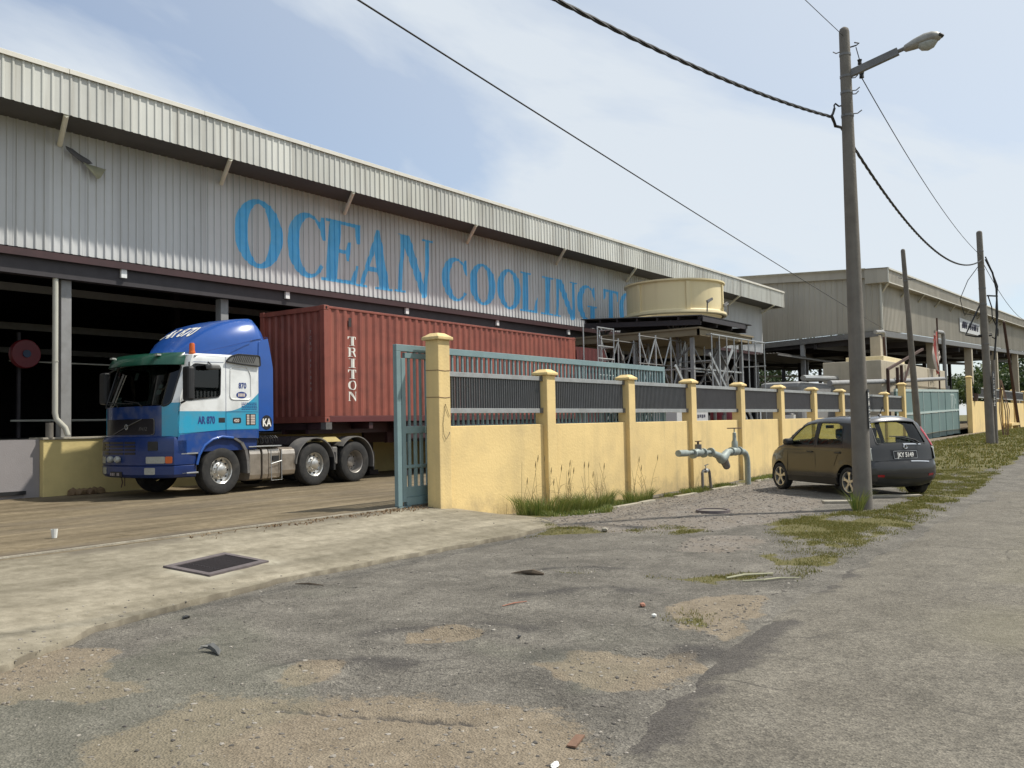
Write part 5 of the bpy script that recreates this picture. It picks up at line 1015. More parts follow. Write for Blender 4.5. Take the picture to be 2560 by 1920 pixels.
panel(MB(), [[(-1, vroof1), (1, vroof1), (1, L_[-1]), (-1, L_[-1])], FWIN], strip(), .14, .07, .02, True).build('bonnet', 'car_paint', car, smooth=40)
for q, n in ((RWIN, 'rear_window'), (FWIN, 'windscreen')): panel(MB(), [q], strip(-.01), .12, .08, 0, True).build(n, 'car_glass', car, smooth=180); edge_loop(q, strip(.001), .012).build('window_seal', 'black_plastic', car)
def cpatch(n, u0, u1, z0, z1, k, m, lo=1, hi=8, th=.012, r=.02): return panel(MB(), [rrect(u0, vz(z0, lo, hi), u1, vz(z1, lo, hi), r, 3)], strip(k), .12, .05, th, True).build(n, m, car, smooth=40)
# seen from behind, left of the picture is the car's left (+y)
cpatch('plate_recess', -.46, .46, .80, .915, .006, 'black_plastic', r=.012); cpatch('number_plate', -.40, .40, .745, .885, .016, 'sign_black', r=.012); edge_loop(rrect(-.40, vz(.745, 1, 8), .40, vz(.885, 1, 8), .012, 3), strip(.018), .005).build('plate_border', 'galv', car)
SB = strip(.0185); V, F = text2d('JKY 5149', .122, .86, bold=.004); w0 = max(v[0] for v in V); v0 = vz(.773, 1, 8)
MB().add([SB((.5 * w0 - u) / .71, v0 + v) for u, v in V], F).build('lettering', 'letter_white', car)
mb = MB(); 
for e in (0, 1): mb.tube([strip(.014)(.0 + .075 * math.cos(a) * (.6 if e else 1) - .03, vz(.958, 1, 8) + .026 * math.sin(a)) for a in [2 * PI * i / 14 for i in range(15)]], .005, 5)
mb.build('badge', 'chrome', car); cpatch('garnish', -.62, .02, .985, 1.0, .012, 'chrome', r=.004); cpatch('chrome_strip', -.84, -.16, .655, .675, .012, 'chrome', r=.004)
mb = MB(); S3 = strip(.004); gl = [(-.98, .715), (-.9, .70), (.9, .70), (.98, .715)]
for a, b in zip(gl, gl[1:]):
    for i in range(6): u0 = a[0] + (b[0] - a[0]) * i / 6; u1 = a[0] + (b[0] - a[0]) * (i + 1) / 6; mb.bar(S3(u0, vz(a[1], 1, 8)), S3(u1, vz(b[1], 1, 8)), .006, .012)
for i in range(12): u0 = -.95 + 1.9 * i / 12; mb.bar(S3(u0, vz(.475, 0, 3)), S3(u0 + 1.9 / 12, vz(.475, 0, 3)), .004, .008)
mb.build('panel_gap', 'black_plastic', car)
for s in (-1, 1): panel(MB(), [rrect(min(s * .78, s * .98), vz(.42, 0, 3), max(s * .78, s * .98), vz(.46, 0, 3), .008, 2)], strip(.006), None, None, .008, True).build('reflector', 'red_lens', car)
cpatch('bumper_skirt', -.97, .97, .275, .38, .006, 'black_plastic', 0, 3)
S4 = strip(.035); wp = [S4(-.55, vz(1.0, 5, 9)), S4(-.42, vz(1.06, 5, 9)), S4(0, vz(1.115, 5, 9)), S4(.42, vz(1.135, 5, 9))]; MB().tube(wp, [.018, .016, .012, .010], 6).build('wiper', 'black_plastic', car)
mb = MB(); mb.tube([(-.05, .1, 1.56), (-.09, .1, 1.60)], .03, 8); mb.tube([(-.07, .1, 1.59), (-.16, .09, 1.76)], .008, 6); mb.build('aerial', 'black_plastic', car)
panel(MB(), [rrect(-.9, vroof0 - .06, .9, vroof0 + .02, .02, 3)], strip(.03), .15, None, .02, True).build('spoiler', 'car_roof', car, smooth=40)
# cabin
mb = MB(); mb.box(-.3, -.68, .30, 2.3, .68, .36); mb.box(2.0, -.66, .36, 2.3, .66, .96); mb.box(-.46, -.62, .3, -.30, .62, .9); mb.build('cabin_floor', 'black_plastic', car)
for y in (-.36, .36): MB().box(.95, y - .24, .4, 1.45, y + .24, .58).box(.80, y - .23, .5, .96, y + .23, 1.12).box(.77, y - .12, 1.12, .86, y + .12, 1.33).build('front_seat', 'seat_fabric', car, bevel=.04)
mb = MB(); mb.box(.0, -.6, .4, .45, .6, .58); mb.box(-.16, -.6, .5, -.02, .6, 1.03); 
for y in (-.36, .36): mb.box(-.16, y - .13, 1.03, -.06, y + .13, 1.17)
mb.build('rear_seat', 'seat_fabric', car, bevel=.04); mb = MB(); mb.tube([(1.72, .36 + .17 * math.cos(i * PI / 8), .98 + .16 * math.sin(i * PI / 8)) for i in range(17)], .014, 6); mb.build('steering_wheel', 'black_plastic', car)
MB().box(1.70, -.1, 1.33, 1.72, .1, 1.40).build('cabin_mirror', 'black_plastic', car, bevel=.01)
mb = MB()
for cx in (0, WB):
    for s in (1, -1): mb.lathe([(.345, .0), (.345, .30)], Matrix.Translation((cx, s * .79 if s > 0 else -.49, WHR)) @ RX90, 24, -.25, PI + .25)
mb.box(-.42, -.7, .2, 2.95, .7, .24); mb.build('wheel_liner', 'pit_black', car)
ct_ = [(.20, -.085), (.265, -.092), (.288, -.07), (.292, -.03), (.292, .03), (.288, .07), (.265, .092), (.22, .088), (.205, .06)]
wl = MB().lathe(ct_, RX90, 36).build('wheel', 'tyre', car, smooth=35); MB().lathe([(.207, .075), (.196, .072), (.188, .02), (.18, -.05)], RX90, 36).build('rim', 'alloy', wl, smooth=40); MB().lathe([(.19, .0), (.0, .0)], RX90, 24).build('brake_disc', 'hub_dark', wl)
mb = MB(); mb.lathe([(.045, .02), (.045, .058), (.03, .066), (0, .067)], RX90, 14)
for i in range(5):
    a = 2 * PI * i / 5 + .3; m_ = RX90 @ Matrix.Rotation(a, 4, 'Z'); mb.prism([(.03, -.030), (.12, -.020), (.192, -.050), (.192, .050), (.12, .020), (.03, .030)], lambda u, v, w: m_ @ Vector((u, v, w)), .03, .062)
mb.build('spokes', 'alloy', wl)
wl.location = (0, -.735, WHR)
for x, y, r_ in ((WB, -.735, 0), (0, .735, PI), (WB, .735, PI)):
    c = wl.copy(); COL.objects.link(c); c.location = (x, y, WHR); c.rotation_euler = (0, 0, r_)
    for g_ in wl.children: d = g_.copy(); COL.objects.link(d); d.parent = c
# ================================================================ POLES AND CABLES
def pole(label, x, y, h, r0, r1, lean=(0, 0), z=None, bands=(), m='concrete_pole'):
    z = zg(x, y) - .05 if z is None else z; t = thing('utility_pole', label, 'pole', (x, y, z), 0, 'utility poles along the road'); n = 10
    pts = [(lean[0] * i / n, lean[1] * i / n, h * i / n) for i in range(n + 1)]; rs = [r0 + (r1 - r0) * i / n for i in range(n + 1)]
    pts += [(lean[0] * 1.003, lean[1] * 1.003, h + .05), (lean[0] * 1.005, lean[1] * 1.005, h + .08)]; rs += [r1 * .85, r1 * .4]
    MB().tube(pts, rs, 20).build('shaft', m, t, smooth=40)
    for zb in bands:
        k = zb / h; r = r0 + (r1 - r0) * k; MB().lathe([(r + .001, -.02), (r + .008, -.02), (r + .008, .02), (r + .001, .02)], Matrix.Translation((lean[0] * k, lean[1] * k, zb)), 16).build('band', 'galv_dark', t, smooth=40)
    return t
PN = (15.42, 4.15)
p = pole('near concrete street lamp pole standing beside the parked car', *PN, 8.18, .155, .085, (-.05, .0), .02, (7.78, 7.40, 7.12, 6.72))
mb = MB(); mb.bar((-.03, -.06, 7.44), (-.0, -.84, 7.63), .075, .12); mb.build('lamp_arm', 'galv_dark', p); MB().tube([(0, -.82, 7.625), (.0, -.98, 7.66)], .035, 8).build('arm_tip', 'galv_dark', p)
# lantern: long rounded housing with a clear bowl under it
rows = []; A0 = Vector((0, -.93, 7.65)); AX_ = Vector((0, -1, .12)).normalized() * .66; UP_ = Vector((0, .12, 1)).normalized() * .75
for t, w, hu, hd in ((0, .05, .045, .06), (.03, .085, .07, .085), (.25, .125, .13, .10), (.5, .15, .165, .10), (.68, .145, .15, .10), (.80, .115, .10, .09), (.86, .06, .05, .06), (.875, .01, .01, .01)):
    c = A0 + AX_ * t; rows.append([c + Vector((.75, 0, 0)) * w * math.cos(a) + UP_ * ((hu if math.sin(a) > 0 else hd) * math.sin(a)) for a in [2 * PI * j / 20 for j in range(21)]])
MB().grid(rows).build('lantern', 'lamp_body', p, smooth=50); rows = []
for t, w, hd in ((.30, .06, .03), (.38, .115, .13), (.52, .13, .175), (.66, .115, .15), (.76, .06, .06)): c = A0 + AX_ * t - UP_ * .055; rows.append([c + Vector((.75, 0, 0)) * w * math.cos(a) + UP_ * hd * math.sin(a) for a in [PI + PI * j / 12 for j in range(13)]])
MB().grid(rows).build('bowl', 'lamp_lens', p, smooth=60); c0_ = A0 + AX_ * .845; MB().tube([c0_ + Vector((-.07, 0, 0)), c0_ + AX_ * .05 + UP_ * -.02, c0_ + Vector((.07, 0, 0))], .025, 6).build('end_clip', 'black_plastic', p)
mb = MB()
for zz, s, l in ((7.86, -1, .10), (7.42, 1, .12), (7.36, 1, .10), (7.14, 1, .12), (7.08, 1, .10), (6.74, 1, .14)): mb.tube([(-.04, -.07 * s, zz), (-.04, -(.1 + l * .5) * s, zz - .01), (-.04, -(.10 + l) * s, zz + .03)], .010, 5)
mb.build('step_bolt', 'galv_dark', p); mb = MB(); mb.tube([(-.05, .07, 6.92), (-.10, .12, 6.90), (-.16, .16, 6.94), (-.20, .17, 6.90), (-.22, .16, 6.84)], .014, 6); mb.tube([(-.22, .16, 6.84), (-.28, .17, 6.74), (-.40, .16, 6.66)], .022, 6); mb.build('cable_hook', 'wire_black', p)
mb = MB(); mb.tube([(.02, -.07, 7.92), (.06, -.16, 7.94), (.10, -.20, 7.98), (.06, -.13, 8.0)], .012, 6); mb.tube([(.08, -.15, 7.92), (.16, -.18, 7.72)], .008, 5); mb.lathe([(0, -.05), (.035, -.04), (.03, 0), (.04, .04), (0, .05)], Matrix.Translation((.17, -.18, 7.68)), 10); mb.tube([(.17, -.18, 7.64), (.24, -.18, 7.52)], .008, 5); mb.lathe([(0, -.06), (.04, -.05), (.035, 0), (.045, .05), (0, .06)], Matrix.Translation((.26, -.18, 7.48)), 10); mb.build('insulator', 'wire_black', p)
def pole_sign(p, ang, r, z0, z1, w, marks, seed):
    ax = Vector((math.cos(ang), math.sin(ang), 0)); sx = Vector((-ax.y, ax.x, 0)); c = ax * r; mb = MB(); mb.add([c - sx * w / 2 + Vector((0, 0, z0)), c + sx * w / 2 + Vector((0, 0, z0)), c + sx * w / 2 + Vector((0, 0, z1)), c - sx * w / 2 + Vector((0, 0, z1))] + [c + ax * .012 - sx * w / 2 + Vector((0, 0, z0)), c + ax * .012 + sx * w / 2 + Vector((0, 0, z0)), c + ax * .012 + sx * w / 2 + Vector((0, 0, z1)), c + ax * .012 - sx * w / 2 + Vector((0, 0, z1))], [(0, 3, 2, 1), (4, 5, 6, 7), (0, 1, 5, 4), (1, 2, 6, 5), (2, 3, 7, 6), (3, 0, 4, 7)])
    b = mb.build('sign_strip', 'sign_black', p); q = random.Random(seed); z = z1 - .02
    for ch in marks:
        z -= w * 1.05
        if ch == ' ': continue
        f = lambda u, v: c + ax * .014 + sx * (u - w * .33) + Vector((0, 0, z + v))
        if ch == '.':
            mb = MB(); k = q.random() * .3
            for (a, b0, a1, b1) in ((0, 0, .62, .0), (0, .4, .62, .4 + k * .1), (.1 + k * .3, 0, .1 + k, .7)): mb.bar(f(a * w, b0 * w), f(a1 * w, (b1 + .08) * w), .003, w * .13, up=ax)
            mb.build('mark', 'letter_white', b)
        else: V, F = text2d(ch, w * 1.05, .95, bold=.003); MB().add([f(u, v) for u, v in V], F).build('lettering', 'letter_white', b)
pole_sign(p, math.radians(-88), .143, 1.38, 2.04, .12, 'BA...', 2)
PF_ = (37.2, 5.32)
p2 = pole('far concrete pole carrying the sagging twisted cable', *PF_, 8.0, .16, .105, (-.15, .05), zg(37, 5.3) - .05, (7.3, 6.6, 5.9, 5.3, 3.8))
pole_sign(p2, math.radians(-105), .19, 1.75, 2.75, .20, '......', 5)
mb = MB(); mb.tube([(.25, -.15, 0), (.30, -.16, 3.2)], .07, 8); mb.build('cable_duct', 'concrete_pole', p2); mb = MB()
mb.tube([(.0, -.1, 7.0), (.25, -.28, 6.5), (.42, -.36, 5.9), (.42, -.36, 4.9), (.32, -.3, 4.2), (.3, -.2, 3.2)], .035, 6); mb.tube([(.0, -.1, 7.1), (.22, -.25, 6.6), (.46, -.4, 6.0), (.36, -.33, 5.2), (.45, -.3, 4.3), (.38, -.25, 4.0), (.1, -.2, 4.05)], .025, 6); mb.tube([(.1, -.12, 5.6), (.25, -.2, 5.2), (.28, -.2, 4.8), (.45, -.35, 4.35), (.5, -.33, 4.1)], .022, 6)
mb.bar((0, -.1, 5.62), (.44, -.38, 5.62), .05); mb.tube([(-.1, .1, 6.8), (-.5, .45, 6.2), (-.75, .7, 5.5), (-.7, .6, 4.95), (-.3, .2, 4.85), (-.05, .1, 5.0)], .014, 5); mb.tube([(-.0, .1, 5.4), (-.45, .5, 4.4), (-.55, .6, 4.15), (-.3, .3, 4.08), (0, 0, 4.1)], .03, 6); mb.tube([(-.2, .2, 4.1), (.2, -.15, 4.15)], .06, 6); mb.build('loose_cables', 'wire_black', p2)
p3 = pole('brown leaning pole without cables in front of the sheeted gate', 39.6, 8.3, 8.1, .15, .085, (-1.55, .0), .2, (6.9,), 'concrete_pole'); MB().tube([(-1.42, -.1, 6.95), (-1.40, -.42, 6.90)], .03, 6).tube([(-1.42, .1, 7.0), (-1.42, .25, 7.05)], .015, 5).build('step_bolt', 'galv_dark', p3)
p4_ = pole('thin dark leaning post at the far yellow wall', 76.5, 9.0, 7.6, .12, .09, (-5.4, 0), .5, (), 'rust')
def cable(label, pts, r, strands=1, pitch=.5, name='overhead_cable', group=None):
    o = [Vector(p) for p in pts]; P = []; N_ = len(o); c = o[0]; mb = MB()
    if strands == 1: mb.tube([p - c for p in o], r, 6)
    else:
        L = [0]
        for a, b in zip(o, o[1:]): L.append(L[-1] + (b - a).length)
        n = int(L[-1] / .10); xs_ = np.linspace(0, L[-1], n); q = np.stack([np.interp(xs_, L, [p[i] for p in o]) for i in range(3)], -1)
        for s in range(strands):
            a = xs_ / pitch * 2 * PI + s * 2 * PI / strands; mb.tube([Vector((q[i][0], q[i][1] + r * .9 * math.cos(a[i]), q[i][2] + r * .9 * math.sin(a[i]))) - c for i in range(n)], r, 5)
    ob = mb.build(name, 'wire_black', None, smooth=60); ob.location = c; return tag(ob, label, 'cable', 'overhead cables')
def sag(a, b, s, n=40): a = Vector(a); b = Vector(b); return [a.lerp(b, t) - Vector((0, 0, 4 * s * t * (1 - t))) for t in [i / n for i in range(n + 1)]]
HK = (PN[0] - .34, PN[1] + .17, 6.68)
k1 = sag((-12, 5.0, 6.68), HK, 1.22); cable('thick twisted black cable rising to the hook on the near pole', k1, .0145, 3, .95)
cable('twisted cable sagging from the near pole to the far pole', [HK, (PN[0] - .16, PN[1] + .17, 6.56)] + [Vector(p) for p in sag((PN[0] + .1, PN[1] + .15, 6.62), (PF_[0] - .1, PF_[1], 7.42), 1.0)][0:], .0150, 3, .95)
cable('thin wire from overhead to the top of the near pole', sag((-12, 5.0, 8.3), (PN[0] - .05, PN[1], 8.12), .25), .006)
cable('thin wire between the tops of the near and far poles', sag((PN[0] + .22, PN[1] - .18, 7.46), (PF_[0] - .15, PF_[1], 7.55), .35), .009)
cable('thin wire running on from the far pole along the road', sag((PF_[0], PF_[1], 7.35), (62, 6.5, 7.2), .5), .012)
cable('straight black wire crossing the sky down to the tan building', sag((-8.0, 5.93, 6.95), (57.0, 13.75, 7.0), .12, 30), .013)
# ================================================================ COOLING TOWER, CANOPY, SCAFFOLD
ctw = thing('cooling_tower', 'cream round cooling tower drum standing on a square basin', 'cooling tower', (33.9, 16.5, .3)); q = Matrix.Translation((0, 0, -.3))
prof = [(2.02, 5.90), (2.14, 5.90), (2.16, 5.94), (2.14, 6.03), (2.03, 6.05), (2.0, 6.1), (2.0, 7.18), (2.04, 7.22), (2.10, 7.24), (2.10, 7.30), (2.0, 7.31), (1.95, 7.25), (1.95, 5.9)]
MB().lathe(prof, q, 64).build('drum', 'tower_cream', ctw, smooth=30); mb = MB()
for i in range(6): a = 2 * PI * i / 6 - .32; m_ = q @ Matrix.Rotation(a, 4, 'Z'); mb.prism([(2.0, -.08), (2.055, -.08), (2.055, .08), (2.0, .08)], lambda u, v, w: m_ @ Vector((u, v, w)), 5.97, 7.19)
mb.build('drum_seam', 'tower_cream', ctw); 
for pl, a, b, h in (([(-1.2, -2.0, 5.62), (-1.2, -2.02, 5.95), (-.95, -2.1, 6.12)], (-1.3, -2.05, 6.0), (-.9, -2.1, 6.15), .1), ([(.65, -2.1, 5.62), (.65, -2.12, 6.1), (.35, -2.1, 5.95)], (.62, -2.1, 6.12), (.25, -2.1, 5.98), .12)): MB().tube(pl, .03, 6).bar(a, b, .06, h).build('bracket', 'galv_dark', ctw)
x0, y0, x1, y1 = -2.7, -2.3, 2.7, 3.4
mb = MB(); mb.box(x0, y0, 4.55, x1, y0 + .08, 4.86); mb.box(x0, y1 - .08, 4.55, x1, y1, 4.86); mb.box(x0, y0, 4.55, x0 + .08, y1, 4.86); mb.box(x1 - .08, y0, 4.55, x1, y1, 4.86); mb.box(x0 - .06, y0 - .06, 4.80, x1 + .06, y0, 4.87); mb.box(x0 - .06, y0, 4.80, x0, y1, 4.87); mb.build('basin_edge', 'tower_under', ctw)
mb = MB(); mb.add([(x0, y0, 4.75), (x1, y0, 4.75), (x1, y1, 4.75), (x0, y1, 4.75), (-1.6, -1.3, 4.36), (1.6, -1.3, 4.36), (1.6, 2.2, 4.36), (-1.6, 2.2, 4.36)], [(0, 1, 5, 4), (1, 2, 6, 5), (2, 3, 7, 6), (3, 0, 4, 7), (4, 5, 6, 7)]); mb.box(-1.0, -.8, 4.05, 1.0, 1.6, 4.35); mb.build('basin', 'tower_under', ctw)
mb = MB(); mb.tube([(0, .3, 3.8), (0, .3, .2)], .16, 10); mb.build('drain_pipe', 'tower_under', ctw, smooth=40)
for (x, y) in ((-2.45, -1.9), (2.4, -1.9), (-2.45, 3.1), (2.4, 3.1), (-1.4, -1.1), (1.4, -1.1), (0, -1.9), (-2.45, .6), (0, 3.1), (1.4, 1.8)): MB().box(x - .07, y - .07, -.2, x + .07, y + .07, 4.5).build('post', 'column_grey', ctw)
mb = MB()
def xb(a, b, z0, z1): mb.bar((*a, z0), (*b, z1), .06); mb.bar((*a, z1), (*b, z0), .06)
for z0, z1 in ((.2, 2.2), (2.2, 4.2)): xb((-2.45, -1.9), (0, -1.9), z0, z1); xb((-2.45, -1.9), (-2.45, .6), z0, z1); xb((-2.45, .6), (-2.45, 3.1), z0, z1); xb((0, -1.9), (2.4, -1.9), z0, z1); xb((-1.4, -1.1), (1.4, 1.8), z0, z1); xb((-2.45, 3.1), (0, 3.1), z0, z1)
mb.build('cross_brace', 'galv_dark', ctw); mb = MB()
for z in (1.2, 2.2, 3.3):
    for a, b in (((-2.5, -1.95), (2.45, -1.95)), ((-2.5, -1.9), (-2.5, 3.1)), ((-2.5, 3.1), (2.45, 3.1)), ((-1.4, -1.1), (1.4, -1.1))): mb.bar((*a, z), (*b, z), .06)
mb.build('frame_rail', 'galv', ctw)
can = thing('pipe_canopy', 'dark corrugated roof on slim forked posts around the cream tower', 'canopy', (31, 14, .3)); mb = MB(); zc = lambda x, y: 5.28 + (y) * .055
PCn = corr(0, 5.15, .15, .09, .04, .03); V = []
def hole_sheet():
    P = [[(0, 0), (5.15, 0), (5.15, 5.4), (0, 5.4)]]
    cuts = [p[0] for p in PCn]; ox = [p[0] for p in PCn]; oo = [p[1] for p in PCn]
    return panel(MB(), P, lambda u, v, w=0: (u, v, zc(u, v) + float(np.interp(u, ox, oo)) - w), cuts, None, .012)
hole_sheet().build('roof_sheet', 'canopy_dark', can); mb = MB()
for y in (.15, 1.0, 1.9, 2.8, 3.7, 4.5, 5.2): mb.bar((.1, y, zc(0, y) - .08), (4.9, y, zc(0, y) - .08), .07, .13)
for x in (.2, 1.7, 3.2, 4.7): mb.bar((x, .1, zc(0, .1) - .25), (x, 5.3, zc(0, 5.3) - .25), .08, .2)
mb.box(.1, -.03, 5.06, 4.3, .0, 5.24); mb.build('purlin', 'dark_steel', can)
for x, y in ((.72, 1.35), (4.4, 1.35), (.72, 4.7), (4.4, 4.7)):
    MB().box(x - .05, y - .05, -.2, x + .05, y + .05, zc(0, y) - .13).build('post', 'galv_dark', can); mb = MB()
    for dx, dy in ((.55, 0), (-.55, 0), (0, .55), (0, -.55)): mb.bar((x, y, zc(0, y) - .75), (x + dx, y + dy, zc(0, y + dy) - .15), .05)
    mb.build('fork', 'galv_dark', can)
sc = thing('steel_stair_frame', 'galvanised scaffold frame with stair flights right of the cooling tower', 'scaffold', (31.9, 14.0, .3)); xs_ = [0, .72, 1.45, 2.2, 3.0, 3.75, 4.5, 5.55]
for y in (0, 1.3):
    for x in xs_:
        if y == 0 or x in (0, 2.2, 4.5, 5.55): MB().tube([(x, y, -.2), (x, y, 4.62)], .028, 6).build('upright', 'galv', sc, smooth=60)
mb = MB()
for y in (0, 1.3):
    for z in (4.62, 2.55, 2.05): mb.tube([(-.1, y, z), (5.65, y, z)], .03, 6)
for x in (0, 5.55):
    for z in (4.62, 2.55, 2.05, 3.6): mb.tube([(x, -.05, z), (x, 1.35, z)], .026, 6)
mb.build('ledger', 'galv', sc, smooth=60); MB().box(-.1, -.06, 2.30, 5.6, -.02, 2.46).build('toe_board', 'galv', sc); mb = MB()
for (a, za, b, zb, y) in ((.1, 3.9, 3.9, .6, .15), (.1, 3.4, 3.6, .3, .15), (2.6, 2.9, 5.4, .4, .2), (2.6, 2.4, 5.0, .2, .2), (-2.8, 3.3, -.2, .8, .2), (-2.6, 2.4, -.8, .8, .2), (3.4, 2.6, 5.2, 4.4, 1.3)): mb.bar((a, y, za), (b, y, zb), .05, .12)
mb.build('stair_stringer', 'galv', sc); mb = MB()
for i in range(14): mb.box(.25 + i * .25, .15, 3.55 - i * .24, .5 + i * .25, 1.1, 3.58 - i * .24)
mb.build('stair_tread', 'galv_dark', sc)
s2 = thing('support_scaffold', 'dark cross braced scaffold left of the stair frame under the canopy', 'scaffold', (28.3, 15.2, .3)); mb = MB()
XS = (0, 1.25, 2.5, 3.75)
for x in XS:
    for y in (0, 1.6): MB().tube([(x, y, -.2), (x, y, 4.5)], .035, 6).build('upright', 'galv', s2, smooth=60)
for y in (0, 1.6):
    for z in (1.1, 2.3, 3.4, 4.4): mb.tube([(-.1, y, z), (3.85, y, z)], .025, 5)
mb.build('ledger', 'galv_dark', s2, smooth=60); mb = MB()
for y in (0, 1.6):
    mb = MB()
    for i in range(3):
        for (z0, z1) in ((1.1, 2.3), (2.3, 4.4)): mb.bar((XS[i], y, z0), (XS[i + 1], y, z1), .035); mb.bar((XS[i], y + .02, z1), (XS[i + 1], y + .02, z0), .035)
    mb.build('cross_brace', 'galv', s2)
ls = thing('access_ladder_frame', 'small galvanised ladder frame beside the container end', 'scaffold', (27.2, 16.3, .3)); mb = MB()
for x in (0, 1.15): 
    for y in (0, .6): mb.tube([(x, y, -.1), (x, y, 4.75)], .028, 6)
for z in (1, 2, 3, 3.6, 4.05, 4.72): mb.tube([(0, 0, z), (1.15, 0, z)], .025, 6); mb.tube([(1.15, 0, z), (1.15, .6, z)], .025, 6)
mb.build('frame', 'galv', ls, smooth=60)
# things seen in the gap under the rails
t = thing('equipment_cabinet', 'pale grey cabinet with dark marks seen through the gap in the railing', 'cabinet', (24.6, 12.0, .25)); MB().box(0, 0, 0, 2.3, .8, 1.62).build('body', 'banner_white', t, bevel=.02); mb = MB()
for i in range(6): mb.box(1.15 + i * .16, -.006, 1.42 + .02 * (i % 2), 1.26 + i * .16, 0, 1.53)
mb.build('marks', 'print_dark', t); t = thing('white_pail', 'small white pail with a dark lid behind the wall', 'pail', (30.6, 10.6, .3)); MB().lathe([(0, 0), (.16, 0), (.2, 1.42), (0, 1.42)], Matrix(), 18).build('body', 'white_paint', t, smooth=40); MB().lathe([(.0, 1.421), (.19, 1.421), (.15, 1.48), (0, 1.49)], Matrix(), 16).build('lid', 'black_plastic', t, smooth=40)
t = thing('red_tank', 'dark red tank low among the scaffold legs', 'tank', (30.2, 12.8, .3)); MB().lathe([(0, 0), (.5, 0), (.55, .1), (.55, 1.9), (.4, 2.1), (0, 2.15)], Matrix(), 20).build('body', 'reel_red', t, smooth=40)
t = thing('pump_skid', 'row of grey pump barrels and pipes behind the railing', 'pump', (27.2, 12.2, .3)); mb = MB()
for i in range(7): mb.tube([(i * .35, .1 * (i % 2), 0), (i * .35, .1 * (i % 2), 1.25 + .2 * (i % 3))], .06, 8)
mb.tube([(-.2, .05, 1.15), (2.5, .05, 1.2)], .07, 8); mb.build('pipework', 'galv_dark', t, smooth=40); MB().box(-.2, .3, 0, 2.4, .9, .9).build('skid', 'dark_steel', t)
# ================================================================ TAN WAREHOUSE BEYOND
b2 = thing('tan_warehouse', 'tan metal warehouse raised on open columns beyond the grey warehouse', 'warehouse', (57, 13.8, .6)); mt = W(b2)
SL = .034; zl = lambda x, z: z + (x - 57) * SL
P2 = corr(57, 150, .35, .10, .05, .03)
sheet_corr(MB(), P2, lambda x, o: (x, 13.83 - o, zl(x, 6.93)), lambda x, o: (x, 13.83 - o, zl(x, 10.0))).build('cladding', 'tan_clad', b2, mtx=mt)
P3 = corr(56.5, 150.4, .35, .10, .05, .025)
sheet_corr(MB(), P3, lambda x, o: (x, 13.25 - o, zl(x, 9.78)), lambda x, o: (x, 13.25 - o, zl(x, 10.62))).build('fascia', 'tan_clad', b2, mtx=mt)
mb = MB(); mb.add([(56.45, 13.18, zl(56.5, 10.58)), (150.4, 13.18, zl(150.4, 10.58)), (150.4, 13.35, zl(150.4, 10.72)), (56.45, 13.35, zl(56.5, 10.72))], [(0, 1, 2, 3)]); mb.bar((56.5, 13.2, zl(56.5, 10.62)), (150.4, 13.2, zl(150.4, 10.62)), .10, .10); mb.bar((56.5, 13.22, zl(56.5, 9.78)), (150.4, 13.22, zl(150.4, 9.78)), .05, .05); mb.build('flashing', 'flashing', b2, mtx=mt)
mb = MB(); mb.add([(56.5, 13.26, zl(56.5, 9.8)), (150, 13.26, zl(150, 9.8)), (150, 13.85, zl(150, 9.82)), (56.5, 13.85, zl(56.5, 9.82))], [(0, 3, 2, 1)]); mb.build('soffit', 'tan_clad', b2, mtx=mt)
EY = lambda y: 6.93 - (y - 13.83) * .036
sheet_corr(MB(), corr(13.83, 44, .35, .10, .05, .03), lambda y, o: (57.0 - o, y, EY(y)), lambda y, o: (57.0 - o, y, 10.45 + (y - 13.8) * .055)).build('cladding', 'tan_clad', b2, mtx=mt)
mb = MB(); mb.add([(56.5, 13.25, 9.78), (56.5, 14.6, 9.80), (56.5, 14.6, 10.72), (56.5, 13.25, 10.64)], [(0, 1, 2, 3)]); mb.add([(56.5, 13.25, 9.78), (56.5, 14.6, 9.80), (57, 14.6, 9.80), (57, 13.25, 9.78)], [(0, 1, 2, 3)]); mb.add([(56.7, 14.6, 10.2), (56.7, 44, 11.85), (56.7, 44, 12.3), (56.7, 14.6, 10.72)], [(0, 1, 2, 3)]); mb.add([(56.7, 14.6, 10.2), (56.7, 44, 11.85), (57, 44, 11.85), (57, 14.6, 10.2)], [(0, 1, 2, 3)]); mb.build('gable_trim', 'tan_clad', b2, mtx=mt)
mb = MB(); mb.bar((56.48, 13.22, 9.75), (56.48, 13.22, 10.68), .07); mb.bar((56.98, 13.79, 6.9), (56.98, 13.79, 10.1), .10); mb.bar((56.68, 14.6, 10.74), (56.68, 44, 12.33), .08, .12); mb.build('corner_trim', 'pvc', b2, mtx=mt)
mb = MB(); mb.add([(56.4, 13.2, 10.66), (150.4, 13.2, zl(150.4, 10.66)), (150.4, 44, zl(150.4, 12.3)), (56.4, 44, 12.3)], [(0, 1, 2, 3)]); mb.build('roof', 'tan_clad', b2, mtx=mt)
mb = MB(); mb.bar((56.9, 14.0, 6.70), (56.9, 44, EY(44) - .2), .25, .35); mb.bar((57, 13.95, 6.72), (150, 13.95, zl(150, 6.72)), .25, .36); mb.build('edge_beam', 'galv_dark', b2, mtx=mt)
mb = MB(); mb.add([(57.05, 13.9, 6.66), (150, 13.9, zl(150, 6.66)), (150, 43, zl(150, 6.5)), (57.05, 43, 6.4)], [(0, 3, 2, 1)]); mb.build('ceiling', 'dark_wall', b2, mtx=mt)
mb = MB(); 
for y in (18, 24, 30, 36): mb.bar((57.2, y, 6.2), (149, y, 6.2 + 92 * SL), .2, .35)
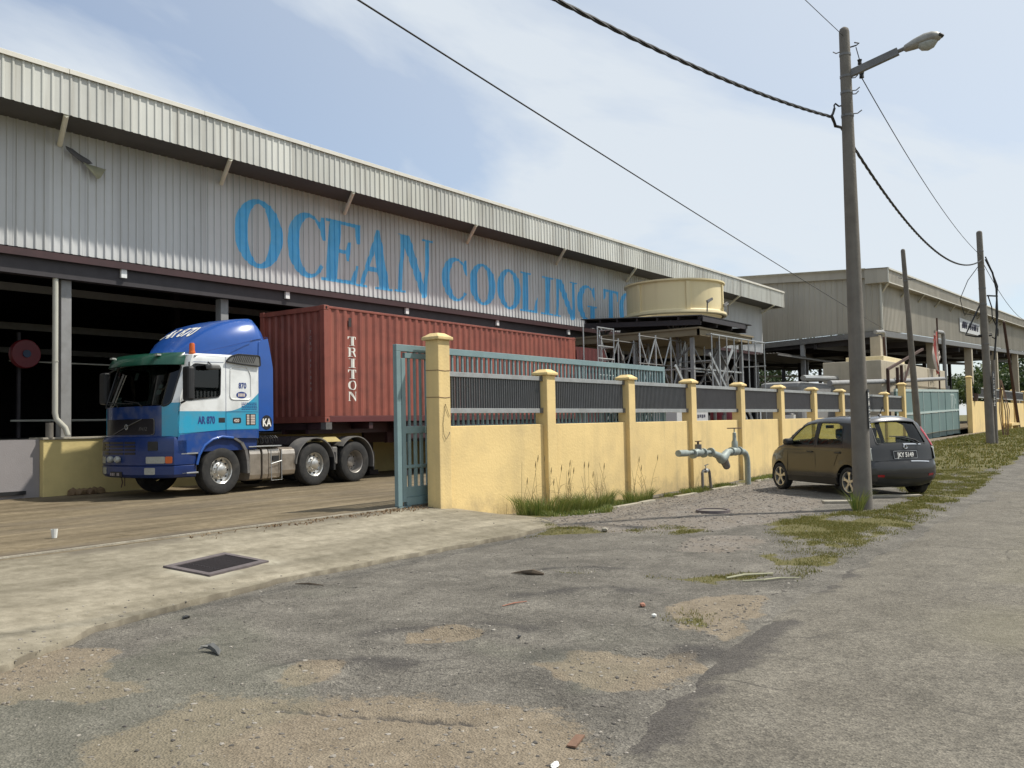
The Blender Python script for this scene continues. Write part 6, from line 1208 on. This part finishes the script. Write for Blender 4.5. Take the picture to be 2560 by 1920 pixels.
for k in range(8): mb.bar((57.5 + k * 9, 14.2, 6.35 + k * 9 * SL), (57.5 + k * 9, 42, 6.2 + k * 9 * SL), .25, .4)
mb.build('ceiling_beam', 'dark_steel', b2, mtx=mt)
for x in (57.1, 73, 88.9, 104, 120, 136):
    MB().box(x - .3, 13.9, .2, x + .3, 14.5, zl(x, 6.6)).build('column', 'beige_unit', b2, mtx=mt)
    for y in (24, 34, 42): MB().box(x - .2, y, .2, x + .2, y + .4, zl(x, 6.4)).build('column', 'dark_steel', b2, mtx=mt)
MB().box(56.85, 18.6, .3, 57.1, 18.85, 6.6).build('column', 'column_grey', b2, mtx=mt); MB().box(57.1, 42.6, 4.6, 74, 42.8, 7.5).build('back_wall', 'dark_wall', b2, mtx=mt); mb = MB(); mb.box(57.0, 26, .3, 57.2, 43, 3.1); mb.build('low_wall', 'tan_clad', b2, mtx=mt)
mb = MB(); mb.bar((57, 43, 5.3), (150, 43, 5.3 + 93 * SL), .2, .25); mb.bar((57, 43, 4.5), (150, 43, 4.5 + 93 * SL), .12, .18); mb.build('back_rail', 'pvc', b2, mtx=mt)
for x in (57.4, 62.3, 67.4, 73, 79, 85.5, 92, 99, 106): MB().bar((x - .55, 13.3, zl(x, 9.76)), (x, 13.82, zl(x, 9.30)), .10).build('eave_brace', 'pvc', b2, mtx=mt)
bn = thing('printed_banner', 'small white printed banner high on the tan warehouse wall', 'banner', (82.6, 13.74, 8.55)); mb = MB(); mb.add([(0, 0, .15), (10.0, 0, .42), (10.0, 0, 1.5), (0, 0, 1.3), (0, .03, .15), (10.0, .03, .42), (10.0, .03, 1.5), (0, .03, 1.3)], [(0, 1, 2, 3), (7, 6, 5, 4), (0, 4, 5, 1), (1, 5, 6, 2), (2, 6, 7, 3), (3, 7, 4, 0)]); mb.build('sheet', 'banner_white', bn); mb = MB(); q = random.Random(8)
for i in range(9): x = .9 + i * .95; w_ = q.uniform(.3, .7); zz = .30 + x * .028; mb.bar((x, -.01, zz + .15), (x + w_, -.011, zz + .75), .01, q.uniform(.12, .3), up=(0, 1, 0)); mb.bar((x, -.014, zz + .5), (x + w_ * .9, -.015, zz + .5), .01, .16, up=(0, 1, 0))
mb.build('print', 'print_dark', bn)
# refrigeration unit, pipes, flag
u = thing('chiller_unit', 'beige boxed chiller unit standing behind the sheeted gate', 'chiller', (48.2, 11.8, .4)); MB().box(0, 0, 0, 16.5, 3.0, 4.15).build('body', 'beige_unit', u, bevel=.03); mb = MB()
for x in (5.2, 11.2): mb.box(x, -.02, .1, x + .08, 0, 4.1)
mb.box(0, -.02, 2.9, 16.5, 0, 2.98); mb.build('panel_joint', 'tower_under', u); MB().box(2.2, .4, 4.151, 7.0, 2.4, 4.5).build('fan_box', 'tower_cream', u, bevel=.03); MB().box(16.51, .1, .3, 18.6, 2.5, 3.2).build('dark_panel', 'black_plastic', u)
def pipe(label, pts, r, m='pvc', name='pipe'):
    o = [Vector(p) for p in pts]; t = MB().tube([p - o[0] for p in o], r, 10).build(name, m, None, smooth=40); t.location = o[0]; return tag(t, label, 'pipe')
pipe('white bent pipe dropping to the roof of the chiller unit', [(52.9, 13.2, 6.45), (54.6, 13.2, 6.58), (54.8, 13.2, 6.52), (54.88, 13.2, 6.3), (54.9, 13.2, 4.6)], .11, 'column_grey')
pipe('tall white pipe with an elbow right of the flag', [(66.5, 12.6, 7.4), (68.7, 12.6, 7.5), (69.0, 12.6, 7.4), (69.1, 12.6, 7.1), (69.1, 12.6, 4.2), (69.1, 12.6, .6)], .14, 'column_grey')
pipe('long grey horizontal pipe passing in front of the chiller unit', [(38.0, 11.4, 3.05), (52, 11.4, 3.55), (62, 11.4, 3.95)], .12, 'column_grey'); pipe('rusty curved pipe left of the white bent pipe', [(51.4, 12.4, 6.0), (51.6, 12.4, 4.9), (52.2, 12.4, 4.55), (54.5, 12.4, 4.6)], .07, 'rust')
t = thing('rusty_pipe_frame', 'rusty dark steel frame with a sloping top rail before the chiller unit', 'frame', (47.0, 11.2, .4)); mb = MB(); mb.bar((0, 0, 0), (0, 0, 3.55), .14); mb.bar((2.0, 0, 0), (2.0, 0, 3.75), .14); mb.bar((2.9, 0, 0), (2.9, 0, 3.9), .14); mb.bar((-.1, 0, 3.55), (8.2, 0, 5.05), .12); mb.bar((2.9, 0, 2.6), (5.2, 0, 4.4), .09); mb.build('frame', 'rust', t)
t = thing('flag_pole', 'thin pole with a drooping red and white striped flag above the chiller unit', 'flag', (61.2, 11.5, .5)); MB().tube([(0, 0, 0), (0, 0, 7.3)], .05, 6).build('pole', 'rust', t)
for i in range(7):
    f = lambda k, t: (-1.05 + .98 * (k / 7) * (1 - .55 * abs(t - .62)) - .28 * (1 - k / 7) * math.sin(t * PI) + .25 * (t - .3) * (t > .3), .10 * math.sin(k * 1.9 + 3 * t), 6.15 - 2.15 * t + .55 * (k / 7 - .5) * (1 - t) * 1.4 - .18 * (k % 2) * t)
    MB().grid([[f(i, t), f(i + .96, t)] for t in (0, .2, .4, .6, .8, 1)]).build('stripe', 'flag_red' if i % 2 else 'flag_white', t, smooth=180)
MB().tube([(-.1, 0, 5.0), (.25, .05, 5.2), (.5, .05, 4.9), (.2, .05, 4.6)], .08, 6).build('knot', 'flag_white', t)
t = thing('grey_tank', 'rounded grey steel tank under the tan warehouse seen over the fence', 'tank', (42.9, 14.2, .4)); MB().box(0, 0, .4, 7.2, 2.2, 3.0).build('body', 'column_grey', t, bevel=.25); mb = MB(); mb.tube([(-.1, -.1, 3.15), (7.4, -.1, 3.3)], .14, 8); mb.build('pipe', 'galv', t, smooth=40)
for x in (.5, 6.5): MB().box(x, .3, -.2, x + .2, 1.9, .42).build('leg', 'dark_steel', t)
t = thing('wall_pot', 'dark potted plant on top of the far wall next to the gate pillar', 'plant', (61.3, 9.6, 2.42)); MB().lathe([(0, 0), (.22, 0), (.3, .5), (0, .5)], Matrix(), 14).build('pot', 'terracotta', t, smooth=40); r_ = np.random.default_rng(4); b_ = blades('leaves', np.stack([r_.normal(0, .12, 160), r_.normal(0, .12, 160), np.full(160, .45)], -1), .7, .03, 'leaf_dark', 3, 1.2, None); b_.parent = t
t = thing('roadside_bench', 'pale yellow concrete block seat against the far wall', 'seat', (72, 8.9, .5)); MB().box(0, 0, .25, 4.6, .5, .42).build('top', 'plaster', t); 
for x in (.2, 4.0): MB().box(x, .05, -.1, x + .4, .45, .25).build('leg', 'plaster_dock', t)
t = thing('dead_sapling', 'thin bare stakes standing in the verge beside the far pole', 'stake', (45.5, 5.9, .55)); mb = MB()
for i in range(5): a = i * 1.3; mb.tube([(.1 * math.cos(a), .1 * math.sin(a), 0), (.25 * math.cos(a + .5), .2 * math.sin(a), 1.2), (-.3 + .15 * i, .1, 2.6)], .018, 4)
mb.build('stems', 'wood_brown', t)
# ================================================================ TREES
def leafy(name, n, shape, m, size, seed):
    r = np.random.default_rng(seed); C = []
    for (cx, cy, cz, rx, ry, rz, w) in shape:
        k = int(n * w); d = r.normal(size=(k, 3)); d /= np.linalg.norm(d, axis=1)[:, None]; C.append(np.array([cx, cy, cz]) + d * (r.random((k, 1)) ** .45) * np.array([rx, ry, rz]) * (1 + .35 * np.sin(d[:, :1] * 5 + seed) * np.sin(d[:, 2:] * 4)))
    C = np.concatenate(C); k = len(C); a = r.normal(size=(k, 3)); a /= np.linalg.norm(a, axis=1)[:, None]; b = np.cross(a, r.normal(size=(k, 3))); b /= np.linalg.norm(b, axis=1)[:, None]; s = size * r.uniform(.6, 1.4, k)[:, None]
    V = np.stack([C - a * s, C - b * s * .45, C + a * s, C + b * s * .45], 1).reshape(-1, 3); F = (np.arange(k)[:, None] * 4 + np.array([[0, 1, 2, 3]])).tolist(); me = D.meshes.new(name); me.from_pydata(V.tolist(), [], F); me.materials.append(M(m)); o = D.objects.new(name, me); COL.objects.link(o); return o
def tree(label, x, y, h, r, seed, m='leaf_mid', kind=0):
    q = random.Random(seed); t = thing('tree', label, 'tree', (x, y, float(rise(x)) * .6 - .2), 0, 'trees beyond the tan warehouse'); mb = MB(); n = 5; th = h * .5
    pts = [(q.uniform(-.02, .02) * h * i / n, q.uniform(-.02, .02) * h * i / n, th * i / n) for i in range(n + 1)]; mb.tube(pts, [.035 * h * (1 - .12 * i) * .6 for i in range(n + 1)], 8); sh = []
    for i in range(9):
        a = i * 2.4; d = r * q.uniform(.35, .8); z = h * q.uniform(.38, .85); p = Vector((d * math.cos(a), d * math.sin(a), z)); b = Vector(pts[-1 - i % 3]); mb.tube([b, b.lerp(p, .5) + Vector((0, 0, .2)), p], [.012 * h, .008 * h, .003 * h], 5); k = r * q.uniform(.32, .55); sh.append((p.x, p.y, p.z, k, k, k * .75, .1))
    sh.append((0, 0, h * .82, r * .5, r * .5, h * .16, .15)); mb.build('trunk', 'bark', t); c = leafy('crown', 2600, sh, m, .055 * h ** .6 + .10, seed); c.parent = t; return t
A_ = tree('broad mid green tree under the tan warehouse behind its second column', 118, 52, 9, 5, 1); tree('dark tree seen between the far columns of the tan warehouse', 150, 58, 14, 8, 2, 'leaf_dark'); tree('tall dark tree at the right end of the view', 175, 50, 19, 9, 3, 'leaf_dark'); tree('low green tree left of the chiller unit', 74, 46, 5.5, 3.5, 4)
for i, (x, y, h, r, lb, m) in enumerate(((66, 50, 6.5, 4, 'small round tree in the gap left of the tan warehouse column', 'leaf_mid'), (82, 56, 5, 4, 'low bushy tree beyond the grey tank', 'leaf_mid'), (135, 60, 10, 6, 'mid green tree behind the flag pole', 'leaf_mid'), (105, 62, 6, 5, 'wide low tree behind the chiller unit', 'leaf_dark'), (190, 70, 13, 8, 'far dark tree behind the leaning post', 'leaf_dark'), (160, 75, 10, 7, 'far tree showing over the low far wall', 'leaf_mid'), (60, 58, 7, 4.5, 'dark tree showing through the scaffold', 'leaf_dark'), (163, 19.5, 8, 5, 'dark tree past the end of the tan warehouse nearest its front row of columns', 'leaf_dark'), (170, 25, 10, 6, 'tall mid green tree past the far end of the tan warehouse', 'leaf_mid'), (178, 31, 9, 6, 'dark round tree past the far end of the tan warehouse', 'leaf_dark'), (168, 36, 8, 5, 'small mid green tree deep behind the tan warehouse columns', 'leaf_mid'), (185, 22, 15, 7, 'tallest dark tree at the right edge of the view', 'leaf_dark'), (200, 27, 13, 8, 'distant dark tree beyond the leaning post', 'leaf_dark'))): tree(lb, x, y, h, r, 20 + i, m)
# ================================================================ WATER METER PIPEWORK AND SMALL THINGS
wz = -.06
wm = thing('water_meter_pipe', 'grey green water pipe with valves and meter standing in front of the yellow wall', 'pipe', (20.0, 8.75, wz)); mb = MB()
mb.tube([(1.95, 0, -.1), (1.95, 0, .55), (1.92, 0, .68), (1.83, 0, .78), (1.70, 0, .83), (1.45, 0, .84)], .075, 12); mb.build('riser_elbow', 'pipe_green', wm, smooth=40); RY = Matrix.Rotation(PI / 2, 4, 'Y')
MB().tube([(-2.05, 0, .93), (-1.62, 0, .92), (-1.5, 0, .92), (-1.25, 0, .92)], [.075, .075, .05, .045], 12).build('outlet', 'pipe_green', wm, smooth=40)
def lx(n, x, prof, z=.9, m='pipe_green'): return MB().lathe(prof, Matrix.Translation((x, 0, z)) @ RY, 16).build(n, m, wm, smooth=40)
for x in (1.42, .92, -.30, -.72, -1.28): lx('flange', x, [(.0, -.025), (.11, -.025), (.11, .025), (0, .025)], .86 if x > 0 else .89)
lx('gate_valve', 1.17, [(.07, -.23), (.10, -.1), (.115, 0), (.10, .1), (.07, .23)], .86); MB().lathe([(.085, 0), (.075, .18), (.05, .22), (.045, .40), (.015, .42), (.015, .52)], Matrix.Translation((1.15, 0, .92)), 12).build('valve_bonnet', 'pipe_green', wm, smooth=40)
mb = MB(); mb.lathe([(.17, -.012), (.185, 0), (.17, .012), (.155, 0), (.17, -.012)], Matrix.Translation((1.15, 0, 1.44)), 20); mb.bar((.98, 0, 1.44), (1.32, 0, 1.44), .02); mb.bar((1.15, -.17, 1.44), (1.15, .17, 1.44), .02); mb.build('hand_wheel', 'rust', wm)
MB().tube([(.92, 0, .86), (.70, 0, .86), (.45, 0, .74), (.30, 0, .70), (.10, 0, .80), (-.30, 0, .88)], [.075, .085, .12, .12, .085, .07], 12).build('strainer', 'pipe_green', wm, smooth=40); MB().tube([(.40, 0, .72), (.62, 0, .50)], [.11, .09], 12).tube([(.62, 0, .50), (.64, 0, .47)], .07, 12).build('strainer_cap', 'galv_dark', wm, smooth=40)
MB().tube([(-.30, 0, .89), (-.72, 0, .90)], .045, 10).build('spool', 'pipe_green', wm, smooth=40); lx('meter', -1.0, [(.045, -.26), (.09, -.14), (.10, 0), (.09, .14), (.045, .26)], .91); MB().lathe([(.08, 0), (.08, .13), (.0, .13)], Matrix.Translation((-1.0, 0, .97)), 14).build('meter_head', 'galv_dark', wm, smooth=40); MB().bar((-1.12, 0, 1.17), (-.86, 0, 1.17), .05, .02).box(-1.02, -.02, 1.09, -.98, .02, 1.17).build('lever', 'rust', wm)
t = thing('tap_standpipe', 'small twin standpipe with a tap under the big water pipe', 'tap', (19.4, 8.85, wz)); mb = MB(); mb.tube([(.0, 0, -.05), (0, 0, .42), (.04, 0, .46), (.36, 0, .46), (.40, 0, .42), (.48, 0, -.05)], .035, 8); mb.build('pipe', 'galv_dark', t, smooth=40); MB().lathe([(.05, -.06), (.06, 0), (.05, .06)], Matrix.Translation((.2, 0, .46)) @ RY, 10).bar((.2, 0, .48), (.2, 0, .58), .02).bar((.14, 0, .58), (.34, 0, .60), .02).build('tap', 'galv', t)
MB_ = MB().box(-.5, -.1, 0, .5, .1, .05); t = MB_.build('concrete_scrap', 'kerb', None, bevel=.01); t.location = (17.9, 4.25, .05); t.rotation_euler = (0, 0, -1.05); tag(t, 'flat pale concrete scrap lying beside the foot of the near pole', 'concrete')
t = MB().box(-.35, -.09, 0, .35, .09, .05).build('concrete_scrap', 'kerb', None, bevel=.01); t.location = (16.35, 4.75, .05); t.rotation_euler = (0, 0, -1.0); tag(t, 'small pale concrete scrap left of the near pole', 'concrete')
GA = math.radians(12.5); gr = thing('drain_grate', 'dark steel drain grate with a wide frame in the concrete apron', 'grate', (5.76, 8.27, 0), GA); zf_ = lambda u, v: zg(5.76 + u * math.cos(GA) - v * math.sin(GA), 8.27 + u * math.sin(GA) + v * math.cos(GA))
ga, gb_, fw = .455, .315, .075
for pl in ([(-ga, -gb_), (ga, -gb_), (ga - fw, -gb_ + fw), (-ga + fw, -gb_ + fw)], [(ga, -gb_ + .001), (ga, gb_ - .001), (ga - fw, gb_ - fw), (ga - fw, -gb_ + fw)], [(ga, gb_), (-ga, gb_), (-ga + fw, gb_ - fw), (ga - fw, gb_ - fw)], [(-ga, gb_ - .001), (-ga, -gb_ + .001), (-ga + fw, -gb_ + fw), (-ga + fw, gb_ - fw)]):
    MB().prism(pl, lambda u, v, w: (u, v, zf_(u, v) + w), -.03, .020).build('frame_side', 'grate_frame', gr)
k, kv = ga - fw, gb_ - fw; mb = MB(); mb.add([(a, b, zf_(a, b) + .004) for a, b in ((-k, -kv), (k, -kv), (k, kv), (-k, kv))], [(0, 1, 2, 3)]); mb.build('pit', 'pit_black', gr); gb0 = MB().box(-k, -.005, -.004, k, .005, .009).build('bar', 'grate_bar', gr); n_ = 13; dzx = (zf_(k, 0) - zf_(-k, 0)) / (2 * k)
for i in range(n_):
    v = -kv + 2 * kv * (i + .5) / n_; o = gb0 if i == 0 else inst(gb0, gr, (0, 0, 0)); o.location = (0, v, zf_(0, v) + .006); o.rotation_euler = (0, -math.atan(dzx), 0)
for x in (-.18, .18): MB().bar((x, -kv, zf_(x, -kv) + .009), (x, kv, zf_(x, kv) + .009), .012, .01).build('cross_bar', 'grate_bar', gr)
mh = thing('manhole_cover', 'round dusty manhole cover set in the gravel near the car', 'manhole', (13.9, 6.17, 0)); z_ = zg(13.9, 6.17); MB().lathe([(0, z_ + .03), (.22, z_ + .03), (.23, z_ + .02)], Matrix(), 28).build('lid', 'dusty_iron', mh, smooth=40); MB().lathe([(.24, z_ - .02), (.24, z_ + .045), (.28, z_ + .045), (.29, z_ - .03)], Matrix(), 28).build('ring', 'grate_frame', mh, smooth=40)
def litter(name, label, cat, x, y, rz, build, m, dz=.003):
    mb = MB(); build(mb); o = mb.build(name, m, None); o.location = (x, y, zg(x, y) + dz); o.rotation_euler = (0, 0, rz); return tag(o, label, cat)
litter('wood_offcut', 'flat brown wooden offcut near the bottom road edge', 'wood', 3.84, 2.49, .25, lambda b: b.add([(-.085, -.028, 0), (.085, -.022, 0), (.08, .026, 0), (-.08, .022, 0), (-.085, -.028, .009), (.085, -.022, .011), (.08, .026, .009), (-.08, .022, .008)], [(0, 3, 2, 1), (4, 5, 6, 7), (0, 1, 5, 4), (1, 2, 6, 5), (2, 3, 7, 6), (3, 0, 4, 7)]), 'wood_brown')
litter('paper_scrap', 'white crumpled paper scrap below the brown offcut', 'paper', 3.52, 2.40, .4, lambda b: b.blob((0, 0, .006), .03, 1.3, .7, .22, 3, 2), 'paper_white')
litter('plastic_scrap', 'grey torn rubber scrap lying alone on the left asphalt', 'scrap', 3.82, 5.55, .9, lambda b: b.tube([(-.11, -.05, .004), (-.05, -.04, .02), (.02, 0, .035), (.06, .06, .03), (.04, .10, .02)], [.004, .024, .028, .012, .004], 5).tube([(.03, .02, .035), (-.0, .08, .05)], [.01, .003], 4), 'grey_plastic')
litter('bark_scrap', 'dark curled bark strip on the asphalt right of centre', 'bark', 7.63, 5.5, -1.3, lambda b: b.tube([(-.19, 0, .006), (-.08, .02, .018), (.06, .0, .028), (.18, -.01, .012)], [.004, .018, .032, .012], 6), 'stick')
litter('twig', 'thin reddish twig on the asphalt near the sand pothole', 'twig', 6.31, 4.7, -.25, lambda b: b.tube([(-.14, 0, .005), (0, .008, .01), (.14, 0, .006)], [.004, .007, .003], 5), 'brick_scrap')
litter('twig', 'dark stick on the edge of the concrete apron', 'twig', 6.01, 7.08, -1.3, lambda b: b.tube([(-.17, 0, .006), (0, .012, .012), (.17, 0, .006)], [.004, .010, .004], 5), 'stick')
litter('pale_stick', 'long pale stick at the grassy strip by the road', 'stick', 8.62, 3.45, -.55, lambda b: b.tube([(-.28, 0, .01), (-.05, .015, .022), (.28, -.01, .012)], [.011, .013, .008], 6), 'cloth_pale')
litter('pale_stick', 'curved pale root lying below the long pale stick', 'stick', 8.55, 3.2, -.7, lambda b: b.tube([(-.30, .02, .006), (-.1, -.03, .016), (.1, .02, .014), (.3, -.01, .008)], [.006, .009, .009, .005], 6), 'cloth_pale')
litter('brick_scrap', 'reddish broken brick piece left of the small grass patch', 'brick', 6.8, 3.69, .4, lambda b: b.blob((0, 0, .018), .03, 1.2, .9, .7, 5, 1), 'brick_scrap')
litter('stone', 'pale stone on the asphalt between the two potholes', 'stone', 6.47, 3.41, .4, lambda b: b.blob((0, 0, .014), .026, 1, .9, .7, 6, 1), 'paper_white')
litter('stone', 'pale round stone at the tip of the concrete apron', 'stone', 11.0, 6.55, .4, lambda b: b.blob((0, 0, .03), .07, 1.2, .8, .6, 7, 1), 'kerb')
litter('stone', 'black lump at the left edge of the concrete apron', 'stone', 4.42, 6.80, .4, lambda b: b.blob((0, 0, .01), .035, 1.2, .8, .5, 8, 1), 'black_plastic')
litter('stone', 'dark stone on the forecourt beside the sandy pothole', 'stone', 5.35, 3.95, .4, lambda b: b.blob((0, 0, .01), .020, 1.2, .8, .7, 9, 1), 'black_plastic')
litter('paper_cup', 'small white paper cup on the yard by the gate track', 'cup', 5.5, 11.3, 0, lambda b: b.lathe([(0, 0), (.03, 0), (.042, .11), (.036, .11)], Matrix(), 12), 'paper_white')
litter('wall_root', 'dark dusty weed lump at the foot of the dock before the truck', 'weed', 10.35, 19.8, 0, lambda b: [b.blob((.12 * i - .3, -.05 * (i % 2), .06), .11, 1.2, .8, .9, 20 + i, 1) for i in range(6)], 'dead_leaf')
S.render.engine = 'CYCLES'
